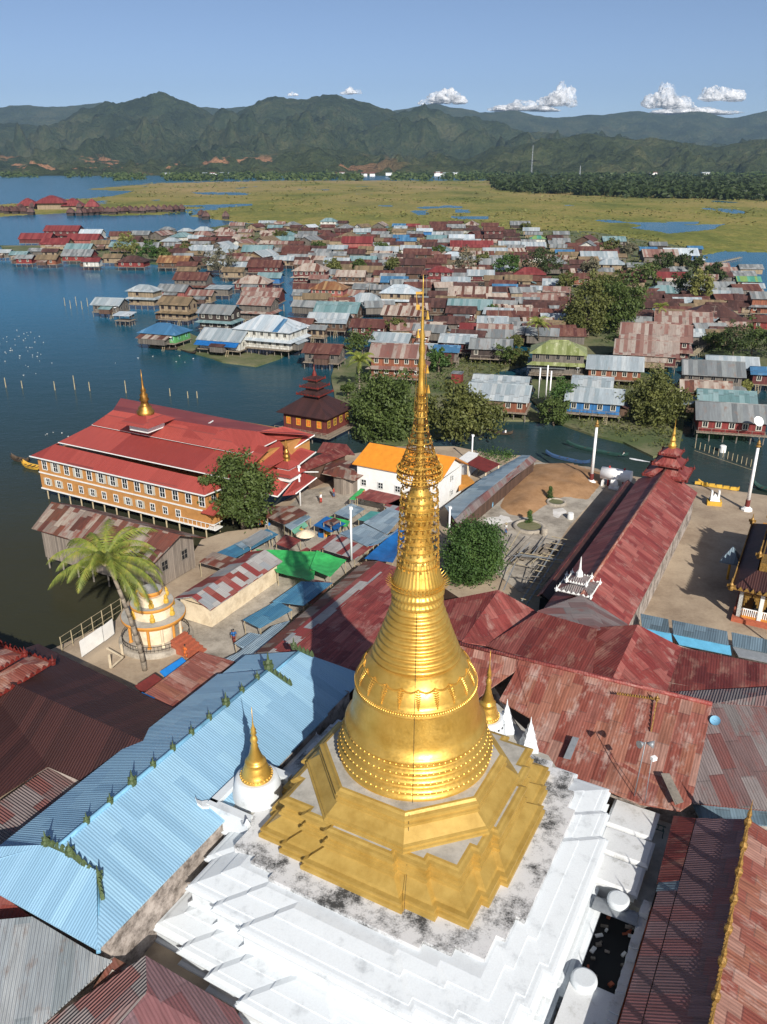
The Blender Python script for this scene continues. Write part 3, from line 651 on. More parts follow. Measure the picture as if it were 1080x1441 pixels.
for k in range(8):
    a0,a1=PI*.15+k*.2,PI*.15+(k+1)*.2; f_=lambda a:(.3+1.1*math.cos(a),2.4+.9*math.sin(a))
    (u0,zz0),(u1,zz1)=f_(a0),f_(a1); b.face([G(u1,13.9,zz1),G(u0,13.9,zz0),G(u0,16.9,zz0),G(u1,16.9,zz1)]); b.face([G(u1,13.9,zz1-.04),G(u1,16.9,zz1-.04),G(u0,16.9,zz0-.04),G(u0,13.9,zz0-.04)])
single(b,'metal_canopy','bent grey metal sheet over the upper end of the dark pit','sheet',None,G(.3,15.4,2))
b=MB().mat('dark'); b.prism([G(-6,13.9,0)[:2],G(1.5,13.9,0)[:2],G(1.5,16.9,0)[:2],G(-6,16.9,0)[:2]],1.45,1.62); o=b.build('pit_floor'); tag(o,'dark littered floor of the pit','ground',kind='structure')
for k in range(26):
    rm=rnd.choice(['whitewash_worn','brick','grey_wood','old_wall']); b=MB().mat(rm); p=G(rnd.uniform(-5.8,1.2),rnd.uniform(14.2,16.7),1.7); b.box(p,(rnd.uniform(.15,.6),rnd.uniform(.1,.3),rnd.uniform(.08,.2)),rnd.uniform(0,3))
    single(b,'rubble_piece',{'whitewash_worn':'whitish','brick':'brick red','grey_wood':'grey wooden','old_wall':'brownish grey'}[rm]+' loose chunk of rubble lying in the dark pit','rubble',None,p,'rubble in the pit')
for (u,v,r_,lab) in ((1.0,15.4,.75,'white disc-shaped stone at the upper edge of the dark pit'),(-6.0,15.0,.8,'white disc-shaped stone at the lower edge of the dark pit')):
    b=MB().mat('whitewash'); b.lathe(G(u,v,0)[:2],[(r_,3.3),(r_*1.03,3.5),(r_,3.65),(r_*.8,3.75)],28); single(b,'round_stone',lab,'stone',None,G(u,v,3.3))
# ------------------------------------------------------------ small stupas
def small_stupa(name,label,c,zb,rw,rd,hd,s,wall=True):
    t=thing(name,label,'stupa',(c.x,c.y,zb)); cc=(c.x,c.y)
    b=MB().mat('whitewash'); b.lathe(cc,[(rw*1.08,zb-3),(rw*1.08,zb+.2),(rw,zb+.3),(rw*.97,zb+.9),(rw*.9,zb+hd*.7),(rw*.8,zb+hd),(rd*1.12,zb+hd+.02)],40); b.build('drum',None,t,t); z=zb+hd
    pr=[(1.0,0),(1.02,.1),(.93,.16),(.95,.3),(.86,.4),(.8,.7),(.7,1.1),(.62,1.25),(.66,1.3),(.66,1.42),(.54,1.5),(.42,1.75),(.46,1.8),(.34,2.0),(.38,2.05),(.27,2.3),(.3,2.35),(.2,2.7),(.24,2.8),(.17,3.0),(.24,3.3),(.18,3.6),(.08,3.8),(.2,3.9),(.14,4.1),(.18,4.2),(.06,4.6),(.03,5.0),(.015,6.2)]
    b=MB().mat('gold_leaf'); b.lathe(cc,[(r*rd,z+h_*s) for r,h_ in pr],36); bl=b.build('gilded_bell',None,t,t)
    b=MB().mat('gold_leaf'); beads(b,cc,rd*.98,z+.22*s,28,.07*rd); b.build('bead_ring',None,bl,t)
    if wall:
        b=MB().mat('whitewash'); 
        for k in range(8):
            a0=PI/4*k; a1=PI/4*(k+1)
    return t
pL=P(364,1127,5.3); small_stupa('small_stupa','small gold-topped white stupa beside the sky-blue roof',pL,5.3,1.95,1.2,2.4,1.0)
pR=P(684,1032,5.5); ss2=small_stupa('small_stupa','small gold-topped white stupa half hidden behind the great stupa',pR,5.0,1.7,1.05,2.2,1.05)
b=MB().mat('dark')
for k in range(20):
    t=2*PI*k/20; x,y=pR.x+1.44*math.cos(t),pR.y+1.44*math.sin(t); b.box((x,y,6.6),(.14,.2,.32),t)
b.build('drum_niches',None,ss2,ss2)
# square enclosure round the left small stupa
en=thing('shrine_platform','white walled platform with horned corners under the small stupa by the blue roof','platform',G(-5.1,-11.1,1.5))
def quadring(u0,u1,v0,v1): return [G(u0,v0,0)[:2],G(u1,v0,0)[:2],G(u1,v1,0)[:2],G(u0,v1,0)[:2]]
b=MB().mat('floor_stone'); b.prism(quadring(-7.4,-2.8,-12.3,-8.9),1.5,5.95); b.build('floor',None,en,en)
for q in ((-7.8,-7.4,-12.7,-9.2),(-2.8,-2.4,-12.7,-9.2),(-7.4,-2.8,-12.7,-12.3)):
    b=MB().mat('whitewash'); b.prism(quadring(*q),1.5,6.6); b.prism(quadring(q[0]-.12,q[1]+.12,q[2]-.12,q[3]+.12),6.6,6.85); b.build('parapet',None,en,en)
for u,v,d in ((-7.8,-12.7,(-1,-1)),(-2.4,-12.7,(1,-1)),(-7.8,-9.3,(-1,1))):
    b=MB().mat('whitewash'); dd=G(*d,0)-G(0,0,0); horn(b,G(u,v,6.8),(dd.x,dd.y,0),1.3); b.build('corner_horn',None,en,en)
# pointed white corner posts at the back
for (px,py,lab) in ((745,1048,'pointed white corner block beside the red roof'),(712,1022,'pointed white corner block nearest the hidden small stupa')):
    p=P(px,py,5.6); b=MB().mat('whitewash'); b.lathe((p.x,p.y),[(1.0,4.4),(.95,5.6),(.7,6.1),(.72,6.3),(.5,6.5),(.52,6.9),(.3,7.1),(.32,7.4),(.1,7.8),(.02,8.4)],4,ph=GA+.3); single(b,'corner_pinnacle',lab,'pinnacle',None,(p.x,p.y,4.4))
b=MB().mat('floor_stone'); b.prism([P(x,y,5.2)[:2] for x,y in ((640,980),(700,990),(760,1045),(790,1090),(750,1100),(600,1040))],1.5,5.2); single(b,'stone_landing','grey stone landing behind the gold terraces','landing',None,P(700,1040,1.5))
# ------------------------------------------------------------ generic near building
def bld(name,label,cat,faces,walls=None,wmat='old_wall',z0=1.5,th=.12,group=None,gables=(),ins=.5,extra=None):
    """faces: list of (material, [points]); walls: eave polygon"""
    pts=[Vector(p) for f in faces for p in f[1]]; c=centroid(pts); t=thing(name,label,cat,(c.x,c.y,z0),0,group)
    for f in faces:
        mt,pl=f[0],f[1]; b=MB().mat(mt); b.slab(pl,th); b.build(f[2] if len(f)>2 else 'roof',None,t,t)
    if walls:
        q=inset(walls,ins); b=MB().mat(wmat); zs=[p[2]-th-.05 for p in walls]; b.prism(q,z0,zs,cap=False)
        for g_ in gables: b.face([Vector(p) for p in g_])
        b.build('wall',None,t,t)
    return t
def GG(pts): return [G(*p) for p in pts]
def crest(b,a,c,n,h,w=.12,tilt=0):
    """row of flame-shaped crests along an edge"""
    a,c=Vector(a),Vector(c); d=(c-a)/n
    for k in range(n):
        p=a+d*(k+.5); e=d*.48; i=len(b.v); nr=Vector((-d.y,d.x,0)).normalized()*w*.5
        for sg in (-1,1): b.v+=[tuple(p-e+nr*sg),tuple(p+e+nr*sg),tuple(p+e*.5+nr*sg+Vector((0,0,h*.55))),tuple(p+nr*sg*.3+Vector((0,0,h))),tuple(p-e*.5+nr*sg+Vector((0,0,h*.5)))]
        b.face(None,[i,i+1,i+2,i+3,i+4]); b.face(None,[i+9,i+8,i+7,i+6,i+5])
        for q in range(5): b.face(None,[i+(q+1)%5,i+q,i+5+q,i+5+(q+1)%5])
    return b
# sky-blue hall
v0,vr,v1=-23.4,-17.45,-11.3
bh=bld('blue_roof_hall','long hall with sky-blue corrugated roof and dark ridge finials','hall',[
 ('roof_sky',GG([(-16.9,-14.3,7.14),(-16.9,vr,8.5),(6.4,vr,8.5),(6.4,v1,5.85),(-20,v1,5.85)])),
 ('roof_sky',GG([(6.4,vr,8.5),(-16.9,vr,8.5),(-16.9,-18.9,7.87),(-19.5,v0,6.1),(-8.8,v0,6.1),(-8.8,v0+.0,5.7),(0,v0,6.1),(6.4,v0,6.1)])),
 ('roof_sky',GG([(-16.9,-18.9,7.87),(-16.9,-14.3,7.9),(-20,v1,5.8),(-20,v0-5,5.6)])),
 ('roof_sky',GG([(6.45,vr,7.7),(6.45,v1-.3,5.5),(13.6,v1-.3,5.5),(11.2,vr,7.7)])),
 ('roof_sky',GG([(11.2,vr,7.7),(10.6,v0,5.8),(6.45,v0,5.8),(6.45,vr,7.7)]))],
 walls=GG([(-19.6,v1,5.85),(11,v1,5.85),(11,v0,5.8),(-19.6,v0,5.8)]),wmat='old_wall',
 gables=[GG([(6.3,vr,8.4),(6.3,v0+.6,5.6),(6.3,v1-.6,5.5)])])
b=MB().mat('tinblue_flat'); b.tube(G(-16.9,vr,8.55),G(6.4,vr,8.55),.16,.16,8); b.tube(G(-16.9,-14.3,7.18),G(-20,v1,5.55),.14,.14,8); b.tube(G(6.45,vr,7.75),G(11.2,vr,7.75),.13,.13,8); b.build('ridge_cap',None,bh,bh)
def fin(b,p,s=1.0):
    p=Vector(p); b.lathe((p.x,p.y),[(.3*s,p.z-.1),(.34*s,p.z+.2*s),(.2*s,p.z+.35*s),(.26*s,p.z+.55*s),(.1*s,p.z+.8*s),(.03*s,p.z+1.4*s)],6)
    for a in (0,PI/2): b.box((p.x,p.y,p.z+.35*s),(.9*s,.1*s,.35*s),a-GA)
    return b
for k,(px,py) in enumerate([(145,1148),(165,1134),(195,1106),(225,1079),(248,1058),(270,1038),(291,1022),(318,999),(339,982),(354,969)]):
    u=-14.6+k*2.15; b=MB().mat('green_fin'); fin(b,G(u,vr,8.55),0.9 if k in (2,7) else .62); b.build('ridge_finial',None,bh,bh)
for a,c in (((-16.9,-18.9,7.95),(-16.9,-16.6,8.15)),((-16.9,-16.6,8.15),(-16.9,-14.2,7.25)),((6.4,vr,8.5),(6.4,-15,7.6)),((11.2,vr-.6,7.9),(11.2,vr+1.6,7.6)),((-16.9,-14.2,7.25),(-17.7,-13.1,6.7))):
    b=MB().mat('green_fin'); crest(b,G(*a),G(*c),5,.6,.25); fin(b,G(*a),.8); b.build('gable_crest',None,bh,bh)
b=MB().mat('green_fin'); fin(b,G(6.4,vr,8.6),1.2); b.build('ridge_finial',None,bh,bh)
b=MB().mat('roof_sky'); b.face(GG([(-16.95,-18.9,7.85),(-16.95,-14.3,7.1),(-16.95,vr,8.45)])); b.build('gablet',None,bh,bh)
# broad brown roof, its lean-tos
bld('brown_roof_hall','wide low hall under a dark brown corrugated roof','hall',[
 ('roof_brown',[G(-4.0,-44,6.6),G(-4.6,-21.6,6.6),G(-8.9,-24.0,4.7),P(67,1078,4.7),P(-5,1124,4.7),P(-80,1150,4.7)]),
 ('roof_brown',GG([(-4.6,-21.6,6.6),(-4.0,-44,6.6),(3.2,-44,5.0),(1.5,-24.3,5.0)]))],
 walls=GG([(-8.9,-24.4,4.7),(1.2,-24.4,4.9),(2.5,-38,4.9),(-9.5,-39,4.7)]),wmat='old_wall')
bld('patched_roof_shed','low shed with blue-grey and rust patched roof beside the blue hall','shed',[
 ('roof_greyred',[P(-20,1142,4.2),P(67,1081,4.2),P(117,1103,3.6),P(8,1193,3.6),P(-20,1210,3.6)])],walls=[P(-15,1150,4),P(67,1085,4),P(112,1103,3.5),P(0,1195,3.5)])
bld('striped_rust_shed','shed with rust-striped pale roof between the palm and the blue hall','shed',[
 ('roof_oxide_b',[P(200,978,4.6),P(281,917,4.6),P(331,931,4.0),P(230,1010,4.0)])],walls=[P(203,978,4.6),P(281,919,4.6),P(328,931,4.),P(230,1008,4.)])
b=MB().mat('blue_tarp'); b.slab([P(188,983,4.75),P(200,974,4.75),P(218,982,4.6),P(205,996,4.6)],.03); single(b,'blue_tarp','small blue tarpaulin at the left corner of the rust-striped shed roof','tarp',None,P(202,984,4.6))
bld('long_low_shed','narrow maroon lean-to roof with a pale cyan edge strip','shed',[
 ('roof_brown',[P(90,930,4.8),P(200,977,4.8),P(190,998,4.2),P(108,957,4.2)]),('cyan_paint',[P(90,928.5,4.9),P(200,976,4.9),P(200,978,4.9),P(90,930.5,4.9)],'edge_strip')],walls=[P(92,932,4.8),P(198,978,4.8),P(189,996,4.2),P(108,957,4.2)])
bld('blue_strip_roof','narrow bright blue roof beside the rust-striped shed','shed',[('blue_paint',[P(225,945,3.6),P(256,925,3.6),P(262,930,3.2),P(233,953,3.2)])],walls=[P(225,946,3.6),P(256,926,3.6),P(261,930,3.2),P(233,952,3.2)])
bld('maroon_strip_roof','short maroon roof between the palm and the rust-striped shed','shed',[('maroon',[P(190,965,4.2),P(217,948,4.2),P(228,955,3.8),P(200,975,3.8)])],walls=[P(191,966,4.2),P(217,949,4.2),P(227,955,3.8),P(200,974,3.8)])
bld('grey_roof_hall','weathered grey corrugated roof below the blue hall','hall',[
 ('roof_greytin',[P(-60,1300,5.4),P(45,1290,5.4),P(133,1343,4.6),P(158,1352,4.4),P(60,1441,3.6),P(40,1475,3.2),P(-60,1500,3.2)])],walls=[P(-50,1305,5.2),P(45,1295,5.2),P(150,1352,4.3),P(55,1441,3.5)])
bld('plum_roof_shed','grey and plum corrugated roof at the lower left edge of the white terrace','shed',[
 ('roof_greyred',[P(205,1345,4.6),P(207,1397,4.6),P(150,1470,3.4),P(50,1500,3.0),P(60,1441,3.2)]),
 ('roof_plum',[P(205,1345,4.6),P(330,1420,3.0),P(380,1500,2.6),P(120,1500,3.2),P(207,1397,4.6)])],walls=[P(205,1355,4.4),P(325,1422,2.9),P(300,1460,2.8),P(90,1450,3.0)])
bld('rusty_lean_to','small rust-coloured lean-to between the grey and plum roofs','shed',[('roof_rustpatch',[P(130,1392,3.6),P(160,1347,3.9),P(188,1362,3.4),P(150,1392,3.2)])],walls=[P(132,1391,3.6),P(160,1349,3.9),P(186,1362,3.4),P(150,1391,3.2)])
bld('red_patch_roof','small rusty red roof under the left edge of the blue hall','shed',[('roof_patch',[P(-30,1255,4.4),P(5,1262,4.4),P(48,1293,4.0),P(-30,1312,3.8)])],walls=[P(-25,1258,4.3),P(5,1264,4.3),P(44,1293,3.9),P(-25,1308,3.7)])
# ------------------------------------------------------------ red roofs on the right
F_=bld('great_red_hall','great hall under a weathered pink-red sheet roof behind the gold stupa','hall',[
 ('roof_oxide_b',[P(620,899,8),P(727,925,8),P(727,943,7.4),P(690,969,6.4),P(650,1000,5.6),P(610,985,5.8)]),
 ('roof_oxide_b',[P(727,925,8),P(1003,991,8),P(974,1130,5.0),P(958,1141,4.8),P(900,1131,4.9),P(750,1068,5),P(746,1010,5.9),P(703,985,6.2),P(727,943,7.4)]),
 ('roof_greyred',[P(1003,991,8),P(1180,962,8),P(1180,1142,5),P(1085,1141,5),P(974,1130,5.0)])],
 walls=[P(655,905,7.2),P(1100,985,7.2),P(1100,1135,4.9),P(970,1128,4.9),P(752,1066,4.9),P(704,985,6)],wmat='old_wall',ins=.3)
b=MB().mat('crest_gold'); crest(b,P(868,977,8.1),P(925,985,8.1),16,.3,.1); fin(b,P(925,985,8.1),.5); b.build('ridge_crest',None,F_,F_)
for a,c in (((925,985,8.0),(917,1030,6.8)),): b=MB().mat('crest_gold'); crest(b,P(*a),P(*c),8,.25,.1); b.build('hip_crest',None,F_,F_)
b=MB().mat('roof_oxide'); b.tube(P(640,904,8.05),P(1003,991,8.05),.2,.2,8); b.build('ridge_cap',None,F_,F_)
bld('slate_strip_roof','narrow dark slate-grey corrugated roof at the right edge','shed',[('roof_steel',[P(975,1131,4.6),P(1180,1142,4.6),P(1180,1172,4.2),P(985,1152,4.2)])],walls=[P(976,1132,4.6),P(1170,1143,4.6),P(1170,1170,4.2),P(985,1150,4.2)])
C_=bld('crossing_hall','low hipped hall of dark red and bright red sheet roofs behind the great hall','hall',[
 ('roof_oxide_dark',[P(758,861,8.6),P(841,885,8.6),P(834,956,7.0),P(684,908,7.0)]),
 ('roof_oxide_dark',[P(839,883,8.2),P(898,879,8.8),P(858,964,7.1),P(835,957,7.0)]),
 ('roof_oxide',[P(898,879,8.8),P(960,911,7.4),P(939,973,6.9),P(858,964,7.1)]),
 ('roof_oxide_dark',[P(960,911,7.4),P(1180,955,7.6),P(1180,992,7.0),P(939,973,6.9)]),
 ('roof_greyred',[P(935,974,7.0),P(1180,962,8.2),P(1180,1000,7.4),P(1003,990,8.0)])],
 walls=[P(690,900,6.8),P(765,865,8),P(895,885,8),P(1100,950,7),P(1000,985,7),P(850,958,6.8)],wmat='old_wall',ins=.2)
bld('small_red_hall','short gabled hall with red sheet roof touching the right of the gold stupa','hall',[
 ('roof_oxide_dark',[P(600,850,8.2),P(702,830,8.8),P(654,902,7.2),P(600,890,6.9)]),
 ('roof_oxide',[P(702,830,8.8),P(758,862,7.6),P(684,908,7.0),P(650,903,7.2)])],walls=[P(615,850,7.5),P(702,833,7.5),P(752,862,7.4),P(684,905,6.9),P(620,890,6.8)],wmat='old_wall',ins=.3)
# long hall running to the water
LH=bld('long_red_hall','long straight hall with weathered red sheet roof running down to the canal','hall',[
 ('roof_oxide',GG([(33.5,3.1,8.4),(77,3.1,8.4),(77,8.0,5.6),(34.5,8.0,5.6)])),
 ('roof_oxide',GG([(77,3.1,8.4),(33.5,3.1,8.4),(31.5,-.6,6.2),(77,-.6,6.2)])),
 ('roof_greyred',[G(33.5,3.1,8.4),P(756,860,8.55),P(841,886,8.55),G(34.5,8.0,5.6)]),('roof_oxide',[G(33.5,3.1,8.4),G(31.5,-.6,6.2),P(756,860,8.5)])],
 walls=GG([(33,-.2,5.9),(76.5,-.2,5.9),(76.5,7.8,5.5),(33,7.8,5.5)]),wmat='old_wall',gables=[GG([(76.3,3.1,8.3),(76.3,-.1,6),(76.3,7.6,5.6)])],ins=.25)
b=MB().mat('roof_oxide_b'); b.tube(G(33.5,3.1,8.45),G(77,3.1,8.45),.18,.18,8); b.build('ridge_cap',None,LH,LH)
bld('shadow_gap_roof','red-edged lower roof, darkened for the shadow gap left of the long red hall','roof strip',[  # dark lower roof and walls stand in for the shadowed gap
 ('roof_brown',GG([(37,-1.0,4.7),(78,-1.0,4.7),(78,-2.2,5.4),(37,-2.2,5.4)])),('roof_oxide',GG([(37,-2.15,5.5),(78,-2.15,5.5),(78,-2.7,5.1),(37,-2.7,5.1)]),'roof_edge')],walls=GG([(37.2,-1.1,4.7),(77.8,-1.1,4.7),(77.8,-2.5,5.1),(37.2,-2.5,5.1)]),wmat='dark',ins=.1)
def tiers(t,cx,cy,z,sizes,mat,wmat,fm,rot=0,hr=.55,gap=.7):
    for k,s in enumerate(sizes):
        b=MB().mat(wmat); b.lathe((cx,cy),[(s*.62,z),(s*.62,z+gap)],4,ph=rot); b.build('drum',None,t,t); z+=gap*.75
        b=MB().mat(mat); nx=(sizes[k+1] if k+1<len(sizes) else s*.3)*.66
        b.lathe((cx,cy),[(s,z-.1),(s*1.0,z+.05),(s*.8,z+hr*.35),(nx,z+hr)],4,ph=rot); rf=b.build('tier_roof',None,t,t)
        b=MB().mat(fm)
        for q in range(4):
            a=rot+PI/2*q; a2=rot+PI/2*(q+1); A=Vector((cx+s*math.cos(a),cy+s*math.sin(a),z)); B=Vector((cx+s*math.cos(a2),cy+s*math.sin(a2),z)); crest(b,A,B,7,.28,.08); fin(b,A,.45)
        b.build('eave_crest',None,rf,t); z+=hr
    return z
TW=thing('tiered_spire','carved tiered red spire with gold tip at the canal end of the long red hall','spire',G(78.5,3.4,6.5))
gz=tiers(TW,*G(78.3,3.4,0)[:2],7.0,[4.4,3.0,2.1],'roof_oxide','red_fin','red_fin',GA*-1+PI/4,.9,.8)
b=MB().mat('gold_leaf'); c2=G(78.3,3.4,0); b.lathe(c2[:2],[(.5,gz-.2),(.6,gz+.3),(.35,gz+.8),(.42,gz+1.1),(.2,gz+1.7),(.25,gz+2.0),(.05,gz+3.2),(.02,gz+4.2)],12); b.build('finial',None,TW,TW)
TW2=thing('roof_lantern','grey star-shaped tiered lantern with pointed tip on the near end of the long red hall','spire',G(35.2,2.2,7))
gz=tiers(TW2,*G(35.2,2.2,0)[:2],7.9,[2.6,1.5],'roof_greyred','trim_white','trim_white',GA*-1+PI/4,.5,.5)
b=MB().mat('trim_white'); c2=G(35.2,2.2,0); b.lathe(c2[:2],[(.4,gz-.2),(.35,gz+.3),(.15,gz+.7),(.03,gz+2.2)],8); b.build('finial',None,TW2,TW2)
# lower right roofs with golden crest
LR=bld('crested_roof_hall','dark plum corrugated hall with golden flame crest along its ridge at the lower right','hall',[
 ('roof_plum',GG([(8.4,22.2,7.6),(-13,22.2,7.6),(-13,18.9,5.7),(9,18.9,5.7)])),
 ('roof_oxide_dark',GG([(9,18.85,5.65),(2.6,18.85,5.65),(2.4,17.5,4.9),(9.4,17.3,4.9)])),
 ('roof_plum',GG([(1.6,18.85,5.65),(-13,18.85,5.65),(-13,17.7,5.0),(1.6,17.7,5.0)])),
 ('roof_steel',GG([(2.6,19.0,5.68),(1.6,19.0,5.68),(1.6,17.6,4.95),(2.6,17.6,4.95)])),
 ('roof_oxide_b',GG([(-13,22.2,7.6),(8.4,22.2,7.6),(8.4,30,4.8),(-13,30,4.8)]))],
 walls=GG([(8.6,17.7,4.9),(-13,17.7,4.9),(-13,29.5,4.8),(8.2,29.5,4.8)]),wmat='old_wall',ins=.3,gables=[GG([(8.0,22.2,7.5),(8.0,18,5),(8.0,29,4.9)])])
b=MB().mat('crest_gold'); crest(b,G(8.4,22.2,7.65),G(-13,22.2,7.65),64,.42,.22); b.build('ridge_crest',None,LR,LR)
for k in range(9):
    u=7.6-k*2.45; b=MB().mat('crest_gold'); p=G(u,22.2,7.7); b.lathe(p[:2],[(.22,p.z),(.28,p.z+.4),(.12,p.z+.7),(.18,p.z+1.0),(.05,p.z+1.5),(.01,p.z+2.3)],6); b.build('ridge_spike',None,LR,LR)
# loose planks and sheets lying on roofs
for (pts,mt,lab) in (([P(930,1092,5.9),P(942,1092,5.9),P(962,1132,5.2),P(950,1136,5.2)],'grey_wood','dark grey board lying on the great hall roof near its eave'),
 ([P(806,1040,6.1),P(815,1042,6.1),P(803,1072,5.5),P(793,1070,5.5)],'grey_metal','pale grey sheet lying on the great hall roof nearest the gold terrace'),
 ([P(1056,1232,6.9),P(1060,1232,6.9),P(1072,1290,6.6),P(1068,1291,6.6)],'grey_wood','thin board on the roof beside the golden crest')):
    b=MB().mat(mt); b.slab([p+Vector((0,0,.25)) for p in pts],.05); single(b,'loose_board',lab,'board',None,centroid(pts))
def dish(p,s,label,mat='pole_white',tilt=(0.2,-.8,.6)):
    t=thing('satellite_dish',label,'satellite dish',p); d=Vector(tilt).normalized(); x=d.orthogonal().normalized(); y=d.cross(x); b=MB().mat(mat); b.smooth=True; n=16; i=len(b.v); c=Vector(p)+Vector((0,0,.9*s)); R=[(0.02,0),(.5,.06),(.9,.22),(1,.3)]
    for r,h_ in R:
        for k in range(n): a=2*PI*k/n; b.v.append(tuple(c+(x*math.cos(a)+y*math.sin(a))*r*s+d*h_*s))
    for j in range(3):
        for k in range(n): b.face(None,[i+j*n+k,i+j*n+(k+1)%n,i+(j+1)*n+(k+1)%n,i+(j+1)*n+k])
    b.build('reflector',None,t,t); b=MB().mat('grey_metal'); b.tube(p,c,.05*s,.05*s,6); b.tube(c,c+d*.8*s,.02*s,.02*s,4); b.build('mount',None,t,t)
dish(P(1006,1020,7.2),.42,'small pale blue satellite dish on the pink-grey roof at the right','tinblue_flat',(-.3,-.5,.8))
dish(P(1066,600,4.5),1.0,'white satellite dish on the corner of the dark red canal house')
# loudspeaker pole and antenna on the great hall
t=thing('loudspeaker_pole','two horn loudspeakers on a thin pole above the great hall roof','loudspeaker',P(893,1120,5.0)); b=MB().mat('grey_metal'); p=P(893,1120,5.0); q=p+Vector((.2,-.1,5.2)); b.tube(p,q,.04,.04,6); b.build('pole',None,t,t)
for s_ in (-1,1):
    b=MB().mat('grey_metal'); b.tube(q+Vector((s_*.1,0,-.1)),q+Vector((s_*.55,-.25,-.05)),.06,.3,12); b.build('horn',None,t,t)
t=thing('small_pole_lamp','small white floodlight on a thin pole at the eave of the great hall','lamp',P(908,1130,5.0)); b=MB().mat('grey_metal'); p=P(908,1130,5.0); b.tube(p,p+Vector((0,0,4.2)),.03,.03,6); b.build('pole',None,t,t); b=MB().mat('pole_white'); b.box(p+Vector((.1,-.1,4.3)),(.4,.3,.3),.4); b.build('lamp_head',None,t,t)
b=MB().mat('boat_green'); p=G(9.3,15.6,3.1)
for k in range(2): b.tube(G(9.6-k*.55,15.2,3.4),G(9.6-k*.55,16.9,3.4),.045,.045,5)
for k in range(5): b.tube(G(9.05,15.3+k*.36,3.4),G(9.6,15.3+k*.36,3.4),.035,.035,5)
for k in range(2): b.tube(G(9.3,15.3+k*1.5,1.6),G(9.3,15.3+k*1.5,3.4),.04,.04,5)
single(b,'metal_ladder','pale green metal ladder frame between the terrace and the plum roof','ladder',None,p)
# ------------------------------------------------------------ trees
def quads(c,n,size,rnd,b,spread,flatten=.8,up=.35):
    for _ in range(n):
        p=Vector((rnd.gauss(0,1),rnd.gauss(0,1),rnd.gauss(0,1)*flatten))*spread
        d=p.normalized() if p.length>1e-6 else Vector((0,0,1))
        nr=(d*.5+Vector((rnd.uniform(-1,1),rnd.uniform(-1,1),rnd.uniform(-.6,1)))+Vector((0,0,up))).normalized()
        x=nr.orthogonal().normalized(); a=rnd.uniform(0,2*PI); y=nr.cross(x); x,y=x*math.cos(a)+y*math.sin(a),y*math.cos(a)-x*math.sin(a)
        s=size*rnd.uniform(.6,1.35); q=c+p; i=len(b.v)
        b.v+=[tuple(q-x*s),tuple(q+y*s*.55+nr*s*.15),tuple(q+x*s),tuple(q-y*s*.55+nr*s*.15)]
        b.f.append([i,i+1,i+2,i+3]); b.mi.append(b.cur); b.sm.append(False)
def crown_mb(c,rx,ry,rz,K,n,leaf,seed,mat,lump=.35,bottom=-.75):
    rnd=random.Random(seed); b=MB().mat(mat); c=Vector(c)
    for k in range(K):
        while True:
            d=Vector((rnd.gauss(0,1),rnd.gauss(0,1),rnd.gauss(0,1))).normalized()
            if d.z>bottom: break
        rr=rnd.uniform(.35,1.0)**.5*(1+lump*noise.noise(d*1.7+Vector((seed,0,0)))*1.6)
        p=c+Vector((d.x*rx*rr,d.y*ry*rr,d.z*rz*rr)); quads(p,n,leaf,rnd,b,min(rx,rz)*rnd.uniform(.10,.2))
    return b
def tree(name,label,cx,cy,zc,rpx,rzf,K,n,leaf,mat,seed,zg=.6,trunk=.22,group=None,lump=.55,limbs=6,bottom=-.75,ryf=1.0):
    c=P(cx,cy,zc); d=pix(c)[2]; R=rpx/F*d; t=thing(name,label,'tree',(c.x,c.y,zg),0,group)
    crown_mb(c,R,R*ryf,R*rzf,K,n,leaf,seed,mat,lump,bottom).build('crown',None,t,t)
    rnd=random.Random(seed+5); b=MB().mat('bark'); fk=Vector((c.x,c.y,zg+(zc-zg)*.45)); b.path([(c.x+.2,c.y,zg-.4),(c.x,c.y,zg+(zc-zg)*.2),fk],[trunk*1.4,trunk,trunk*.8],8)
    for k in range(limbs):
        a=2*PI*k/limbs+rnd.random(); e=c+Vector((math.cos(a)*R*.6,math.sin(a)*R*.6,R*rzf*rnd.uniform(-.1,.6))); m_=fk.lerp(e,.5)+Vector((0,0,.2*R*rzf)); b.path([fk,m_,e],[trunk*.6,trunk*.4,trunk*.12],6)
    b.build('trunk',None,t,t); return t
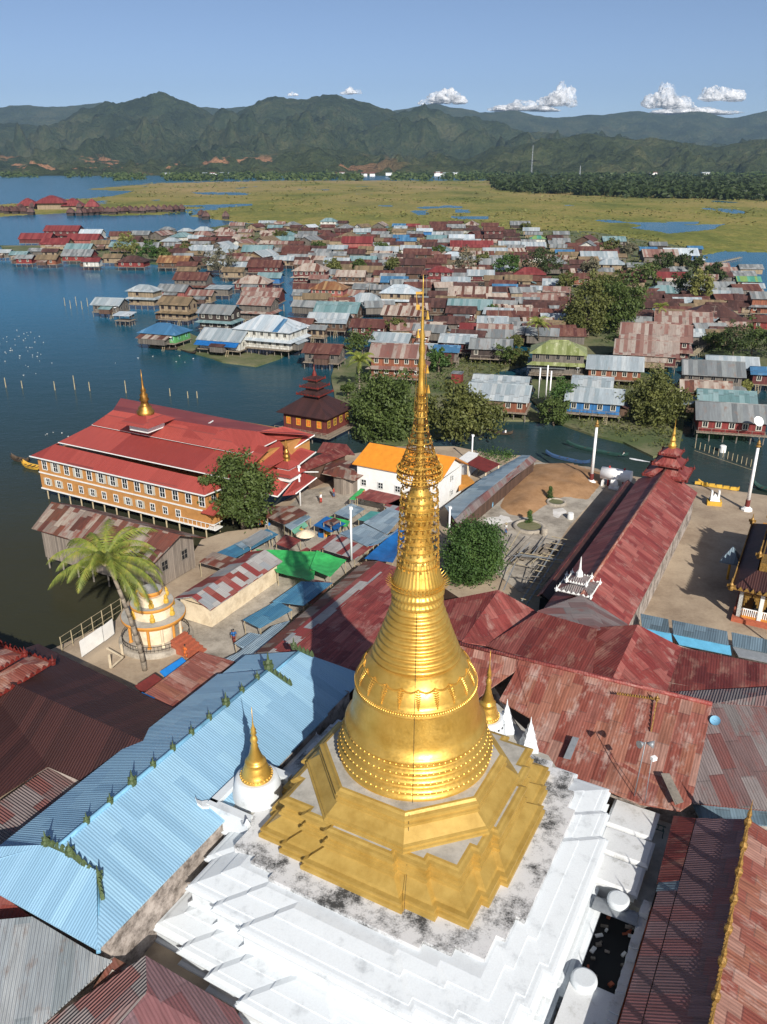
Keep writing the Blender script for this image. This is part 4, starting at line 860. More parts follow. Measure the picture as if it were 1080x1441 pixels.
def palm(name,label,base,top,rf,n,seed,mat='leaf_palm',tr=.2,group=None):
    rnd=random.Random(seed); base,top=Vector(base),Vector(top); t=thing(name,label,'palm tree',base,0,group)
    b=MB().mat('palm_bark'); pts=[];K=12
    for k in range(K+1):
        u=k/K; p=base.lerp(top,u); off=(base-top)*0; p.x=base.x+(top.x-base.x)*u**1.5; pts.append(p)
    b.path([pts[0]-Vector((0,0,.5))]+pts,[tr*1.5]+[tr*(1.25-.5*k/K) for k in range(K+1)],9); b.build('trunk',None,t,t)
    for k in range(n):
        a=2*PI*k/n*2.4+rnd.uniform(-.2,.2); el=rnd.uniform(-.15,1.25) if k>n*.25 else rnd.uniform(.9,1.4); L=rf*rnd.uniform(.85,1.1); h=Vector((math.cos(a),math.sin(a),0)); b=MB().mat(mat); p=top.copy(); ang=el; S=12; prev=p; side=Vector((-h.y,h.x,0))
        rach=[p.copy()]
        for q in range(S):
            dr=h*math.cos(ang)+Vector((0,0,math.sin(ang))); p=p+dr*(L/S); rach.append(p.copy()); ang-=(.13+.07*q/S)*(1.1 if el>.5 else .8)
        b.path(rach,[.05-.0035*q for q in range(S+1)],4)
        for q in range(S*4):
            u=(q+.5)/(S*4); i0=min(S-1,int(u*S)); f_=u*S-i0; c=rach[i0].lerp(rach[i0+1],f_); dr=(rach[i0+1]-rach[i0]).normalized(); ll=min(1.15,rf*.2)*math.sin(PI*min(1,u*.92+.1))**.6+.05
            for sg in (-1,1):
                e=c+(side*sg*.8+dr*.55+Vector((0,0,-.42-.3*rnd.random()))).normalized()*ll; wv=dr*.05*rf/5
                i=len(b.v); b.v+=[tuple(c-wv),tuple(c+wv),tuple(e)]; b.f.append([i,i+1,i+2] if sg>0 else [i+1,i,i+2]); b.mi.append(0); b.sm.append(False)
        b.build('frond',None,t,t)
    b=MB().mat('bamboo'); 
    for k in range(7): a=k*.9; b.lathe((top.x+.3*math.cos(a),top.y+.3*math.sin(a)),[(0,top.z-.5),(.15,top.z-.4),(.17,top.z-.25),(0,top.z-.1)],6)
    b.build('coconuts',None,t,t); return t
T=PY(150,789,72.2); palm('coconut_palm','tall leaning coconut palm beside the round yellow shrine',P(204,943,1.5),T,6.9,27,3,tr=.22)
tree('tall_tree','big bushy dark tree hiding the right end of the monastery',337,688,7.2,40,1.35,120,75,.26,'leaf_mid',11,1.5,.3,ryf=.9,bottom=-.9)
tree('tall_tree','large dense tree in front of the water temple',541,577,5.5,46,.95,150,75,.34,'leaf_mid',12,.6,.35,bottom=-.9)
tree('tall_tree','broad leafy tree right of the golden spire by the canal',652,583,5.5,41,.86,130,60,.38,'leaf_olive',13,.6,.3,bottom=-.8)
tree('round_tree','clipped round dark green tree right of the golden stupa',667,778,5.0,41,1.12,260,80,.17,'leaf_bright',14,1.5,.3,lump=.22,bottom=-.95)
tree('tall_tree','dark spreading tree on the canal bank beside the bright blue house',924,565,5,36,.98,120,60,.34,'leaf_olive',15,.5,.3,bottom=-.9)
tree('bank_tree','upper bushy tree left of the bright blue house',799,556,4.5,20,1.0,50,50,.32,'leaf_bright',16,.4,.2,bottom=-.9)
tree('bank_tree','lower bushy tree overhanging the canal left of the bright blue house',780,578,3.2,22,.85,50,55,.3,'leaf_mid',17,.4,.18,bottom=-.9)
tree('great_tree','huge dark tree in the middle of the stilt village, left half',830,434,9,29,1.3,95,48,.5,'leaf_olive',18,.5,.5,bottom=-.9,lump=.45)
tree('great_tree','huge dark tree in the middle of the stilt village, right half',873,430,9,31,1.3,100,48,.5,'leaf_mid',19,.5,.5,bottom=-.9,lump=.45)
tree('great_tree','yellowish tree rising behind the huge dark tree',852,404,10,24,.85,60,44,.5,'leaf_olive',20,.5,.4)
palm('coconut_palm','palm standing left of the mossy green roof',P(757,487,.5),P(757,455,8.2),4.3,20,5)
palm('coconut_palm','palm on the bank below the rust-brown stilt house',P(506,548,.5),P(506,508,8.0),4.6,22,6)
palm('coconut_palm','small palm behind the pale rusty roof at the right',P(930,460,.5),P(930,432,8.5),3.6,14,8)
vt=[(510,480,4.5,22,.8,'leaf_mid','bush behind the palm on the bank'),(618,505,4,14,1.1,'leaf_bright','small bright tree just right of the spire'),(765,366,9,26,.75,'leaf_dark','dark broad tree behind the red hipped roof'),(715,374,7,18,.8,'leaf_bright','bright green tree left of the dark broad tree'),(655,372,6,20,.75,'leaf_grey','pale dry tree behind the red roofed house'),
 (205,352,7,16,.7,'leaf_bright','green tree by the far dark red house'),(178,345,8,18,.7,'leaf_yellow','yellow-green tree at the left of the village'),(228,356,5,14,.6,'leaf_mid','dark low tree in the left of the village'),(308,366,8,24,.62,'leaf_grey','bare greyish tree in the left of the village'),(272,352,4,20,.45,'leaf_olive','low olive bushes amid the village huts'),
 (990,402,8,17,1.1,'leaf_yellow','light green tree behind the dark brown hipped roof'),(965,400,7,20,.9,'leaf_dark','dark tree right of the teal hipped roof'),(935,366,8,18,.6,'leaf_dark','dark tree behind the far red roofs'),(970,368,8,18,.6,'leaf_dark','dark tree right of the far red roofs'),(905,385,7,22,.7,'leaf_mid','green tree left of the far red roofs'),(1006,383,6,14,.8,'leaf_dark','dark tree below the long low striped roof'),
 (1035,480,5.5,22,.95,'leaf_dark','left dark tree of the row at the right edge'),(1062,474,5.5,20,1,'leaf_mid','middle tree of the row at the right edge'),(1092,478,5.5,22,1,'leaf_dark','rightmost dark tree of the row at the right edge'),(1008,478,4,14,.8,'leaf_mid','small tree left of the row at the right edge'),
 (712,497,3.5,18,.7,'leaf_mid','bush under the grey roofs beside the small inlet'),(725,480,3.5,10,.8,'leaf_olive','small tree beside the striped roof'),(650,433,4,8,.8,'leaf_mid','tiny tree between the dark brown roofs'),(690,437,4,12,.7,'leaf_bright','small green tree by the narrow water channel'),(505,372,6,10,.8,'leaf_mid','small tree beside the channel in mid village'),(553,372,6,10,1,'leaf_olive','slim tree left of the brown roofs'),(470,375,6,9,1,'leaf_olive','small tree beside the striped two-storey house'),(680,365,6,14,.7,'leaf_olive','olive tree behind the pale roof'),(618,352,6,10,.7,'leaf_mid','small tree among the far brown roofs'),(537,347,5,9,.7,'leaf_mid','small tree in the far village'),
 (860,345,7,12,.7,'leaf_olive','shrubby tree by the marsh edge'),(885,350,6,12,.7,'leaf_grey','dry shrub by the marsh edge'),(733,500,3,14,.6,'leaf_olive','low bush by the inlet'),(790,500,4,9,.8,'leaf_mid','bush behind the mossy roof'),(395,330,5,10,.6,'leaf_olive','bush in the far left huts'),(345,340,5,12,.6,'leaf_olive','bush amid the far huts at the left'),(450,345,5,10,.6,'leaf_mid','bush amid the far huts'),(830,375,7,12,.8,'leaf_grey','bare tree with blue cloth left of the yellowish tree'),(560,457,5,14,.6,'leaf_olive','scrub in front of the brown two-storey house'),(740,318,4,8,.6,'leaf_olive','bush at the marsh edge'),(797,395,7,14,.8,'leaf_olive','green shrub left of the huge dark tree'),(1050,545,4,8,.8,'leaf_yellow','yellow flowering bush by the right canal houses'),(490,545,3,9,.6,'leaf_mid','bush on the green bank spit')]
for k,(x,y,z,r,f_,mt,lab) in enumerate(vt): tree('village_tree',lab,x,y,z,r,f_,38,34,.55 if y<420 else .36,mt,50+k,.4,.2,'trees among the stilt houses',limbs=3,bottom=-.85)
# bushes and small conifers in the yard
for (x,y,lab) in ((774,703,'small cone-shaped cypress farther from the round bed edge'),(745,737,'small cone-shaped cypress in the round kerbed bed')):
    c=P(x,y,1.6); t=thing('cypress',lab,'tree',(c.x,c.y,1.5)); rnd=random.Random(x); b=MB().mat('leaf_bright')
    for k in range(60): u=rnd.random(); a=rnd.uniform(0,6.3); r_=.55*(1-u)*rnd.uniform(.6,1); quads(c+Vector((r_*math.cos(a),r_*math.sin(a),.1+2.0*u)),22,.09,rnd,b,.12)
    b.build('crown',None,t,t); b=MB().mat('bark'); b.tube(c-Vector((0,0,.2)),c+Vector((0,0,1.4)),.06,.03,6); b.build('trunk',None,t,t)
for (x,y,r_,lab) in ((745,742,2.3,'round stone kerb around the nearer cypress'),(783,708,1.5,'round stone kerb around the farther cypress')):
    c=P(x,y,1.6); t=thing('flower_bed',lab,'flower bed',(c.x,c.y,1.5)); b=MB().mat('concrete'); b.lathe((c.x,c.y),[(r_*.78,1.5),(r_*.78,1.95),(r_,1.95),(r_,1.5)][::-1],32); b.build('kerb',None,t,t)
    b=MB().mat('mud'); b.lathe((c.x,c.y),[(r_*.76,1.5),(r_*.75,1.8)],24); b.build('soil',None,t,t)
def scatter(name,label,px,zb,n,r,leaf,mat,seed,h=.7):
    rnd=random.Random(seed); b=MB().mat(mat); pts=[P(x,y,zb) for x,y in px]; xs=[p.x for p in pts]; ys=[p.y for p in pts]; k=0
    while k<n:
        x,y=rnd.uniform(min(xs),max(xs)),rnd.uniform(min(ys),max(ys))
        if inpoly(x,y,[(p.x,p.y) for p in pts]): quads(Vector((x,y,zb+rnd.uniform(0,h))),12,leaf,rnd,b,r); k+=1
    o=b.build(name); tag(o,label,'vegetation',kind='stuff')
scatter('bank_shrubs','tangled shrubs and reeds along the canal bank',[(742,585),(770,560),(900,520),(960,545),(962,600),(950,636),(880,618),(820,605),(775,588)],.4,260,.7,.3,'leaf_olive',1,1.2)
scatter('bank_shrubs','scrub on the bank around the big canal trees',[(480,560),(520,520),(630,500),(650,520),(620,560),(645,605),(560,620),(500,612)],.4,200,.7,.3,'leaf_mid',2,1.0)
scatter('bank_shrubs','scrub under the middle village trees',[(760,440),(860,490),(950,465),(1000,430),(950,385),(760,395)],.4,240,1.0,.5,'leaf_dark',3,1.6)
scatter('bank_shrubs','green strip beside the small red roof on the canal',[(672,640),(700,636),(728,641),(705,652),(690,650)],1.5,60,.5,.2,'leaf_bright',4,.5)
scatter('bank_shrubs','reeds and scrub between the far huts',[(150,348),(330,318),(830,328),(985,352),(1000,378),(900,400),(560,362),(330,368),(150,362)],.4,700,1.8,.8,'leaf_olive',5,1.5)
scatter('bank_shrubs','water plants at the inlet',[(640,505),(735,500),(742,512),(700,525),(650,535)],.4,120,.6,.3,'leaf_olive',6,.5)
# far wood along the marsh edge and at the hill foot
rnd=random.Random(9); b=MB().mat('leaf_dark')
def blob(b,c,r,rnd,n=3):
    for k in range(n):
        quads(c+Vector((rnd.uniform(-.5,.5)*r,rnd.uniform(-.5,.5)*r,rnd.uniform(0,.5)*r)),7,r*.55,rnd,b,r*.42,.7,.6)
for k in range(2600):
    px=690+500*rnd.random()**.85; D0_=1500+ (1250*rnd.random()); py_=0
    lim=interp([(680,255),(700,268),(760,273),(900,279),(1080,283),(1300,290)],px)
    D=rnd.uniform(1.0,2.6); yb=rnd.uniform(252,lim) ; 
    c=P(px,yb,0); 
    if c.y<800: continue
    blob(b,Vector((c.x,c.y,rnd.uniform(2,7))),rnd.uniform(6,11)*(c.y/1700)**.4,rnd,2)
o=b.build('far_wood'); tag(o,'dark belt of woodland along the marsh at the right','wood',kind='stuff')
b=MB().mat('leaf_mid')
for k in range(3000):
    px=rnd.uniform(-60,1150); yb=rnd.choice([247,249,251,253])+rnd.uniform(-1.5,1.5)
    if px<160 and yb>250: continue
    if fbm(px,3,2,.02)<-.12: continue
    c=P(px,yb,0); blob(b,Vector((c.x,c.y,3)),rnd.uniform(8,15),rnd,1)
o=b.build('far_wood'); tag(o,'hazy line of trees at the foot of the hills','wood',kind='stuff')
# ------------------------------------------------------------ monastery on stilts
def win(name,b_parent,root,c,ud,w_,h_,fr='trim_white',pn='pane',dep=.08,shut=None):
    """window: frame with glass and bars; c centre on the wall, ud unit vector along the wall"""
    ud=Vector(ud).normalized(); nr=Vector((ud.y,-ud.x,0)); c=Vector(c)
    def bx(b,cc,a,h,d): 
        i=len(b.v)
        for s3 in (0,1):
            for s1,s2 in ((-1,-1),(1,-1),(1,1),(-1,1)): b.v.append(tuple(cc+ud*s1*a/2+Vector((0,0,s2*h/2))+nr*d*s3))
        for q in ((4,5,6,7),(0,1,5,4),(1,2,6,5),(2,3,7,6),(3,0,4,7)): b.face(None,[i+k for k in q])
    b=MB().mat(fr); t_=.1
    bx(b,c+Vector((0,0,h_/2)),w_+.1,t_,dep); bx(b,c-Vector((0,0,h_/2)),w_+.1,t_,dep); bx(b,c-ud*w_/2,t_,h_,dep*.9); bx(b,c+ud*w_/2,t_,h_,dep*.9); bx(b,c,.05,h_,dep*.7); bx(b,c,w_,.05,dep*.65)
    if shut:
        b.mat(shut); bx(b,c-ud*(w_*.78),w_*.45,h_,dep*1.2); bx(b,c+ud*(w_*.78),w_*.45,h_,dep*1.2)
    o=b.build(name,None,b_parent,root); b=MB().mat(pn); bx(b,c,w_,h_,dep*.3); b.build('pane',None,o,root); return o
ud=G(0,1,0)-G(0,0,0); vd=G(1,0,0)-G(0,0,0)
mo=bld('monastery','long two-storey ochre monastery on stilts with stacked red roofs','monastery',[
 ('roof_redpaint',GG([(38.3,-86.6,7.4),(38.3,-51.4,7.4),(40.8,-51.4,8.4),(40.8,-55,8.7),(41.2,-84,8.9)])),
 ('roof_redpaint',GG([(38.3,-51.4,7.4),(44.5,-50.6,7.4),(42.0,-54.0,8.9),(40.8,-54.5,8.8)])),
 ('roof_redpaint',GG([(38.3,-86.6,7.4),(41.2,-84,8.9),(42.5,-84,8.9),(44.0,-86.6,7.6)])),
 ('roof_redpaint',GG([(41.3,-83.2,9.35),(41.3,-48,9.35),(49.5,-48,11.7),(49.5,-80.4,11.7)])),
 ('roof_redpaint',[P(130,597,11.3),P(348,639,11.3),P(300,600,13.3),P(159,577,13.3)]),
 ('roof_redpaint',[P(348,639,11.3),P(389,619,11.3),P(362,607,13.2),P(300,600,13.3)]),
 ('roof_redpaint',[P(159,577,13.3),P(300,600,13.3),P(362,607,13.2),P(440,612,11.0),P(300,585,10),P(170,560,10.5)]),
 ('roof_redpaint',[P(362,607,12.4),P(389,619,11.2),P(443,612,10.2),P(400,600,12.2)]),
 ('roof_redpaint',[P(302,668,9.0),P(300,630,10.9),P(392,618,10.9),P(410,640,9.4),P(372,662,8.6)]),
 ('roof_redpaint',[P(443,612,10.2),P(412,632,8.8),P(372,648,8.4),P(372,620,10.0),P(400,605,11.0)]),
 ('roof_redpaint',[P(445,636,7.8),P(420,655,7.2),P(380,668,7.0),P(386,640,8.4),P(425,630,8.6)]),
 ('roof_redpaint',[P(424,663,6.4),P(391,699,4.6),P(366,690,4.8),P(350,672,6.6),P(372,655,8.0)]),
 ('roof_redpaint',[P(391,699,4.6),P(345,688,5.6),P(366,662,7.4)]),
 ('roof_redpaint',[P(446,672,6.0),P(416,695,4.4),P(398,697,4.6),P(424,664,6.2)])],
 walls=None)
b=MB().mat('ochre_wall'); b.prism([G(39,-85.8,0)[:2],G(39,-52.2,0)[:2],G(58,-52.2,0)[:2],G(58,-80,0)[:2],G(44,-85.8,0)[:2]],2.0,7.5); b.build('wall',None,mo,mo)
b=MB().mat('ochre_wall'); b.prism([G(48.5,-80,0)[:2],G(48.5,-49.5,0)[:2],G(62,-49.5,0)[:2],G(62,-78,0)[:2]],7.4,10.2); b.build('upper_wall',None,mo,mo)
b=MB().mat('trim_white')
b.prism([G(38.9,-85.9,0)[:2],G(38.9,-52.1,0)[:2],G(39.3,-52.1,0)[:2],G(39.3,-85.9,0)[:2]],4.55,4.75); b.prism([G(38.85,-85.9,0)[:2],G(38.85,-52.1,0)[:2],G(39.3,-52.1,0)[:2],G(39.3,-85.9,0)[:2]],1.85,2.05)
b.tube(G(38.25,-86.6,7.38),G(38.25,-51.4,7.38),.11,.11,4); b.tube(P(130,597.5,11.2),P(348,639.5,11.2),.12,.12,4); b.tube(P(348,639.5,11.2),P(389,619.5,11.2),.12,.12,4); b.tube(G(38.3,-51.4,7.38),G(44.5,-50.6,7.38),.1,.1,4)
for a,c in (((443,612,10.2),(412,632,8.8)),((445,636,7.8),(420,655,7.2)),((424,663,6.5),(391,699,4.6)),((391,699,4.6),(345,688,5.6)),((446,672,6.0),(416,695,4.4)),((448,664,5.6),(424,664,6.4)),((300,592,12.8),(289,599,12.7))): b.tube(P(*a),P(*c),.1,.1,4)
b.tube(G(41.3,-83.2,9.3),G(41.3,-48,9.3),.09,.09,4); b.build('eave_trim',None,mo,mo)
for k in range(14):
    v=-84.3+k*2.44; win('window',mo,mo,G(38.97,v,6.05),ud,1.0,1.5,shut='shutter' if k in (1,3,5,6,9) else None)
    if k<12: win('window',mo,mo,G(38.97,v+.2,3.3),ud,.85,1.15,shut='shutter' if k in (0,1,4,7,8) else None)
for k in range(2): win('window',mo,mo,G(41+k*2.2,-52.17,6.05),vd*-1,.9,1.4)
for k in range(14):
    for r_ in range(3):
        p=G(39.4+r_*3,-85.2+k*2.5,0); b=MB().mat('bamboo'); b.tube((p.x,p.y,-1),(p.x,p.y,2.0),.12,.12,6); b.build('stilt',None,mo,mo)
b=MB().mat('trim_white'); b.prism([G(39,-57,0)[:2],G(39,-50.6,0)[:2],G(40.6,-50.6,0)[:2],G(40.6,-57,0)[:2]],1.9,2.05)
for k in range(9): b.tube(G(38.8,-57+k*.8,2.0),G(38.8,-57+k*.8,2.9),.04,.04,4)
b.tube(G(38.8,-57,2.9),G(38.8,-50.6,2.9),.06,.06,4); b.tube(G(38.8,-50.6,2.9),G(40.6,-50.6,2.9),.06,.06,4); b.build('veranda',None,mo,mo)
b=MB().mat('roof_redpaint'); b.slab(GG([(38.4,-52.5,4.6),(38.4,-50.2,4.6),(41,-50.2,5.4),(41,-52.5,5.4)]),.1); b.build('porch_roof',None,mo,mo)
# roof lantern with gold spire
c=P(206,588,14.0); tl=thing('roof_spire','small gold spire on a red lantern roof atop the monastery','spire',(c.x,c.y,13)); b=MB().mat('trim_white'); b.lathe((c.x,c.y),[(2.6,12.3),(2.6,13.6)],4,ph=-GA+PI/4); b.build('drum',None,tl,tl)
b=MB().mat('roof_redpaint'); b.lathe((c.x,c.y),[(4.3,13.5),(4.3,13.6),(.4,15.1)],4,ph=-GA+PI/4); b.build('lantern_roof',None,tl,tl)
b=MB().mat('gold_dark'); z=14.9; b.lathe((c.x,c.y),[(1.3,z-.2),(1.35,z+.3),(1.0,z+.5),(1.05,z+.8),(.7,z+1.1),(.5,z+1.7),(.75,z+2.0),(.55,z+2.4),(.65,z+2.7),(.3,z+3.1),(.45,z+3.4),(.2,z+3.9),(.12,z+5),(.04,z+6.6)],14); b.build('spire',None,tl,tl)
c=P(404,655,8.0); tl=thing('roof_spire','small ochre spire on the stepped red porch roof of the monastery','spire',(c.x,c.y,6.6))
for s_,z_ in ((2.9,6.9),(2.0,8.0)):
    b=MB().mat('trim_white'); b.lathe((c.x,c.y),[(s_*.72,z_-.9),(s_*.72,z_)],4,ph=-GA+PI/4); b.build('drum',None,tl,tl)
    b=MB().mat('roof_redpaint'); b.lathe((c.x,c.y),[(s_,z_),(s_,z_+.08),(s_*.4,z_+.85)],4,ph=-GA+PI/4); b.build('tier_roof',None,tl,tl)
b=MB().mat('gold_dark'); z=8.7; b.lathe((c.x,c.y),[(.6,z),(.5,z+.5),(.55,z+.8),(.35,z+1.1),(.42,z+1.5),(.2,z+1.9),(.25,z+2.2),(.05,z+3.3)],12); b.build('spire',None,tl,tl)
bld('maroon_roof_walkway','long dark maroon roof beside the monastery porch','walkway',[('roof_oxide_dark',[P(424,665,5.2),P(495,637,5.2),P(476,628,6.0),P(438,645,6.2),P(405,652,6.2)]),('roof_oxide_dark',[P(446,636,4.8),P(500,640,4.8),P(488,625,5.6),P(455,622,5.6)])],walls=[P(430,662,5),P(490,638,5),P(474,630,5.6),P(432,648,5.8)],wmat='planks_dark')
bld('old_plank_shed','worn plank shed with rusty roof beside the concrete square','shed',[('roof_rustpatch',[P(453,666,4.8),P(478,655,5.2),P(512,668,4.8),P(500,676,4.4),P(480,672,4.6)]),('roof_rustpatch',[P(478,655,5.2),P(455,664,4.8),P(462,645,4.6),P(505,650,4.6),P(512,668,4.8)])],walls=[P(466,670,4.5),P(482,674,4.5),P(510,668,4.6),P(505,652,4.5),P(466,650,4.5)],wmat='planks')
# rusty stilt barn
ba=bld('stilt_barn','weathered plank barn on stilts with rust-streaked gable roof behind the palm','barn',[
 ('roof_rustpatch',GG([(21.4,-66.4,5.9),(21.4,-45.2,5.9),(25.6,-44.6,8.0),(25.6,-67,8.0)])),('roof_rustpatch',GG([(25.6,-67,8.0),(25.6,-44.6,8.0),(30.0,-44.4,5.9),(30.0,-66.8,5.9)]))])
b=MB().mat('planks'); b.prism([G(22,-65.4,0)[:2],G(22,-46,0)[:2],G(29.3,-46,0)[:2],G(29.3,-65.4,0)[:2]],1.7,5.9,cap=False)
b.face(GG([(22,-46,5.9),(29.3,-46,5.9),(25.6,-46,7.8)])); b.face(GG([(29.3,-65.4,5.9),(22,-65.4,5.9),(25.6,-65.4,7.8)])); b.prism([G(22.1,-65.3,0)[:2],G(22.1,-46.1,0)[:2],G(29.2,-46.1,0)[:2],G(29.2,-65.3,0)[:2]],1.6,1.8); b.build('wall',None,ba,ba)
for u in (23.8,27.4): win('window',ba,ba,G(u,-45.95,4.3),vd*-1*-1,1.1,1.3,'grey_wood','dark')
for k in range(8):
    for u in (22.2,29.1):
        p=G(u,-65.2+k*2.72,0); b=MB().mat('grey_wood'); b.tube((p.x,p.y,-1),(p.x,p.y,1.7),.13,.12,6); b.build('stilt',None,ba,ba)
# red and white patched house
rw=bld('patched_roof_house','cream walled house with red and white patched tin roof','house',[
 ('roof_patch',GG([(18.0,-36.6,5.2),(31.9,-36.6,5.2),(31.9,-34.0,4.2),(18.0,-34.0,4.2)])),('roof_patch',GG([(31.9,-36.6,5.2),(18.0,-36.6,5.2),(18.0,-39.4,4.2),(31.9,-39.4,4.2)]))],
 walls=GG([(18.5,-34.5,4.2),(31.4,-34.5,4.2),(31.4,-38.9,4.2),(18.5,-38.9,4.2)]),wmat='cream_wall',gables=[GG([(18.62,-34.6,4.1),(18.62,-38.8,4.1),(18.62,-36.6,5.1)])],ins=.05)
# orange roof building
ob=bld('orange_roof_house','white walled house with bright orange roof behind the spire','house',[
 ('orange_roof',GG([(61.6,-41.4,6.5),(61.6,-26.0,6.5),(65.8,-25.6,8.9),(65.8,-40.6,8.9)])),('orange_roof',GG([(65.8,-40.6,8.9),(65.8,-25.6,8.9),(70.4,-25.4,6.4),(70.4,-41,6.4)]))],
 walls=GG([(62.0,-40.8,6.4),(62.0,-26.3,6.4),(70,-26.3,6.3),(70,-40.8,6.3)]),wmat='whitewall',gables=[GG([(62.1,-26.4,6.3),(69.9,-26.4,6.3),(65.8,-26.4,8.7)]),GG([(69.9,-40.7,6.3),(62.1,-40.7,6.3),(65.8,-40.7,8.7)])],ins=.05)
for k in range(3): win('window',ob,ob,G(61.95,-39.5+k*3,3.6),ud,.9,1.0)
for z in (3.0,5.4): win('window',ob,ob,G(66.0,-26.2,z),vd,.8,.8)
b=MB().mat('ochre'); b.slab([P(646,690,3.0),P(668,678,3.0),P(658,668,3.0),P(646,668,3.0)],.2); b.build('side_terrace',None,ob,ob)
bld('white_kiosk','flat-roofed white kiosk beside the red tin roof by the canal','kiosk',[('whitewall',[P(646,645,4.2),P(660,635,4.2),P(674,638,4.2),P(660,652,4.2)])],walls=[P(647,645,4.2),P(660,636,4.2),P(673,638,4.2),P(660,651,4.2)],wmat='whitewall',ins=.1)
kr=bld('red_tin_shelter','open shelter with plain red tin roof by the canal','shelter',[('maroon',[P(657,652,4.2),P(674,641,4.6),P(704,653,4.2),P(685,664,3.8)])])
for q in ((659,653,4),(684,663,3.6),(702,653,4),(675,643,4.4)): p=P(*q); b=MB().mat('cream_wall'); b.tube((p.x,p.y,1.5),p,.14,.14,6); b.build('post',None,kr,kr)
# tin roof passage beside the sand yard
gp=bld('tin_roof_passage','long grey tin covered passage along the left of the sand yard','passage',[
 ('roof_bluegrey',[P(626,712,3.9),P(680,672,3.9),P(735,640,3.9),P(747,641,4.6),P(702,678,4.6),P(662,708,4.6),P(640,731,4.6)]),
 ('roof_greyred',[P(640,731,4.6),P(662,708,4.6),P(702,678,4.6),P(747,641,4.6),P(756,647,3.8),P(722,672,3.8),P(676,712,3.8),P(646,738,3.8)])],walls=[P(629,713,3.8),P(735,642,3.8),P(753,648,3.7),P(676,711,3.7),P(646,736,3.7)],wmat='planks_dark',ins=.2)
# brown water temple
bt=bld('water_temple','dark maroon pavilion on stilts with tiered dark roof standing in the canal','temple',[
 ('roof_brown',GG([(82.5,-70.8,5.6),(82.5,-59.2,5.6),(86.6,-63.8,8.3),(86.6,-66.8,8.3)])),('roof_brown',GG([(82.5,-59.2,5.6),(93.2,-59.2,5.6),(89.4,-63.8,8.3),(86.6,-63.8,8.3)])),
 ('roof_brown',GG([(93.2,-59.2,5.6),(93.2,-70.8,5.6),(89.4,-66.8,8.3),(89.4,-63.8,8.3)])),('roof_brown',GG([(93.2,-70.8,5.6),(82.5,-70.8,5.6),(86.6,-66.8,8.3),(89.4,-66.8,8.3)]))])
b=MB().mat('wall_maroon'); b.prism([G(83.5,-69.8,0)[:2],G(83.5,-60.2,0)[:2],G(92.2,-60.2,0)[:2],G(92.2,-69.8,0)[:2]],2.2,5.6); b.build('wall',None,bt,bt)
b=MB().mat('plank_deck'); b.prism([G(82.0,-71,0)[:2],G(82.0,-58.6,0)[:2],G(92.6,-58.6,0)[:2],G(92.6,-71,0)[:2]],1.95,2.2); 
for k in range(11): b.tube(G(82.05,-71+k*1.2,2.2),G(82.05,-71+k*1.2,2.95),.05,.05,4)
b.tube(G(82.05,-71,2.95),G(82.05,-58.6,2.95),.05,.05,4); b.build('deck',None,bt,bt)
for v in (-68.6,-66.3,-64,-61.6): win('window',bt,bt,G(83.45,v,4.0),ud,.9,1.3,'yellow_paint','orange_cloth')
for u in (84.6,86.8,89,91.2): win('window',bt,bt,G(u,-60.15,4.0),vd,.8,1.3,'yellow_paint','pane')
for u in (83.6,92.1):
    for v in (-69.7,-66.5,-63.4,-60.3): p=G(u,v,0); b=MB().mat('grey_wood'); b.tube((p.x,p.y,-1),(p.x,p.y,2.0),.13,.13,6); b.build('stilt',None,bt,bt)
p=G(88,-65.3,0); z=8.3; z=tiers(bt,p.x,p.y,8.1,[3.6,2.9,2.1],'roof_brown','planks_dark','red_fin',-GA+PI/4,.7,.9)
b=MB().mat('red_fin'); b.lathe((p.x,p.y),[(.5,z-.3),(.4,z+.4),(.15,z+1),(.03,z+2.2)],8); b.build('finial',None,bt,bt)
# round shrine
rs=thing('round_shrine','cream and gold round three-tier shrine with red steps beside the palm','shrine',P(214,905,1.5)); c=G(13.6,-38.2,0); cc=(c.x,c.y)
b=MB().mat('concrete'); b.lathe(cc,[(4.0,1.5),(4.0,2.0),(3.8,2.1)],40); b.build('base',None,rs,rs)
b=MB().mat('cream_wall'); b.lathe(cc,[(2.1,2.1),(2.1,4.6)],30); b.build('core',None,rs,rs)
for k in range(12):
    a=2*PI*k/12; x,y=c.x+2.75*math.cos(a),c.y+2.75*math.sin(a); b=MB().mat('ochre' if k%2 else 'cream_wall'); b.lathe((x,y),[(.24,2.0),(.24,2.2),(.15,2.3),(.15,4.3),(.26,4.5),(.26,4.6)],10); b.build('column',None,rs,rs)
def drum(name,r0,z0,z1,mt,top='floor_stone',lip=.18):
    b=MB().mat(mt); b.lathe(cc,[(r0-lip,z0),(r0-lip,z1-.35),(r0,z1-.3),(r0,z1-.05),(r0-.06,z1)],40); b.mats.append(top) if top not in b.mats else None; b.mi[-1]=b.mats.index(top); return b.build(name,None,rs,rs)
drum('lower_roof',3.45,4.5,5.0,'ochre'); b=MB().mat('cream_wall'); b.lathe(cc,[(2.2,5.0),(2.2,6.1)],36); b.build('middle_drum',None,rs,rs)
drum('middle_roof',2.35,6.0,6.4,'ochre'); b=MB().mat('cream_wall'); b.lathe(cc,[(1.6,6.4),(1.5,7.4)],30); b.build('upper_drum',None,rs,rs)
drum('upper_roof',1.25,7.3,7.9,'ochre',lip=.1); 
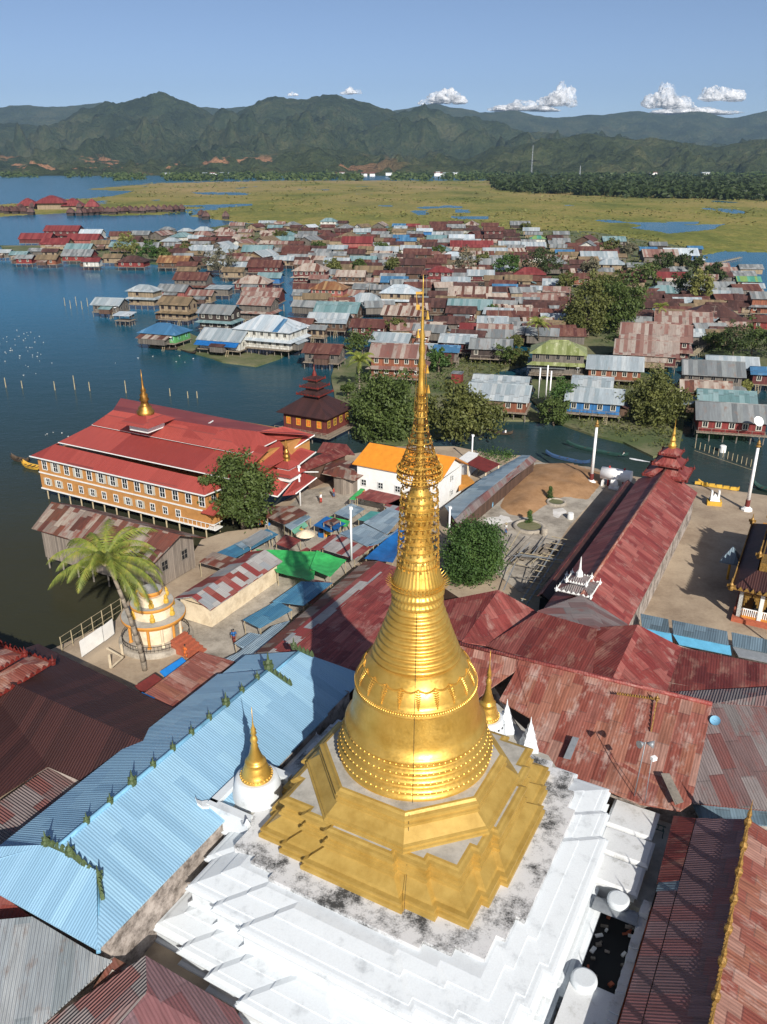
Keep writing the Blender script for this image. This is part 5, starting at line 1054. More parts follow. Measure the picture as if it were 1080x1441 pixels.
for k in range(6):
    for (r_,z_) in ((2.35,5.1),(1.75,6.5)):
        a=2*PI*k/6-.3; x,y=c.x+r_*math.cos(a),c.y+r_*math.sin(a); b=MB().mat('yellow_paint'); b.lathe((x,y),[(.28,z_),(.3,z_+.3),(.18,z_+.5),(.22,z_+.7),(.05,z_+1.0)],8); b.build('guardian_figure',None,rs,rs)
b=MB().mat('dark')
for k in range(44):
    a=PI*.62+2*PI*.78*k/44+.4; b.tube((c.x+3.6*math.cos(a),c.y+3.6*math.sin(a),2.1),(c.x+3.6*math.cos(a),c.y+3.6*math.sin(a),2.8),.02,.02,3)
    a2=PI*.62+2*PI*.78*(k+1)/44+.4
    for z in (2.75,2.3): b.tube((c.x+3.6*math.cos(a),c.y+3.6*math.sin(a),z),(c.x+3.6*math.cos(a2),c.y+3.6*math.sin(a2),z),.035,.035,3)
b.build('iron_railing',None,rs,rs)
b=MB().mat('brick'); d_=(P(262,915,1.5)-c); d_.z=0; d_.normalize(); s_=Vector((-d_.y,d_.x,0))
for k in range(6):
    q0=c+d_*(3.2+k*.5); q1=c+d_*(3.7+k*.5); b.prism([(q0+s_*1.1)[:2],(q1+s_*1.1)[:2],(q1-s_*1.1)[:2],(q0-s_*1.1)[:2]],1.5,3.0-k*.26)
b.build('steps',None,rs,rs)
# chain fence, signboards near the palm
fe=thing('wire_fence','wire fence with pale posts along the shore left of the round shrine','fence',P(120,890,1.5))
A_,B_=P(88,918,1.5),P(172,862,1.5)
for k in range(7): p=A_.lerp(B_,k/6); b=MB().mat('bamboo'); b.tube(p,p+Vector((0,0,1.9)),.06,.06,5); b.build('post',None,fe,fe)
b=MB().mat('bamboo'); 
for z in (.4,1.1,1.85): b.tube(A_+Vector((0,0,z)),B_+Vector((0,0,z)),.025,.025,4)
b.build('rail',None,fe,fe)
sg=thing('sign_board','pair of blank white boards with cream frame behind the maroon lean-to','sign',P(135,925,1.5))
for (a_,c_) in (((115,925),(146,903)),((147,903),(161,892))):
    A2,B2=P(*a_,2.0),P(*c_,2.0); b=MB().mat('whitewall'); i=len(b.v); nn=Vector((.0,.12,0))
    b.prism([A2[:2],B2[:2],(B2+nn)[:2],(A2+nn)[:2]],2.0,3.9); b.build('board',None,sg,sg)
b=MB().mat('cream_wall')
for q in ((156,940),(173,925)): p=P(*q,1.5); b.box(p+Vector((0,0,.8)),(.18,.18,1.6),-GA)
A2,B2=P(156,940,3.0),P(173,925,3.0); b.tube(A2,B2,.09,.09,4); A2,B2=P(173,925,3.0),P(150,912,3.0); b.tube(A2,B2,.09,.09,4); A2,B2=P(156,940,1.9),P(173,925,1.9); b.tube(A2,B2,.09,.09,4); b.build('frame',None,sg,sg)
# pink tiered roofs at the left edge
pk=thing('tiered_pavilion','pink-red many-tiered pavilion roofs with carved edges at the left edge','pavilion',P(-60,960,1.5)); tp=P(75,934,6.4); du,dv=tp.x-OX,tp.y-OY; tu=du*math.sin(GA)+dv*math.cos(GA); tv=du*math.cos(GA)-dv*math.sin(GA); cx_,cy_=G(tu-9,tv-9,0)[:2]
for k,(hs,z_) in enumerate([(4.2,10.3),(5.8,9.0),(7.4,7.7),(9.0,6.4)]):
    s_=hs*2**.5; q_=G(tu-9+hs,tv-9+hs,0); a0=math.atan2(q_.y-cy_,q_.x-cx_)
    b=MB().mat('roof_oxide_b'); b.lathe((cx_,cy_),[(s_,z_),(s_*.985,z_+.06),(s_*.8,z_+.4),(s_*.5,z_+.55)],4,ph=a0); rf=b.build('tier_roof',None,pk,pk)
    b=MB().mat('blue_paint' if k%2 else 'whitewall'); b.lathe((cx_,cy_),[(s_*.84,z_-1.2),(s_*.84,z_)],4,ph=a0); b.build('drum',None,pk,pk)
    b=MB().mat('trim_white'); b.lathe((cx_,cy_),[(s_*.9,z_-.35),(s_*.9,z_-.05)],4,ph=a0); b.build('band',None,rf,pk)
    b=MB().mat('red_fin')
    for q in range(4):
        a,a2=a0+PI/2*q,a0+PI/2*(q+1); A3=Vector((cx_+s_*math.cos(a),cy_+s_*math.sin(a),z_)); B3=Vector((cx_+s_*math.cos(a2),cy_+s_*math.sin(a2),z_)); crest(b,A3,B3,26,.45,.1); fin(b,A3,.7)
    b.build('eave_crest',None,rf,pk)
# ------------------------------------------------------------ market roofs and awnings
def shed(name,label,cat,px,z,mt,zd=None,posts=True,th=.06,sag=0):
    zz=z if isinstance(z,(list,tuple)) else [z]*len(px); pts=[P(x,y,q) for (x,y),q in zip(px,zz)]; c=centroid(pts); t=thing(name,label,cat,(c.x,c.y,1.5))
    b=MB().mat(mt)
    if sag:
        N=7; i=len(b.v)
        for a in range(N+1):
            for q in range(N+1):
                u,v=a/N,q/N; p=pts[0].lerp(pts[1],u).lerp(pts[3].lerp(pts[2],u),v); p.z-=sag*math.sin(PI*u)*math.sin(PI*v)+.12*noise.noise(p*1.3); b.v.append(tuple(p))
        b.smooth=True
        for a in range(N):
            for q in range(N): b.face(None,[i+a*(N+1)+q,i+(a+1)*(N+1)+q,i+(a+1)*(N+1)+q+1,i+a*(N+1)+q+1])
    else: b.slab(pts,th)
    b.build('canopy' if 'tarp' in name else 'roof',None,t,t)
    if posts:
        for p in pts: q=p.lerp(c,.06); b=MB().mat('bamboo'); b.tube((q.x,q.y,1.5),(q.x,q.y,p.z-.05),.06,.06,5); b.build('post',None,t,t)
    return t
shed('tarp_awning','large green tarpaulin awning lying in the stupa shadow','awning',[(360,773),(446,777),(442,818),(390,806)],3.4,'green_tarp',sag=.5)
shed('tarp_awning','smaller bright green tarpaulin awning beside the large one','awning',[(446,775),(488,788),(465,812),(436,800)],3.6,'green_tarp',sag=.35)
shed('tarp_awning','blue tarpaulin awning on the concrete square','awning',[(441,739),(460,726),(487,737),(466,749)],3.4,'blue_tarp',sag=.25)
shed('tarp_awning','green tarpaulin behind the blue awning','awning',[(463,726),(494,733),(488,742),(478,738)],3.3,'green_tarp',sag=.15)
shed('tarp_awning','dark blue tarpaulin beside the golden spire','awning',[(513,786),(562,742),(575,750),(553,792)],3.8,'blue_tarp',sag=.4)
shed('tarp_awning','small blue awning near the lane kerb','awning',[(342,872),(390,845),(412,858),(366,884)],3.6,'roof_steelblue')
shed('tarp_awning','blue awning under the edge of the green tarpaulin','awning',[(384,846),(424,818),(468,820),(428,852)],3.7,'roof_steelblue')
shed('tarp_awning','pale green small awning by the old rusty roof','awning',[(405,739),(424,728),(434,740),(415,752)],3.0,'shutter_green',sag=.3)
shed('tarp_awning','bright blue awning at the left of the concrete lane','awning',[(300,780),(376,744),(392,752),(318,792)],3.3,'roof_steelblue')
shed('market_stall','grey-blue tin stall roof in the middle of the market','stall',[(478,750),(512,737),(545,753),(517,769)],3.9,'roof_bluegrey')
shed('market_stall','pale tin stall roof touching the golden spire','stall',[(512,735),(547,714),(570,722),(545,752)],3.9,'roof_bluegrey')
shed('market_stall','mixed blue and pale tin stall roof beside the dark blue tarpaulin','stall',[(517,768),(545,754),(566,742),(532,766)],3.9,'roof_mixblue')
shed('market_stall','teal tin stall roof behind the pale ones','stall',[(504,731),(522,719),(540,721),(518,734)],3.8,'teal_paint')
shed('market_stall','tin stall roof with red stripe below the white lamp pole','stall',[(452,772),(480,750),(528,766),(500,787)],3.7,'roof_patch')
shed('market_stall','dull red tin stall roof left of the striped one','stall',[(436,773),(468,752),(478,752),(450,774)],3.6,'roof_oxide')
shed('market_stall','small red tin stall roof by the parasol','stall',[(419,777),(432,770),(442,776),(428,784)],3.0,'roof_oxide')
shed('market_stall','grey tin stall roof under the rusty roof on the lane','stall',[(330,765),(372,748),(380,752),(342,772)],3.5,'roof_bluegrey')
shed('market_stall','rust brown slatted roof left of the concrete square','stall',[(378,712),(415,712),(434,722),(400,738),(375,728)],3.6,'roof_rustpatch')
shed('market_stall','grey tin roof strip below the rust brown slatted roof','stall',[(398,738),(430,722),(438,728),(410,746)],3.2,'roof_bluegrey')
shed('market_stall','rusty roof over the plank walkway behind the patched house','stall',[(280,791),(300,776),(337,787),(322,803)],3.6,'roof_rustpatch')
shed('market_stall','red tin roof at the foot of the orange-roofed house','stall',[(500,700),(520,688),(602,706),(600,720),(540,708)],3.8,'roof_oxide',posts=True)
shed('tarp_awning','green strip awning at the end of the red tin roof','awning',[(492,702),(508,687),(514,688),(500,703)],3.7,'green_tarp')
bld('striped_market_hall','long market roof of rust and pale striped sheets','hall',[('roof_rustpatch',GG([(11.6,-24.2,4.4),(36.4,-24.8,4.4),(36.0,-22.6,5.1),(11.4,-22.4,5.1)])),('roof_patch',GG([(11.4,-22.4,5.12),(36.0,-22.6,5.12),(35.4,-20.6,5.3),(11.2,-20.6,5.3)]))],walls=GG([(11.8,-24,4.4),(36,-24.4,4.4),(35.4,-20.9,5.1),(11.5,-20.9,5.1)]),wmat='planks_dark',ins=.1)
bld('red_market_hall','broad market roof of faded red sheets crossed by the stupa shadow','hall',[('roof_oxide',GG([(11.2,-20.55,5.3),(35.4,-20.55,5.3),(35.0,-14.0,5.2),(31,-12.6,5.1),(11.2,-12.6,4.9)])),('roof_oxide_dark',GG([(15,-12.5,4.8),(31,-12.5,5.0),(33,-5,4.7),(30,-3.4,4.6),(15,-5.5,4.6)]))],walls=GG([(11.6,-20.3,5.2),(35,-20.3,5.2),(34.6,-14,5.1),(30,-3.8,4.5),(15,-6,4.5),(11.8,-12.8,4.8)]),wmat='planks_dark',ins=.1)
bld('pale_flat_roof','pale tin lean-to between the rust-striped shed and the market hall','shed',[('roof_bluegrey',[P(300,935,3.6),P(336,918,3.6),P(385,880,3.6),P(408,873,3.6),P(350,930,3.6)])],walls=[P(305,935,3.5),P(335,920,3.5),P(400,876,3.5),P(350,928,3.5)],wmat='old_wall')
for px_,z_,mt_,lb_ in (([(405,842),(440,815),(470,820),(440,850)],3.4,'roof_rustpatch','rusty tin roof tucked under the edge of the long striped market roof'),([(330,905),(352,890),(384,896),(350,918)],3.3,'roof_bluegrey','pale tin roof low beside the blue lane roofs'),([(340,762),(368,745),(384,750),(352,770)],3.6,'roof_greytin','grey tin roof beside the big monastery tree'),([(388,765),(402,752),(424,760),(408,772)],3.3,'roof_oxide','small red tin roof behind the large green tarpaulin'),([(470,722),(494,708),(514,716),(492,730)],3.3,'roof_bluegrey','pale tin roof at the head of the concrete square'),([(540,712),(566,700),(580,708),(556,722)],3.8,'roof_patch','patched tin roof under the golden spire'),([(455,735),(470,728),(480,733),(466,741)],3.9,'roof_rustpatch','rusty little roof above the blue awning')):
    shed('market_stall',lb_,'stall',px_,z_,mt_)
# parasol
t=thing('parasol','pale round stone-coloured parasol in the market lane','parasol',P(431,770,1.5)); p=P(431,770,1.5); b=MB().mat('cream_wall'); b.lathe((p.x,p.y),[(1.35,3.4),(1.3,3.5),(.5,3.95),(.05,4.1)],12); b.build('canopy',None,t,t); b=MB().mat('grey_wood'); b.tube(p,p+Vector((0,0,2.4)),.04,.04,5); b.build('pole',None,t,t)
# goods of the market
rnd=random.Random(21); cr_n={}
for k in range(34):
    px_,py_=rnd.choice([(512,697),(525,700),(535,706),(455,752),(462,756),(425,745),(500,704),(470,745),(345,776),(420,790),(372,735)]); px_+=rnd.uniform(-7,7); py_+=rnd.uniform(-3,3); p=P(px_,py_,1.55); mt=rnd.choice(['cloth_a','cloth_b','orange_cloth','yellow_paint','whitewall','blue_tarp'])
    word={'cloth_a':'red','cloth_b':'slate blue','orange_cloth':'orange','yellow_paint':'yellow','whitewall':'white','blue_tarp':'blue'}[mt]; b=MB().mat(mt); w2,d2,h2=rnd.uniform(.5,1.1),rnd.uniform(.4,.8),rnd.uniform(.4,.9); b.box(p+Vector((0,0,h2/2)),(w2,d2,h2),rnd.uniform(0,3)); b.mat('dark'); b.box(p+Vector((0,0,h2+.02)),(w2*.8,d2*.8,.05),0)
    nth=cr_n.get(mt,0); cr_n[mt]=nth+1; nth=['first','second','third','fourth','fifth','sixth','seventh','eighth','ninth'][min(nth,8)]; near='the concrete square' if px_>480 else ('the blue tarpaulin' if px_>440 else ('the small green awning' if px_>400 else 'the monastery tree'))
    single(b,'goods_crate','%s crate of market goods beside %s, %s of its colour'%(word,near,nth),'crate',None,p,'crates of goods in the market')
# lamp poles
def pole(px,py,h,label,lean=(0,0)):
    p=P(px,py,1.5); t=thing('white_pole',label,'pole',p); b=MB().mat('whitewall'); b.lathe((p.x,p.y),[(.85,1.5),(.85,1.75),(.5,2.0),(.45,2.15)],8); b.build('foot',None,t,t)
    b=MB().mat('maroon'); b.lathe((p.x,p.y),[(.34,2.1),(.34,3.2),(.3,3.22)],12); b.build('collar',None,t,t); b=MB().mat('pole_white'); b.tube((p.x,p.y,3.1),(p.x,p.y,1.5+h),.27,.2,12); b.build('shaft',None,t,t)
    b=MB().mat('crest_gold'); b.lathe((p.x,p.y),[(.25,1.5+h),(.42,1.7+h),(.2,1.9+h),(.3,2.1+h),(.05,2.7+h)],10); b.build('finial',None,t,t); return t
pole(832,680,9.6,'tall white pole with red collar beside the sand heap'); pole(1051,718,10.0,'tall white pole with red collar in the right courtyard')
for (x,y,h,z0_,lab) in ((495,788,7.0,3.8,'white lamp pole rising between market roofs'),(423,712,6.3,1.5,'white pole in front of the monastery porch'),(632,762,5,1.5,'short white pole beside the clipped round tree'),(664,652,5,1.5,'thin white pole by the canal landing')):
    p=P(x,y,z0_); t=thing('white_pole',lab,'pole',p); b=MB().mat('pole_white'); b.tube(p-Vector((0,0,.0)),p+Vector((0,0,h)),.14,.12,10); b.build('shaft',None,t,t); b=MB().mat('whitewall'); b.box(p+Vector((0,0,h+.1)),(.42,.42,.3),.3); b.build('lamp_head',None,t,t)
for k,(x,y,h) in enumerate([(758,560,7),(768,563,8),(773,568,7.4)]):
    p=P(x,y,.4); b=MB().mat('pole_white'); b.tube(p,p+Vector((0,0,h)),.16,.16,8); single(b,'white_post',['leftmost','middle','rightmost'][k]+' of the three tall white posts on the canal bank','post',None,p,'white posts on the canal bank')
# sand heap
def heap(name,pxs,h,mat,label,N=34,z0=1.58,cat='sand heap'):
    pts=[P(x,y,z0) for x,y in pxs]; poly=[(p.x,p.y) for p in pts]; xs=[p[0] for p in poly]; ys=[p[1] for p in poly]; vs=[];fs=[];ix={}
    def dist(x,y):
        d=1e9
        for i in range(len(poly)):
            a,b_=Vector(poly[i]),Vector(poly[(i+1)%len(poly)]); ab=b_-a; t=max(0,min(1,((Vector((x,y))-a).dot(ab))/ab.length_squared)); d=min(d,(Vector((x,y))-a-ab*t).length)
        return d
    for i in range(N+1):
        for j in range(N+1):
            x=min(xs)+(max(xs)-min(xs))*i/N; y=min(ys)+(max(ys)-min(ys))*j/N
            ins=inpoly(x,y,poly); z=z0-.15+(min(1,dist(x,y)/4.5)**.8*h*(.75+.9*abs(fbm(x,y,4,.16))) if ins else -.1); ix[i,j]=len(vs); vs.append((x,y,z,ins))
    b=MB().mat(mat); b.smooth=True; b.v=[v[:3] for v in vs]
    for i in range(N):
        for j in range(N):
            q=[ix[i,j],ix[i+1,j],ix[i+1,j+1],ix[i,j+1]]
            if any(vs[k][3] for k in q): b.face(None,q)
    o=b.build(name); tag(o,label,cat,kind='structure'); return o
heap('sand_ground',[(700,712),(718,680),(752,652),(800,650),(860,668),(842,690),(830,705),(795,700),(770,712),(745,730),(715,725)],1.15,'sand','orange-brown heap of sand and earth in the yard')
heap('sand_ground',[(662,728),(700,712),(740,722),(742,738),(700,752),(668,748)],.25,'white_sand','white sand spilled beside the heap')
heap('sand_ground',[(765,712),(800,708),(812,722),(790,736),(764,728)],.4,'white_sand','small white sand pile right of the cypresses')
# scaffold of poles in the yard
sf=thing('pole_scaffold','half-built frame of crossed bamboo poles beside the round tree','scaffold',P(755,800,1.5)); rnd=random.Random(4)
for k in range(26):
    a=P(rnd.uniform(706,760),rnd.uniform(775,835),rnd.uniform(1.8,2.8)); an=-GA+rnd.choice([0,PI/2])+rnd.uniform(-.15,.15); L_=rnd.uniform(4,8); b=MB().mat(rnd.choice(['bamboo','grey_wood','grey_metal'])); b.tube(a,a+Vector((math.cos(an)*L_,math.sin(an)*L_,rnd.uniform(-.3,.9))),.07,.06,5); b.build('pole',None,sf,sf)
for k in range(12):
    a=P(745+k*3.8,845-k*8,2.6); d_=G(0,1,0)-G(0,0,0); b=MB().mat('bamboo'); b.tube(a-d_*1,a+d_*(3.4+.5*(k%3)),.06,.05,5); b.build('crossbar',None,sf,sf)
for x0_,y0_,x1_,y1_ in ((742,850,795,765),(735,845,788,760)): b=MB().mat('grey_metal'); b.tube(P(x0_,y0_,2.5),P(x1_,y1_,2.5),.1,.1,5); b.build('beam',None,sf,sf)
for k in range(5): a=P(715+k*14,790-k*4,2.0); b=MB().mat('plank_deck'); b.slab([a,a+vd*3.5,a+vd*3.5+ud*1.1,a+ud*1.1],.05); b.build('plank',None,sf,sf)
# tank stand by the pole
tk=thing('water_tank','white cylindrical tank on a red and white frame near the canal','tank',P(868,672,1.5)); p=P(868,668,3.6); b=MB().mat('pole_white'); b.tube(p-ud*2.4,p+ud*2.4,1.0,1.0,20); b.build('tank',None,tk,tk)
for s_ in (-1.2,1.2):
    b=MB().mat('cloth_a'); b.tube(p+ud*s_-Vector((0,0,2.1)),p+ud*s_+Vector((0,0,1.3)),.16,.16,8); b.build('band',None,tk,tk)
for s_ in (-2,0,2): b=MB().mat('whitewall'); b.box(p+ud*s_+Vector((0,0,-1.6)),(.25,1.6,.9),-GA); b.build('cradle',None,tk,tk)
t=thing('white_statue','white kneeling horse-like statue near the tank','statue',P(864,688,1.5)); p=P(864,688,1.5); b=MB().mat('whitewall'); b.smooth=True; b.box(p+Vector((0,0,.25)),(1.5,1.0,.5),-GA); b.lathe((p.x,p.y),[(.55,2.0),(.62,2.4),(.5,2.9),(.3,3.2)],12); b.path([p+Vector((.2,0,1.5)),p+Vector((.55,-.2,2.2)),p+Vector((.9,-.3,2.15))],[.28,.22,.1],8); b.path([p+Vector((-.5,0,.5)),p+Vector((-.45,0,1.6))],[.14,.2],8); b.build('body',None,t,t)
# right courtyard things
t=thing('small_shrine','small white shrine with arched top on a yellow plinth in the right courtyard','shrine',P(1005,710,1.5)); p=P(1005,710,1.5)
b=MB().mat('yellow_paint'); b.box(p+Vector((0,0,.35)),(2.1,1.3,.7),-.25); b.build('plinth',None,t,t)
b=MB().mat('whitewall'); 
for x in (-.55,.55): b.box(p+Vector((x,0,1.5)),(.25,.7,1.6),-.25)
b.lathe((p.x,p.y),[(1.05,2.3),(1.0,2.4),(.3,3.0),(.03,3.3)],4,ph=PI/4-.25); b.build('canopy',None,t,t); b=MB().mat('brick'); b.lathe((p.x,p.y),[(.35,.7+1.5),(.3,2.6)],10); b.lathe((p.x,p.y),[(.34,2.2),(.2,2.6),(.12,2.8),(.02,3.0)],10); b.build('figure',None,t,t)
gate=thing('yellow_barrier','low yellow painted barrier at the canal edge of the right courtyard','barrier',P(1010,684,1.5))
for k in range(6): p=P(982+k*10,683+k*1.6,1.5); b=MB().mat('yellow_paint'); b.box(p+Vector((0,0,.45)),(.9,.2,.5),-.2); b.build('panel',None,gate,gate)
# ornate pavilion at the right edge
pv_=thing('ornate_pavilion','ornate gold-edged pavilion with dark stepped roofs and white railing','pavilion',P(1070,870,1.5))
def gq(u0,u1,v0,v1): return [G(u0,v0,0)[:2],G(u1,v0,0)[:2],G(u1,v1,0)[:2],G(u0,v1,0)[:2]]
U0,V0=48.4,17.2
b=MB().mat('brick'); b.prism(gq(U0-.3,U0+22,V0-.3,V0+8),1.5,2.0); b.build('base',None,pv_,pv_)
b=MB().mat('ochre'); b.prism(gq(U0+.3,U0+21,V0+.3,V0+7.5),2.0,2.35); b.prism(gq(U0+.4,U0+21,V0+.4,V0+7.5),5.0,5.8); b.build('frieze',None,pv_,pv_)
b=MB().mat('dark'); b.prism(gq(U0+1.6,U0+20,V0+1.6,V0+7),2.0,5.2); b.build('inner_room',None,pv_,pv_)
for k in range(7):
    for (u,v) in ((U0+.4,V0+.3+k*2.2),(U0+.4+k*3.2,V0+.3)):
        p=G(u,v,0); b=MB().mat('trim_white'); b.box((p.x,p.y,3.7),(.42,.42,3.3),-GA); b.build('column',None,pv_,pv_)
for k in range(3):
    b=MB().mat('crest_gold')     # stepped arch between columns
    for s_ in range(5):
        w_2=.9-.17*s_; z_=4.9-.38*s_
        for sg in (-1,1):
            v=V0+.3+2.2*k+1.1+sg*(1.1-(.12+.09*(4-s_))); p0=G(U0+.35,v,0); b.box((p0.x,p0.y,z_),(.34+.09*(4-s_)*2,.14,.4),-GA)
    b.build('arch',None,pv_,pv_)
    b=MB().mat('pole_white')
    for q in range(9): p0=G(U0+.3,V0+.55+2.2*k+q*.21,0); b.tube((p0.x,p0.y,2.3),(p0.x,p0.y,3.1),.05,.05,5)
    a_,c_=G(U0+.3,V0+.4+2.2*k,3.15),G(U0+.3,V0+2.3+2.2*k,3.15); b.tube(a_,c_,.07,.07,4); b.build('railing',None,pv_,pv_)
rf=None
for (u0,u1,v0_,v1_,z_,h_) in ((U0-.8,U0+20,V0-.9,V0+9,5.8,1.5),(U0+4.5,U0+17,V0+1.2,V0+9,7.9,1.5),(U0+7.5,U0+14,V0+3,V0+9,9.9,1.6)):
    b=MB().mat('roof_brown'); pts=[G(u0,v0_,z_),G(u1,v0_,z_),G(u1,v1_,z_),G(u0,v1_,z_)]; um,vm=(u0+u1)/2,(v0_+v1_)/2; tp=[G(u0+3,v0_+2.2,z_+h_),G(u1-3,v0_+2.2,z_+h_),G(u1-3,v1_,z_+h_),G(u0+3,v1_,z_+h_)]
    for k in range(4): b.slab([pts[k],pts[(k+1)%4],tp[(k+1)%4],tp[k]],.1)
    rf=b.build('tier_roof',None,pv_,pv_); b=MB().mat('crest_gold'); crest(b,pts[0],pts[1],int((u1-u0)*1.6),.5,.12); crest(b,pts[0],pts[3],int((v1_-v0_)*1.6),.5,.12); fin(b,pts[0],1.0); fin(b,pts[1],1.0); fin(b,pts[3],.8); b.build('eave_crest',None,rf,pv_)
    b=MB().mat('crest_gold'); b.prism(gq(u0+3.2,u1-3.2,v0_+2.4,v1_-.2),z_+h_-.2,z_+h_+.9); b.build('drum',None,pv_,pv_)
p=P(1024,815,1.5); t=thing('tiny_kiosk','small grey peaked roof on a single yellow post beside the ornate pavilion','kiosk',p); b=MB().mat('yellow_paint'); b.tube(p,p+Vector((0,0,2.6)),.16,.16,8); b.build('post',None,t,t)
b=MB().mat('roof_steel'); b.lathe((p.x,p.y),[(1.7,4.1),(1.65,4.25),(.1,6.0)],4,ph=-GA+PI/4); b.build('roof',None,t,t)
# teal and grey lean-tos along the courtyard
for k,(x0_,x1_,lab) in enumerate([(902,941,'left slate-grey awning panel with cyan fascia along the courtyard'),(946,1024,'middle slate-grey awning panel with cyan fascia along the courtyard'),(1030,1110,'right slate-grey awning panel with pale fascia along the courtyard')]):
    f1=lambda x:863+(x-900)*.205; pts=[P(x0_,f1(x0_),4.7),P(x1_,f1(x1_),4.7),P(x1_+2,f1(x1_)+19,4.2),P(x0_+2,f1(x0_)+19,4.2)]
    t=thing('awning_panel',lab,'awning',(pts[0].x,pts[0].y,1.5),0,'slate awnings along the courtyard'); b=MB().mat('roof_steel'); b.slab(pts,.1); b.build('roof',None,t,t)
    b=MB().mat('cyan_paint' if k<2 else 'grey_metal'); b.slab([P(x0_,f1(x0_)+18,4.1),P(x1_+4,f1(x1_)+20,4.1),P(x1_+6,f1(x1_)+33,3.7),P(x0_+10,f1(x0_)+34,3.7)],.1); b.build('fascia',None,t,t); b=MB().mat('old_wall'); b.prism([p[:2] for p in inset(pts,.4)],1.5,4.0,cap=False); b.build('wall',None,t,t)
# bare mast just out of view, standing as shadow caster
p=P(1083,905,1.5); b=MB().mat('grey_wood'); b.tube(p,p+Vector((0,0,8.5)),.13,.1,8); single(b,'unseen_mast','unseen bare mast beyond the right edge of the courtyard, a shadow caster','mast',None,p)
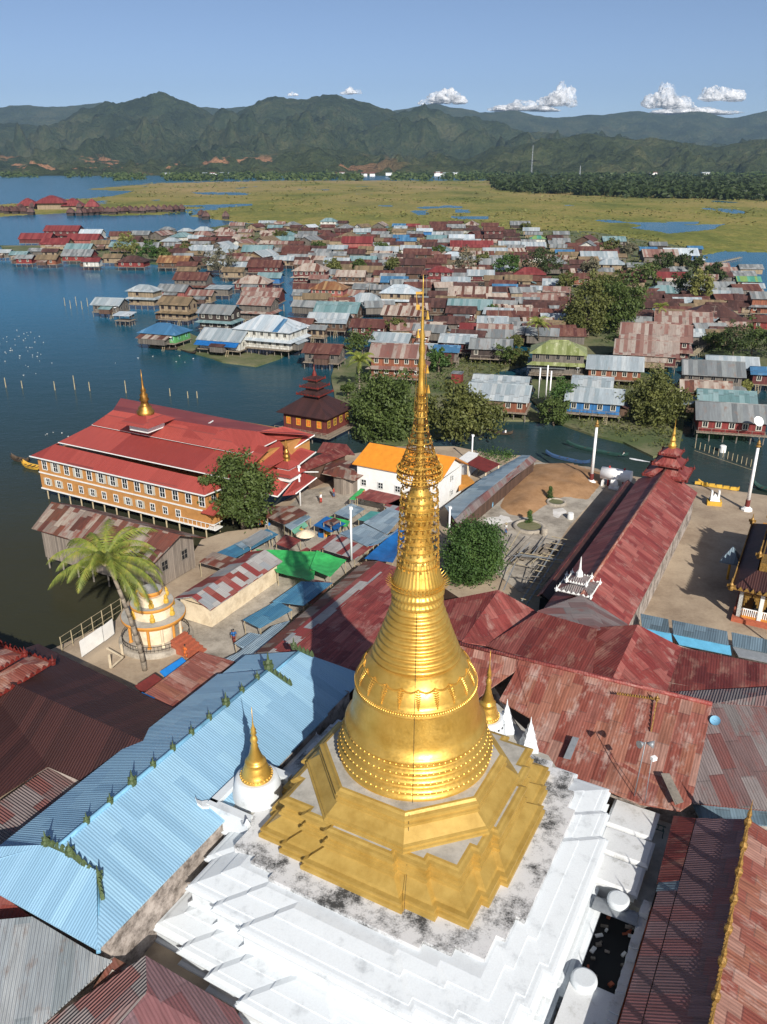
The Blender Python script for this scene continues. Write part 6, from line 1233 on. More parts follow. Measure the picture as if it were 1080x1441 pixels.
# ------------------------------------------------------------ the stilt village
# (px, py of the roof middle, width px, roof, wall, storeys, kind, turn, label extra)
H=[(232,461,66,'B','n',1,'h',-20,'blue hipped roof over green and blue walls standing alone in the lake'),
(155,423,46,'L','g',1,'g',-14,''),(175,438,24,'W','g',0,'f',-14,'tiny open hut on crooked stilts'),
(203,404,44,'L','t',2,'h',-14,''),(246,404,46,'G','p',1,'g',-14,''),(250,422,50,'H','t',2,'g',-16,'with orange balcony'),
(309,434,56,'G','k',2,'g',-18,'with white shuttered windows and teal lower roof'),(319,470,74,'L','w',1,'g',-20,'white gabled lakeside house with dark blue awning'),
(382,455,98,'W','w',2,'h',-22,'long white lakeside house with bluish white roof'),(364,422,54,'P','g',2,'g',-16,''),(371,411,58,'P','r',1,'g',-10,''),
(357,393,52,'S','r',1,'h',-8,''),(438,376,50,'S','r',2,'h',-6,'with open veranda below'),(464,401,52,'O','p',2,'h',-12,'with rows of pale windows'),
(495,384,42,'S','b',2,'g',-8,''),(556,392,38,'B','g',1,'g',-8,''),(564,406,56,'W','t',2,'h',-10,''),(515,418,54,'L','r',1,'h',-10,''),
(477,432,66,'T','b',1,'g',-12,'with patched rust and teal roof'),(464,446,60,'L','b',1,'g',-12,'long low pale roof'),(569,436,60,'S','b',2,'g',-14,''),
(520,453,50,'R','r',1,'g',-12,''),(424,450,38,'R','b',1,'g',-14,''),(449,457,22,'G','t',1,'g',-14,''),(457,488,56,'R','g',1,'g',-14,'on tall stilts at the water edge'),
(552,473,58,'L','b',1,'g',-16,''),(562,492,80,'P','o',2,'g',-10,'with white framed windows'),(620,378,36,'K','r',2,'h',-6,'with white panels'),
(642,393,40,'L','k',1,'g',-6,''),(677,383,38,'L','r',1,'g',-6,''),(711,402,34,'B','t',1,'g',-6,''),(662,410,62,'S','b',1,'g',-8,''),
(662,428,64,'T','t',1,'g',-10,''),(604,425,54,'D','b',1,'g',-8,''),(650,434,42,'D','r',1,'g',-10,''),(633,448,42,'D','g',1,'g',-8,''),(610,455,34,'S','o',1,'g',-8,''),
(664,456,30,'K','r',1,'g',-10,''),(697,460,50,'P','b',1,'g',-10,''),(694,448,42,'L','t',1,'g',-8,''),(646,474,52,'L','r',1,'g',-14,''),(692,482,60,'G','k',1,'g',-10,''),
(766,429,60,'D','g',1,'g',-12,''),(761,417,50,'P','b',1,'g',-12,''),(746,381,46,'K','t',1,'h',-8,''),(730,390,38,'H','t',1,'g',-8,''),(785,396,42,'L','m',1,'g',-10,''),
(813,387,36,'R','o',1,'g',-10,''),(787,487,80,'M','g',2,'h',-12,'with a row of pale windows'),(770,508,50,'G','g',0,'f',-12,'lower lean-to in front of the mossy roofed house'),
(866,509,80,'L','o',1,'g',-14,'with bright blue end wall'),(838,553,82,'L','B',1,'g',-16,'with bright blue walls'),(835,533,56,'L','g',1,'g',-16,'back roof behind the bright blue walled house'),
(923,468,104,'P','r',2,'g',-16,'long two-storey house beside the narrow boardwalk'),(910,489,92,'P','r',1,'g',-16,'lower roof of the long dark red house'),
(961,448,82,'P','k',1,'g',-14,''),(933,426,56,'D','b',1,'g',-10,''),(934,406,48,'T','o',1,'h',-8,''),(1003,437,72,'D','b',1,'h',-10,''),(1023,408,40,'G','r',1,'g',-8,''),
(1003,516,86,'G','g',2,'g',-14,'with rust patches on the roof'),(1030,508,72,'L','b',1,'g',-14,''),(993,541,70,'S','m',1,'g',-14,''),(1078,518,38,'B','r',1,'g',-14,''),
(1022,556,80,'T','n',1,'g',-14,''),(1029,577,100,'G','m',1,'g',-14,'canal house with white framed windows and a satellite dish'),
(706,536,82,'L','o',1,'g',-16,'wide pale blue tin roof over a wooden canal house'),(704,549,92,'L','o',1,'g',-16,'front roof of the wooden canal house'),
(630,487,34,'B','g',1,'g',-12,''),(600,484,30,'L','g',1,'g',-12,''),(1053,391,32,'N','t',1,'g',-8,''),(1060,400,28,'L','t',1,'g',-8,''),(1078,414,44,'G','o',2,'g',-8,''),
(1078,446,36,'R','m',1,'g',-12,''),(1002,375,46,'P','g',1,'g',-4,''),(915,377,34,'K','r',1,'h',-6,''),(944,387,44,'K','r',1,'g',-6,''),(890,383,30,'R','b',1,'g',-6,''),
(928,357,50,'P','g',1,'g',-4,''),(957,355,48,'W','B',1,'g',-4,''),(912,349,24,'B','k',1,'g',-4,''),(926,342,24,'G','k',1,'g',-4,''),(978,347,20,'B','k',1,'g',-4,''),(985,362,12,'W','B',1,'h',-4,''),
(864,336,32,'T','k',1,'g',-4,'standing apart at the marsh edge'),(842,360,52,'L','B',1,'g',-4,''),(795,353,26,'B','t',1,'g',-6,''),(870,358,22,'H','g',1,'g',-4,''),
(90,322,52,'K','r',2,'g',-4,'big red gabled temple hall at the far left'),(53,333,46,'K','r',1,'g',-2,''),(80,340,40,'K','t',1,'g',-2,''),(120,334,46,'K','p',1,'g',-4,''),(130,326,32,'W','w',2,'g',-4,'white house with tall windows beside the red temple'),
(113,347,38,'T','t',1,'g',-4,''),(112,356,44,'G','m',1,'g',-4,''),(130,364,24,'K','w',1,'g',-4,''),(68,361,30,'H','o',1,'g',-4,''),(72,351,22,'D','t',1,'g',-4,''),(6,352,20,'L','g',1,'g',-4,''),(28,355,24,'T','t',1,'g',-4,''),(36,360,24,'G','m',1,'g',-4,''),(52,350,20,'G','g',1,'g',-4,''),
(160,359,26,'H','t',1,'g',-4,''),(188,364,40,'D','m',1,'h',-6,'big dark red house at the lake edge'),(247,365,46,'O','b',1,'g',-6,''),(265,377,26,'H','t',1,'g',-6,''),(272,388,50,'R','g',2,'g',-8,'with open upper veranda'),(309,401,34,'L','g',1,'f',-8,''),(285,410,34,'P','t',1,'g',-8,''),(330,378,30,'H','t',1,'g',-6,''),(275,355,24,'H','g',1,'g',-4,''),(315,352,26,'L','t',1,'g',-4,''),
(364,350,44,'T','r',1,'g',-5,'with a row of white windows'),(418,350,40,'R','m',1,'g',-6,''),(374,371,48,'R','r',1,'g',-6,''),(381,386,34,'T','B',1,'g',-8,''),(335,371,32,'L','g',1,'g',-6,''),(476,347,28,'L','g',1,'g',-6,''),(504,338,44,'K','p',2,'g',-4,''),(475,366,36,'L','t',1,'g',-6,''),(478,375,36,'H','t',1,'g',-6,''),(512,364,38,'T','g',1,'g',-6,''),(520,378,40,'H','g',1,'g',-6,''),(588,354,40,'R','b',1,'g',-6,'with yellow lit windows'),(580,368,40,'D','b',1,'g',-6,''),(576,380,40,'D','b',1,'g',-6,''),(612,366,34,'R','r',1,'g',-6,''),
(463,309,24,'T','w',2,'h',-4,'tall white house with teal hipped roof at the marsh edge'),(664,344,62,'K','o',1,'g',-4,''),(717,342,30,'L','o',1,'g',-4,''),(697,352,34,'L','g',1,'g',-4,''),(679,356,32,'S','w',1,'g',-4,''),(757,333,22,'N','w',1,'h',-4,''),(695,322,28,'R','r',2,'g',-4,'stacked dark red house'),(695,332,26,'D','r',1,'g',-4,''),(650,334,36,'W','w',1,'g',-4,''),(751,344,34,'L','g',1,'g',-4,''),(790,337,24,'G','g',1,'g',-4,''),(732,314,28,'G','k',1,'g',-4,''),(790,327,22,'G','g',1,'g',-4,''),(565,332,22,'B','B',1,'g',-4,''),(575,336,22,'B','t',1,'g',-4,''),(598,323,22,'W','B',1,'g',-4,''),(582,316,18,'K','b',1,'g',-4,''),
(420,360,30,'G','t',1,'g',-6,''),(400,362,30,'L','t',1,'g',-6,''),(545,350,34,'L','w',1,'g',-6,''),(540,360,36,'G','t',1,'g',-6,''),(500,353,30,'D','g',1,'g',-6,''),(450,388,26,'P','g',1,'g',-8,''),(523,392,24,'P','y',1,'g',-8,''),(535,402,26,'G','g',1,'g',-8,''),(605,395,26,'P','g',1,'g',-6,''),(700,412,24,'G','t',1,'g',-6,''),(735,402,30,'D','r',1,'g',-8,''),(760,403,24,'L','w',1,'g',-8,''),(850,378,26,'G','g',1,'g',-6,''),(592,466,26,'S','o',1,'g',-10,''),(734,452,20,'G','g',1,'g',-10,''),(1042,425,30,'D','r',1,'g',-8,''),(1065,425,24,'G','k',1,'g',-8,''),(985,418,24,'R','b',1,'g',-8,''),(905,437,26,'D','r',1,'g',-10,''),(895,458,30,'G','t',1,'g',-10,'')]
VW['y']=VW['t']
def nth(n):
    u=['','first','second','third','fourth','fifth','sixth','seventh','eighth','ninth','tenth','eleventh','twelfth','thirteenth','fourteenth','fifteenth','sixteenth','seventeenth','eighteenth','nineteenth','twentieth']
    return u[n] if n<=20 else ({2:'twenty-',3:'thirty-',4:'forty-',5:'fifty-'}[n//10]+u[n%10] if n%10 else {3:'thirtieth',4:'fortieth',5:'fiftieth'}[n//10])
for k,h in enumerate([h_ for h_ in H]): pass
# the crowded rows of huts beyond, one by one, up to the marsh
rnd=random.Random(77); occ=[(h[0],h[1],h[2]) for h in H]
LM=[(855,425,'the huge dark tree'),(90,325,'the big red temple at the far left'),(463,309,'the tall white house with teal roof'),(765,366,'the dark broad tree'),(178,347,'the yellow-green tree'),(605,400,'the spire tip'),(864,336,'the teal roofed hut apart at the marsh edge'),(438,376,'the rust striped house with open veranda'),(504,338,'the red-painted pink two-storey house'),(664,344,'the long red roofs in the far rows'),(988,403,'the light green tree'),(1040,480,'the row of dark trees at the right edge'),(308,366,'the bare greyish tree'),(541,577,'the large dense tree by the water temple'),(757,460,'the village palm tree'),(382,455,'the long white lakeside house'),(230,461,'the blue hipped roof house'),(1029,577,'the red canal house'),(838,553,'the bright blue walled house'),(588,354,'the brown house with yellow windows'),(695,322,'the stacked dark red house'),(943,385,'the far red roofs')]
y=316.0; row=0
while y<372 and len(H)<296:
    step=24+(y-316)*.30; xl=interp([(312,400),(320,250),(330,150),(345,140),(360,300),(372,420)],y); xr=interp([(312,700),(320,745),(332,830),(345,870),(372,860)],y); x=xl+rnd.uniform(0,12)
    while x<xr:
        w_=step*rnd.uniform(.78,1.1); yy=y+rnd.uniform(-2.2,2.2)
        if not any(abs(x-ox)<(ow+w_)*.42 and abs(yy-oy)<(5.0+(y-316)*.03) for ox,oy,ow in occ) and len(H)<296:
            rc=rnd.choices('GLTRDBWHPKS',[11,8,3,6,5,1.2,.8,5,4,.4,5])[0]; wc=rnd.choice('ggbttrwb'); H.append((x,yy,w_,rc,wc,1,rnd.choice('ggggh'),rnd.uniform(-14,6) if rnd.random()<.75 else rnd.uniform(50,80),'')); occ.append((x,yy,w_))
        x+=step*rnd.uniform(.9,1.2)
    y+=6.0+(y-316)*.06; row+=1
def nice(h):
    px,py,w_,rc,wc,fl,kd,rot,ex=h; rw_=VR[rc][1]; ww=VW[wc][1]; D=min(LM,key=lambda q:(q[0]-px)**2+((q[1]-py)*2.2)**2 if (q[0]-px)**2+(q[1]-py)**2>30 else 1e9)
    dx,dy=px-D[0],py-D[1]
    if abs(dx)<14: rel='behind' if dy<0 else 'in front of'
    else: rel=('left of ' if dx<0 else 'right of ')[:-1] if abs(dy)<9 else (('behind and left of' if dx<0 else 'behind and right of') if dy<0 else ('in front and left of' if dx<0 else 'in front and right of'))
    sz='two-storey ' if fl==2 else ''
    if ex: return (ex if len(ex.split())>=8 else '%s roofed %shouse %s'%(rw_,sz,ex)), None
    return '%s roofed %s%s house'%(rw_,sz,ww), '%s %s'%(rel,D[2])
labs={}
for i,h in enumerate(H): labs.setdefault(nice(h),[]).append(i)
ORD=['leftmost','second from left','third from left','fourth from left','fifth from left','sixth from left','seventh from left','eighth from left']
LAB={}
for key,ids in labs.items():
    ids.sort(key=lambda i:H[i][0])
    for n,i in enumerate(ids):
        base,loc=key; s=base+(' '+loc if loc else '')
        if len(ids)>1: s=(ORD[n] if n<len(ids)-1 or n==0 else 'rightmost')+', '+s
        for a_,b_ in (('the tall white house with teal roof','the tall white house'),('the teal roofed hut apart at the marsh edge','the marsh edge hut'),('the rust striped house with open veranda','the veranda house'),('the red-painted pink two-storey house','the pink house'),('the long red roofs in the far rows','the long red roofs'),('the row of dark trees at the right edge','the right-edge tree row'),('the brown house with yellow windows','the yellow-windowed house'),('the big red temple at the far left','the big red temple'),('in front and','in front,'),('behind and','behind,')):
            if len(s.split())>16: s=s.replace(a_,b_)
        LAB[i]=' '.join(s.split()[:16])
pmesh={}
def postmesh(hh,r):
    k=(round(hh,1),r)
    if k not in pmesh:
        b=MB().mat('grey_wood'); b.tube((0,0,0),(0,0,k[0]),r,r*.9,5); o=b.build('stilt'); pmesh[k]=o.data; bpy.data.objects.remove(o)
    return pmesh[k]
wmesh={}
def winmesh(w_,h_,mt):
    k=(round(w_,1),round(h_,1),mt)
    if k not in wmesh:
        b=MB().mat(mt)
        for x in (-.5,.5): b.box((x*w_,0,0),(.16,.12,h_+.16))
        for z in (-.5,.5): b.box((0,0,z*h_),(w_+.16,.11,.16))
        b.box((0,0,0),(.08,.10,h_)); b.mat('pane' if mt!='shutter' or True else mt); b.box((0,.0,0),(w_,.05,h_)); o=b.build('window'); wmesh[k]=o.data; bpy.data.objects.remove(o)
    return wmesh[k]
def house(i,h):
    px,py,wpx,rc,wc,fl,kd,rot,ex=h; rnd=random.Random(i*13+5); near=py>415; mid=py>370
    zf=2.0 if py<520 else 2.0; zf+=.4*(kd!='f' and fl==2 and rnd.random()<.4); wh=2.4*max(1,fl)+(.1 if fl else -.6); ze=zf+wh; zr=ze+.9
    c=P(px,py,zr); d=pix(c)[2]; wm=wpx/F*d; r=math.radians(rot); wm*=1.02; L=wm/(math.cos(r)+.5*abs(math.sin(r))+.02)*(.95); W=min(L*.72,max(5.0,L*.66)); L,W=min(L,24),min(W,11.5); hr=W*.29
    if kd=='f': hr=.5
    t=thing('stilt_house' if not ex.startswith('big red gabled') else 'temple_hall',LAB[i],'house' if 'temple' not in LAB[i][:20] else 'temple',(c.x,c.y,0),r,'stilt houses of the lake village')
    ov=.75; roofm=VR[rc][0]; wallm=VW[wc][0]; RT=t.matrix_basis
    def w(x,y,z): return RT@Vector((x,y,z))
    rb=MB().mat(roofm); a,bb=L/2+ov,W/2+ov; e=ze-.1
    if kd=='h':
        q=max(.5,a-bb*.95); T1,T2=w(-q,0,ze+hr),w(q,0,ze+hr)
        rb.slab([w(-a,-bb,e),w(a,-bb,e),T2,T1],.1); rb.slab([w(a,bb,e),w(-a,bb,e),T1,T2],.1); rb.slab([w(a,-bb,e),w(a,bb,e),T2],.1); rb.slab([w(-a,bb,e),w(-a,-bb,e),T1],.1)
    elif kd=='f': rb.slab([w(-a,-bb,e),w(a,-bb,e),w(a,bb,e+.6),w(-a,bb,e+.6)],.1)
    else:
        rb.slab([w(-a,-bb,e),w(a,-bb,e),w(a,0,ze+hr),w(-a,0,ze+hr)],.1); rb.slab([w(a,bb,e),w(-a,bb,e),w(-a,0,ze+hr),w(a,0,ze+hr)],.1)
    rb.build('roof',None,t,t)
    if near:
        b=MB().mat(roofm); 
        if kd!='f': b.tube(w(-a if kd=='g' else -max(.5,a-bb*.95),0,ze+hr+.02),w(a if kd=='g' else max(.5,a-bb*.95),0,ze+hr+.02),.11,.11,6); b.build('ridge_cap',None,t,t)
    wb=MB().mat(wallm)
    if kd!='f' or fl:
        wb.prism([w(-L/2,-W/2,0)[:2],w(L/2,-W/2,0)[:2],w(L/2,W/2,0)[:2],w(-L/2,W/2,0)[:2]],zf,ze-.08,cap=kd=='g' and False,bottom=True)
        if kd=='g': wb.face([w(L/2,-W/2,ze-.08),w(L/2,W/2,ze-.08),w(L/2,0,ze+hr-.15)]); wb.face([w(-L/2,W/2,ze-.08),w(-L/2,-W/2,ze-.08),w(-L/2,0,ze+hr-.15)])
        wb.build('wall',None,t,t)
    if kd!='f' and rnd.random()<.75:
        sd_=rnd.choice([(1,0),(-1,0),(0,-1)]) if fl<2 else rnd.choice([(1,0),(-1,0)]); lm=VR[rnd.choice('GLPRHSDT')][0]; zl=min(ze-.35,zf+2.3); dl=rnd.uniform(1.8,3.4); b=MB().mat(lm)
        if sd_[0]: x0_,x1_=sd_[0]*(L/2-.1),sd_[0]*(L/2+dl); y0_,y1_=-W/2*rnd.uniform(.5,1.05),W/2*rnd.uniform(.1,1); q4=[(x0_,y0_,zl),(x1_,y0_,zl-.8),(x1_,y1_,zl-.8),(x0_,y1_,zl)]
        else: x0_=-L/2*rnd.uniform(.2,1); x1_=L/2*rnd.uniform(.2,1); y0_,y1_=-W/2+.1,-W/2-dl; q4=[(x0_,y0_,zl),(x0_,y1_,zl-.8),(x1_,y1_,zl-.8),(x1_,y0_,zl)]
        b.slab([w(*p_) for p_ in q4],.08); b.build('lean_to',None,t,t); cx2,cy2=sum(p_[0] for p_ in q4)/4,sum(p_[1] for p_ in q4)/4; b=MB().mat(rnd.choice(['wall_grey_wooden','wall_brown_wooden','wall_tan_woven','planks_dark'])); b.prism([w(cx2+(p_[0]-cx2)*.86,cy2+(p_[1]-cy2)*.86,0)[:2] for p_ in q4],zf-.3,zl-.95); b.build('annex_wall',None,t,t)
    b=MB().mat('plank_deck'); dk=rnd.uniform(.1,1.2) if mid else .1; b.prism([w(-L/2-.3,-W/2-.3-dk,0)[:2],w(L/2+.4,-W/2-.3-dk,0)[:2],w(L/2+.4,W/2+.2,0)[:2],w(-L/2-.3,W/2+.2,0)[:2]],zf-.2,zf); b.build('deck',None,t,t)
    if fl==2:
        z2=zf+2.45; b=MB().mat(roofm if not ex.startswith('with white shuttered') else 'vroof_teal_grey'); s_=1.25
        b.slab([w(-L/2-s_,-W/2-s_,z2-.35),w(L/2+s_,-W/2-s_,z2-.35),w(L/2+.02,-W/2-.02,z2+.2),w(-L/2-.02,-W/2-.02,z2+.2)],.09); b.slab([w(L/2+s_,-W/2-s_,z2-.35),w(L/2+s_,W/2+s_*.3,z2-.35),w(L/2+.02,W/2+.02,z2+.2),w(L/2+.02,-W/2-.02,z2+.2)],.09); b.build('lower_roof',None,t,t)
    n=max(3,int(L/(2.2 if mid else 3.6))); rowsy=(-W/2-.1,W/2) if near else (-W/2-.1,)
    pm=postmesh(zf+1.1,.13 if near else .16)
    for yy in rowsy+((0,) if near else ()):
        for k in range(n+1):
            o=bpy.data.objects.new('stilt',pm); COL.objects.link(o); o.parent=t; o.location=(-L/2+L*k/n+rnd.uniform(-.15,.15),yy,-1.1); o.rotation_euler=(rnd.uniform(-.05,.05),rnd.uniform(-.06,.06),0)
    sh={'w':'shutter','k':'shutter','p':'shutter','r':'shutter','o':'shutter','t':'planks_dark','b':'grey_wood','g':'grey_wood','m':'shutter','B':'shutter','n':'shutter_green','y':'grey_wood'}[wc]
    nw=0 if kd=='f' else (max(2,int(L/2.3)) if mid else max(2,int(L/4)))
    if py<345 and not ex: nw=0
    for f_ in range(max(1,fl)):
        wm_=winmesh(.95,1.15,sh if mid or wc!='t' else sh)
        for k in range(nw):
            if not ex and rnd.random()<.38: continue
            o=bpy.data.objects.new('window',wm_); COL.objects.link(o); o.parent=t; o.location=(-L/2+L*(k+.5)/nw,-W/2-.04,zf+1.4+2.5*f_)
        if near:
            for k in range(2): o=bpy.data.objects.new('window',wm_); COL.objects.link(o); o.parent=t; o.location=(L/2+.04,-W/4+k*W/2,zf+1.4+2.5*f_); o.rotation_euler=(0,0,PI/2)
    if mid and kd!='f' and rnd.random()<.6:
        b=MB().mat('bamboo'); x0_=L/2*rnd.choice([-.6,.5]); 
        for s_ in (-.35,.35): b.tube(w(x0_+s_,-W/2-dk-.3,zf),w(x0_+s_,-W/2-dk-1.6,-.3),.06,.06,4)
        for k in range(6): u=k/6; b.tube(w(x0_-.35,-W/2-dk-.3-1.3*u,zf-(zf+.3)*u),w(x0_+.35,-W/2-dk-.3-1.3*u,zf-(zf+.3)*u),.04,.04,4)
        b.build('ladder',None,t,t)
    if near and rnd.random()<.5 and kd!='f':
        b=MB().mat('pole_white'); p=w(L/2*.8,-W/2-.6,zf+1.8); b.lathe((p.x,p.y),[(.5,p.z-.05),(.45,p.z+.03),(.05,p.z+.12)],12); b.tube(p,w(L/2*.8,-W/2,zf+.2),.04,.04,4); b.build('dish_antenna',None,t,t)
    if dk>.6 and mid:
        b=MB().mat('grey_wood')
        for k in range(n+1): b.tube(w(-L/2+L*k/n,-W/2-.25-dk,zf),w(-L/2+L*k/n,-W/2-.25-dk,zf+.9),.05,.05,4)
        b.tube(w(-L/2,-W/2-.25-dk,zf+.85),w(L/2,-W/2-.25-dk,zf+.85),.05,.05,4); b.build('railing',None,t,t)
    if px==319: b=MB().mat('blue_tarp'); b.slab([w(-L/2-.5,-W/2-2.4,ze-1.2),w(L/2+.2,-W/2-2.4,ze-1.2),w(L/2+.2,-W/2-.5,ze-.25),w(-L/2-.5,-W/2-.5,ze-.25)],.06); b.build('awning',None,t,t)
    if px in (382,): b=MB().mat('vroof_blue'); b.slab([w(L*.22,-bb-.0,e+.05),w(L*.32,-bb,e+.05),w(L*.36,-bb*.2,ze+hr*.85),w(L*.28,-bb*.2,ze+hr*.85)],.05); b.build('roof_patch',None,t,t)
for i,h in enumerate(H): house(i,h)
rnd=random.Random(5); RB_=MB(); k=0
for tries in range(1500):
    if k>=230: break
    x,y=(rnd.uniform(235,860),rnd.uniform(312,372)) if tries%3 else (rnd.uniform(430,1060),rnd.uniform(372,470))
    if y>372 and (x<560 and y>430 or abs(x-852)<48 and y>395): continue

    if x>700 and y<318+(x-700)*.14: continue
    if x<330 and y<322: continue
    w_=rnd.uniform(15,24)+(y-315)*.15
    if any(abs(x-ox)<(ow+w_)*.36 and abs(y-oy)<3.6 for ox,oy,ow in occ): continue
    occ.append((x,y,w_)); k+=1; c=P(x,y,4.6); d=pix(c)[2]; L=w_/F*d; W=L*.6; r=math.radians(rnd.uniform(-20,8)); X=Vector((math.cos(r),math.sin(r),0)); Y=Vector((-X.y,X.x,0)); w=lambda a,b_,z:Vector((c.x,c.y,0))+X*a+Y*b_+Vector((0,0,z)); a_,b2=L/2+.5,W/2+.5
    RB_.mat(VR[rnd.choice('GGLRHPSDDR')][0]); RB_.slab([w(-a_,-b2,4.0),w(a_,-b2,4.0),w(a_,0,5.8),w(-a_,0,5.8)],.1); RB_.slab([w(a_,b2,4.0),w(-a_,b2,4.0),w(-a_,0,5.8),w(a_,0,5.8)],.1)
    RB_.mat(rnd.choice(['wall_grey_wooden','wall_brown_wooden','wall_tan_woven'])); RB_.prism([w(-L/2,-W/2,0)[:2],w(L/2,-W/2,0)[:2],w(L/2,W/2,0)[:2],w(-L/2,W/2,0)[:2]],1.6,4.0,cap=False)
tag(RB_.build('distant_huts'),'crowded small huts filling the far rows of the stilt village','huts',kind='stuff')
rnd=random.Random(15); b=MB().mat('leaf_yellow')
for k in range(3800):
    px_=rnd.uniform(-40,1140); py_=252+(rnd.random()**1.3)*90; c=P(px_,py_,0)
    if not inpoly(px_,py_,M1) or any(inpoly(px_,py_,h_) for h_ in HO): continue
    if fbm(c.x,c.y,3,.006)<-.05: continue
    quads(Vector((c.x,c.y,.6)),4,.7+c.y*.0011,rnd,b,1.2+c.y*.0012,.2,1.6)
tag(b.build('marsh_scrub'),'low scrub and reed tufts dotted over the marsh','scrub',kind='stuff')
# boardwalks and small landing stages
for (a_,c_,lab) in (((975,500),(1018,462),'narrow pale boardwalk beside the long dark red house'),((560,520),(520,505),'short boardwalk behind the palm on the bank'),((470,400),(440,412),'short landing stage beside the orange roofed pink house'),((1000,372),(1043,362),'thin jetty running into the blue channel at the right')):
    A2,B2=P(*a_,1.7),P(*c_,1.7); t=thing('boardwalk',lab,'boardwalk',(A2.x,A2.y,0)); d=(B2-A2).normalized(); s_=Vector((-d.y,d.x,0))*.8; b=MB().mat('bamboo'); b.slab([A2-s_,B2-s_,B2+s_,A2+s_],.12); b.build('deck',None,t,t); n=int((B2-A2).length/3)+1
    for k in range(n+1):
        for sg in (-1,1): p=A2.lerp(B2,k/n)+s_*sg; b=MB().mat('grey_wood'); b.tube((p.x,p.y,-1),(p.x,p.y,2.6),.07,.07,4); b.build('post',None,t,t)
# red floating hut
t=thing('floating_hut','small plain red box hut with grey lid on a raft right of the spire','hut',P(644,538,.3)); c=P(644,532,1.5); b=MB().mat('wall_bright_red'); b.box(c,(2.4,2.4,2.6),-.3); b.build('wall',None,t,t); b=MB().mat('vroof_grey_tin'); b.box(c+Vector((0,0,1.4)),(2.8,2.8,.15),-.3); b.build('roof',None,t,t); b=MB().mat('bamboo'); b.box((c.x+.8,c.y-.5,.15),(5.5,3.0,.3),.5); b.build('raft',None,t,t)
# resort of dark thatched cottages in the lake, far left
t=thing('resort_hall','far complex of stacked red roofs among dark cottages','hall',P(75,296,0)); c=P(75,294,0)
for k,(dx,dz,s_) in enumerate(((0,6,26),(-28,3,17),(24,3,18),(46,2,12))):
    b=MB().mat('vroof_red_painted'); b.lathe((c.x+dx,c.y),[(s_*1.0,dz+1),(s_*.5,dz+6),(s_*.1,dz+9)],4,ph=PI/4+.2); b.build('roof',None,t,t); b=MB().mat('wall_tan_woven'); b.lathe((c.x+dx,c.y),[(s_*.8,0),(s_*.8,dz+1.2)],4,ph=PI/4+.2); b.build('wall',None,t,t)
rnd=random.Random(31); cot=[(4+k*6.3,298.5) for k in range(6)]+[(44,300.5),(100,301)]+[(112+k*8.0,300.5-k*.25) for k in range(19)]+[(30,294),(46,293),(112,293)]+[(284,305),(290,306),(318,306)]
for k,(x,yy) in enumerate(sorted(cot)):
    c=P(x,yy+rnd.uniform(-.8,.8),1.5); s_=rnd.uniform(5,6.5); t=thing('thatched_cottage','%s dark thatched cottage from the left in the far lake row'%nth(k+1),'cottage',(c.x,c.y,0),0,'dark cottages in the far lake row')
    b=MB().mat('vroof_dark_brown'); b.lathe((c.x,c.y),[(s_,3.0),(s_*.55,6.0),(s_*.12,7.8)],4,ph=PI/4+rnd.uniform(-.3,.3)); b.build('roof',None,t,t); b=MB().mat('wall_dark'); b.lathe((c.x,c.y),[(s_*.75,0),(s_*.75,3.1)],4,ph=PI/4); b.build('wall',None,t,t)
# far town at the foot of the hills
for k,x in enumerate(sorted(rnd.choice([rnd.uniform(170,330),rnd.uniform(285,330),rnd.uniform(600,660),rnd.uniform(880,1000),rnd.uniform(480,560)]) for _ in range(26))):
    yy=rnd.uniform(241,249); c=P(x,yy,0); 
    t=thing('far_building','%s tiny pale building from the left at the foot of the hills'%nth(k+1),'building',(c.x,c.y,0),0,'pale buildings of the far town'); L_=rnd.uniform(14,34); b=MB().mat('whitewall'); b.box((c.x,c.y,4+rnd.uniform(0,6)),(L_,12,9)); b.build('wall',None,t,t); b=MB().mat(rnd.choice(['vroof_pale_tin','vroof_red_painted','vroof_bluish_white'])); b.box((c.x,c.y,13),(L_+2,14,2)); b.build('roof',None,t,t)
for (x,yb,yt,D,lab) in ((748,246,204,3300,'tall thin lattice mast in front of the green foothills'),(816,250,233,2800,'shorter mast right of the tall one before the foothills')):
    p=PY(x,yb,D); q=PY(x,yt,D); b=MB().mat('grey_metal'); 
    for sx,sy in ((-2,-2),(2,-2),(2,2),(-2,2)): b.tube((p.x+sx,D+sy,0),(p.x+sx*.2,D+sy*.2,q.z),.7,.5,4)
    for kk in range(12): z_=q.z*kk/12; s1=2*(1-.8*kk/12); b.tube((p.x-s1,D-s1,z_),(p.x+s1,D-s1,z_+q.z/14),.4,.4,4)
    single(b,'lattice_mast',lab,'mast',None,(p.x,D,0))
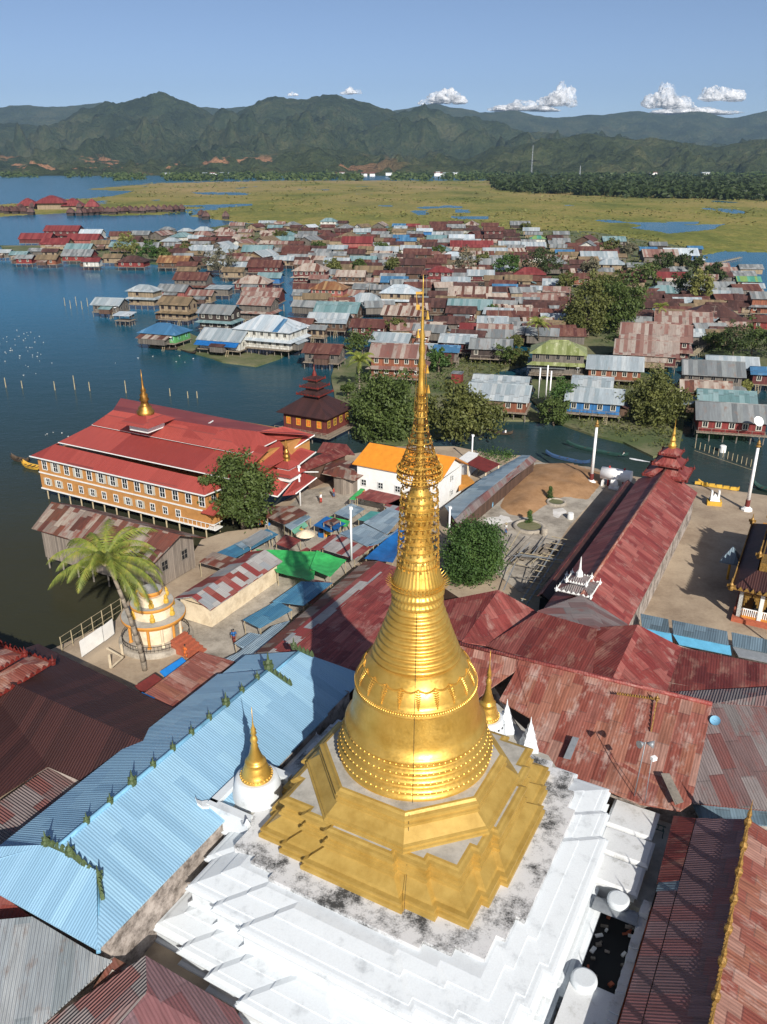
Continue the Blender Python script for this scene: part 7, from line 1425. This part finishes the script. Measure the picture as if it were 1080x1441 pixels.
# ------------------------------------------------------------ boats, people, birds, stakes
def boat(name,label,a_,c_,wd,mt,inner='boat_wood',people=0,z=.05,cargo=None):
    A2,B2=P(*a_,z),P(*c_,z); L=(B2-A2).length; d=(B2-A2).normalized(); s_=Vector((-d.y,d.x,0)); t=thing(name,label,'boat',(A2.x,A2.y,0)); b=MB().mat(mt); N=16; i=len(b.v)
    for k in range(N+1):
        u=k/N; p=A2.lerp(B2,u); wv=wd*.5*max(.02,math.sin(PI*(u*.94+.03)))**.55; rise=.75*abs(2*u-1)**4
        for sy,zz in ((-1,.42),(-.8,.0),(0,-.12),(.8,.0),(1,.42),(.82,.4),(.6,.1),(-.6,.1),(-.82,.4)): b.v.append(tuple(p+s_*sy*wv+Vector((0,0,zz+rise*(1 if zz>.3 else .8)))))
    for k in range(N):
        for q in range(9): b.face(None,[i+k*9+q,i+(k+1)*9+q,i+(k+1)*9+(q+1)%9,i+k*9+(q+1)%9])
    b.build('hull',None,t,t)
    b=MB().mat(inner)
    for k in range(2,N-1,3): u=k/N; p=A2.lerp(B2,u)+Vector((0,0,.34)); wv=wd*.38; b.slab([p-s_*wv-d*.12,p-s_*wv+d*.12,p+s_*wv+d*.12,p+s_*wv-d*.12],.04)
    b.build('thwart',None,t,t)
    return A2,B2,d,s_
def person(p,face,label,shirt,hat=False):
    """seated boatman: one skinned body, arms with hands, clothes as shell"""
    p=Vector(p); f=Vector(face).normalized(); s_=Vector((-f.y,f.x,0)); t=thing('person',label,'person',p)
    V=[(0,0,.12,.13),(0,0,.32,.125),(0,0,.52,.13),(0,0,.62,.06),(.01,0,.72,.085),(.02,0,.82,.09)]
    vs=[p+f*a+s_*b_+Vector((0,0,c)) for a,b_,c,r in V]; rs=[r for *_,r in V]; es=[(k,k+1) for k in range(5)]
    def limb(st_,pts):
        prev=st_
        for a,b_,c,r in pts: vs.append(p+f*a+s_*b_+Vector((0,0,c))); rs.append(r); es.append((prev,len(vs)-1)); prev=len(vs)-1
        return prev
    for sg in (-1,1):
        h=limb(2,[(0,sg*.18,.5,.055),(.08,sg*.26,.3,.042),(.3,sg*.2,.27,.032),(.38,sg*.19,.27,.026)])
        for q in range(5):
            limb(h,[(.40+.005*q,sg*.19+(q-2)*.02,.262,.009),(.44-.008*abs(q-2),sg*.19+(q-2)*.024,.245,.008)])
        limb(0,[(.12,sg*.1,.12,.085),(.42,sg*.16,.26,.06),(.5,sg*.14,.02,.045),(.62,sg*.14,-.02,.035)])
    me=bpy.data.meshes.new('body'); inv=t.matrix_basis.inverted(); me.from_pydata([tuple(inv@v) for v in vs],es,[]); o=bpy.data.objects.new('body',me); COL.objects.link(o); o.parent=t; me.materials.append(M['skin'])
    m_=o.modifiers.new('skin','SKIN'); 
    for k,sv in enumerate(me.skin_vertices[0].data if me.skin_vertices else []): sv.radius=(rs[k],rs[k])
    o.modifiers.new('sub','SUBSURF').levels=1
    b=MB().mat(shirt); b.smooth=True; b.path([p+Vector((0,0,.05)),p+Vector((0,0,.3)),p+Vector((0,0,.56)),p+Vector((0,0,.62))],[.17,.16,.17,.08],12)
    for sg in (-1,1): b.path([p+s_*sg*.12+Vector((0,0,.54)),p+s_*sg*.2+Vector((0,0,.5)),p+f*.08+s_*sg*.27+Vector((0,0,.3))],[.08,.075,.055],8)
    b.build('shirt',None,t,t); b=MB().mat('cloth_b')
    for sg in (-1,1): b.path([p+Vector((0,0,.1)),p+f*.42+s_*sg*.16+Vector((0,0,.27)),p+f*.5+s_*sg*.14+Vector((0,0,.05))],[.13,.085,.06],8)
    b.build('trousers',None,t,t)
    b=MB().mat('bamboo' if hat else 'dark'); q=p+f*.02
    if hat: b.lathe((q.x,q.y),[(.26,p.z+.84),(.02,p.z+1.0)],14)
    else: b.lathe((q.x,q.y),[(.095,p.z+.82),(.1,p.z+.87),(.07,p.z+.92),(.02,p.z+.94)],12)
    b.build('hat' if hat else 'hair',None,t,t)
def stander(p,face,label,shirt,low,hat=False,sc_=1.0):
    p=Vector(p); f=Vector(face).normalized(); s_=Vector((-f.y,f.x,0)); t=thing('person',label,'person',p); vs=[];rs=[];es=[]
    def add(pr,pts):
        for a,b_,c,r in pts:
            vs.append(p+f*a+s_*b_+Vector((0,0,c))); rs.append(r)
            if pr is not None: es.append((pr,len(vs)-1))
            pr=len(vs)-1
        return pr
    add(None,[(0,0,.92,.14)]); top=add(0,[(0,0,1.1,.125),(0,0,1.34,.14),(0,0,1.47,.06),(.01,0,1.56,.085),(.02,0,1.66,.085)])
    for sg in (-1,1):
        add(0,[(0,sg*.1,.86,.095),(.04+sg*.08,sg*.11,.48,.065),(sg*.12,sg*.12,.08,.045),(.13+sg*.12,sg*.13,.04,.04)]); h=add(2,[(0,sg*.2,1.36,.055),(.03,sg*.26,1.1,.045),(.14,sg*.25,.88,.034),(.17,sg*.25,.8,.03)])
        for q in range(5): add(h,[(.15+.02*q,sg*.25,.74,.009),(.155+.02*q,sg*.245,.69+.006*abs(q-2),.008)])
    me=bpy.data.meshes.new('body'); inv=t.matrix_basis.inverted(); me.from_pydata([tuple(inv@v) for v in vs],es,[]); o=bpy.data.objects.new('body',me); COL.objects.link(o); o.parent=t; me.materials.append(M['skin']); o.modifiers.new('skin','SKIN')
    for k,sv in enumerate(me.skin_vertices[0].data if me.skin_vertices else []): sv.radius=(rs[k],rs[k])
    o.modifiers.new('sub','SUBSURF').levels=1
    b=MB().mat(shirt); b.smooth=True; b.path([p+Vector((0,0,.86)),p+Vector((0,0,1.1)),p+Vector((0,0,1.38)),p+Vector((0,0,1.45))],[.16,.16,.18,.08],12)
    for sg in (-1,1): b.path([p+s_*sg*.13+Vector((0,0,1.4)),p+s_*sg*.22+Vector((0,0,1.34)),p+f*.03+s_*sg*.27+Vector((0,0,1.1))],[.08,.075,.06],8)
    b.build('shirt',None,t,t); b=MB().mat(low); b.smooth=True; b.path([p+Vector((0,0,.95)),p+Vector((0,0,.6)),p+Vector((0,0,.2))],[.17,.19,.17],12); b.build('sarong',None,t,t)
    b=MB().mat('bamboo' if hat else 'dark'); b.lathe((p.x,p.y),[(.27,p.z+1.68),(.02,p.z+1.86)] if hat else [(.095,p.z+1.66),(.1,p.z+1.72),(.06,p.z+1.77),(.02,p.z+1.79)],14); b.build('hat' if hat else 'hair',None,t,t)
for x_,y_,z_,fc,lb,sh_,lo_,ht in ((470,700,1.55,(1,-.3,0),'person in red shirt standing on the concrete square','cloth_a','cloth_b',False),(452,708,1.55,(-1,.2,0),'person with straw hat walking on the concrete square','whitewall','cloth_a',True),(330,905,1.55,(.3,-1,0),'person in blue shirt in the lane by the cream walled house','blue_tarp','maroon',False),(262,927,1.5,(-.6,-.8,0),'person in orange standing below the red shrine steps','orange_cloth','orange_cloth',False),(712,752,1.6,(1,0,0),'person in white near the nearer cypress bed','whitewall','cloth_b',True),(955,735,1.5,(.2,-1,0),'person in red crossing the right courtyard','cloth_a','maroon',False),(425,757,1.55,(0,-1,0),'person in yellow beside the pale parasol','yellow_paint','cloth_b',False)):
    stander(P(x_,y_,z_),fc,lb,sh_,lo_,ht)
def rower(a,u,label,shirt,hat=False):
    A2,B2,d,s_=a; person(A2.lerp(B2,u)+Vector((0,0,.28)),d*-1,label,shirt,hat)
a=boat('longtail_boat','dark green longtail boat speeding along the canal with a white wake',(797,627),(884,645),1.1,'boat_green'); rower(a,.93,'person in white steering the speeding green longtail boat','whitewall')
a=boat('longtail_boat','slim wooden boat on the canal below the leafy tree',(681,607),(722,613),1.0,'boat_wood'); rower(a,.2,'person in red seated at the left end of the slim boat','cloth_a',True); rower(a,.75,'person in white seated in the middle of the slim boat','whitewall')
boat('longtail_boat','long blue-edged boat moored along the sand yard',(768,641),(830,655),.9,'cloth_b'); boat('longtail_boat','yellow boat moored at the left end of the monastery',(32,655),(62,662),1.6,'boat_yellow'); boat('longtail_boat','dark grey boat outside the yellow one at the monastery',(16,646),(42,651),1.4,'boat_wood')
boat('longtail_boat','yellow longtail boat moored beyond the right courtyard',(982,683),(1040,694),1.2,'boat_yellow'); boat('longtail_boat','green boat moored at the right edge of the courtyard shore',(1060,685),(1100,697),1.6,'boat_green'); boat('longtail_boat','brown boat at the tip of the lakeside mud bank',(246,489),(276,499),1.3,'boat_wood'); boat('longtail_boat','small brown canoe beside the red floating hut',(650,546),(668,533),1.0,'boat_wood'); boat('longtail_boat','dark boat under the blue hipped roof house',(212,489),(250,493),1.3,'boat_wood')
b=MB().mat('water_white'); A2,B2=P(886,645,.03),P(915,650,.03); i=len(b.v)
for k in range(13):
    p=A2.lerp(B2,k/12); w2=.12+.35*math.sin(PI*(k/12)**.6)+.08*noise.noise(p); b.v+=[(p.x,p.y+w2,.03),(p.x,p.y-w2,.03)]
for k in range(12): b.face(None,[i+2*k+1,i+2*k+3,i+2*k+2,i+2*k])
o=b.build('boat_wake'); tag(o,'white foam wake behind the green longtail boat','wake',kind='stuff')
b=MB().mat('bird_white'); b.lathe((0,0),[(.0,0),(.14,.05),(.16,.14),(.08,.22),(.0,.26)],8); b.box((.0,.0,.2),(.5,.14,.05)); bm=b.build('body'); bmesh_=bm.data; bpy.data.objects.remove(bm); rnd=random.Random(8)
for k in range(64):
    x,yy=(rnd.gauss(25,22),rnd.gauss(488,16)) if k<52 else rnd.choice([(rnd.uniform(50,100),rnd.uniform(608,616)),(rnd.uniform(150,300),rnd.uniform(500,512))]); p=P(x,yy,.05); o=bpy.data.objects.new('gull',bmesh_); COL.objects.link(o); o.location=p; o.rotation_euler=(0,0,rnd.uniform(0,6)); s_=rnd.uniform(.5,1.0); o.scale=(s_,s_,s_)
    tag(o,'white gull floating in the loose flock on the lake' if k<52 else 'white bird resting on the open lake apart from the flock','bird','white birds on the lake' if k<52 else 'stray white birds on the lake')
for k,(x,yy,h_) in enumerate([(9,548,2.4),(32,549,1.8),(78,552,2.2),(106,551,3.4),(127,553,2.2),(178,556,3.0),(240,560,1.8),(265,563,1.6),(278,563,1.6),(92,432,3),(100,436,3),(108,432,3.4),(116,437,3),(124,433,3.2),(295,425,3),(810,455,3),(415,430,3),(423,436,3),(400,440,2.5)]):
    p=P(x,yy,-.5); b=MB().mat('bamboo'); b.tube(p,p+Vector((0,0,h_+.5)),.13,.1,5); single(b,'mooring_stake',['','second ','third ','fourth ','fifth ','sixth ','seventh ','eighth ','ninth '][k]+'stake from the left standing in open water before the monastery' if 0<k<9 else ('leftmost stake standing in open water before the monastery' if k==0 else '%s thin fishing stake in the lake among the outlying village huts'%nth(k-8)),'stake',None,p,'fishing stakes in the lake')
rnd=random.Random(12)
for k,(x,yy,h_) in enumerate([(560,470,9),(640,500,8),(700,470,9),(745,470,9),(800,445,10),(880,500,9),(960,495,9),(1000,470,9),(520,430,9),(470,455,9),(600,420,9),(660,400,9),(720,385,9),(420,400,9),(380,370,9),(560,345,9),(480,335,9),(340,345,9),(620,345,9),(790,360,9)]):
    p=P(x,yy,0); t=thing('utility_pole',nth(sorted([560,640,700,745,800,880,960,1000,520,470,600,660,720,420,380,561,480,340,620,790]).index(561 if (x,yy)==(560,345) else x)+1)+' timber power pole from the left among the stilt houses','pole',p,0,'power poles in the village'); b=MB().mat('grey_wood'); b.tube(p,p+Vector((rnd.uniform(-.3,.3),0,h_)),.13,.09,5); b.build('shaft',None,t,t); b=MB().mat('grey_wood'); b.tube(p+Vector((-.9,0,h_-.5)),p+Vector((.9,.2,h_-.5)),.05,.05,4); b.build('crossarm',None,t,t)
# canal-side stakes at right and small fence
fe=thing('stake_fence','low bamboo stake fence in the canal before the red canal house','fence',P(1000,640,0))
for k in range(14): p=P(978+k*6.5,634+k*2.2,-.5); b=MB().mat('bamboo'); b.tube(p,p+Vector((0,0,1.9)),.07,.06,4); b.build('stake',None,fe,fe)
b=MB().mat('bamboo'); b.tube(P(978,634,1.0),P(1064,663,1.0),.05,.05,4); b.build('rail',None,fe,fe)
p=P(1017,636,.0); b=MB().mat('whitewall'); b.lathe((p.x,p.y),[(.6,0),(.6,1.2),(.45,1.3)],12); single(b,'white_drum','white plastic drum standing in the canal among the stakes','drum',None,p)
# clutter on the concrete, crates already placed: pots and barrels on the yard
for k,(x,yy,mt,lab) in enumerate([(690,713,'tinblue_flat','pale blue barrel at the edge of the white sand'),(766,752,'concrete','small concrete stump beside the round kerb'),(803,730,'trim_white','small white slab beside the shaded yard edge')]):
    p=P(x,yy,1.55); b=MB().mat(mt); b.lathe((p.x,p.y),[(.45,1.5),(.5,1.9),(.45,2.4),(.4,2.5)],12); single(b,'yard_barrel',lab,'barrel',None,p)
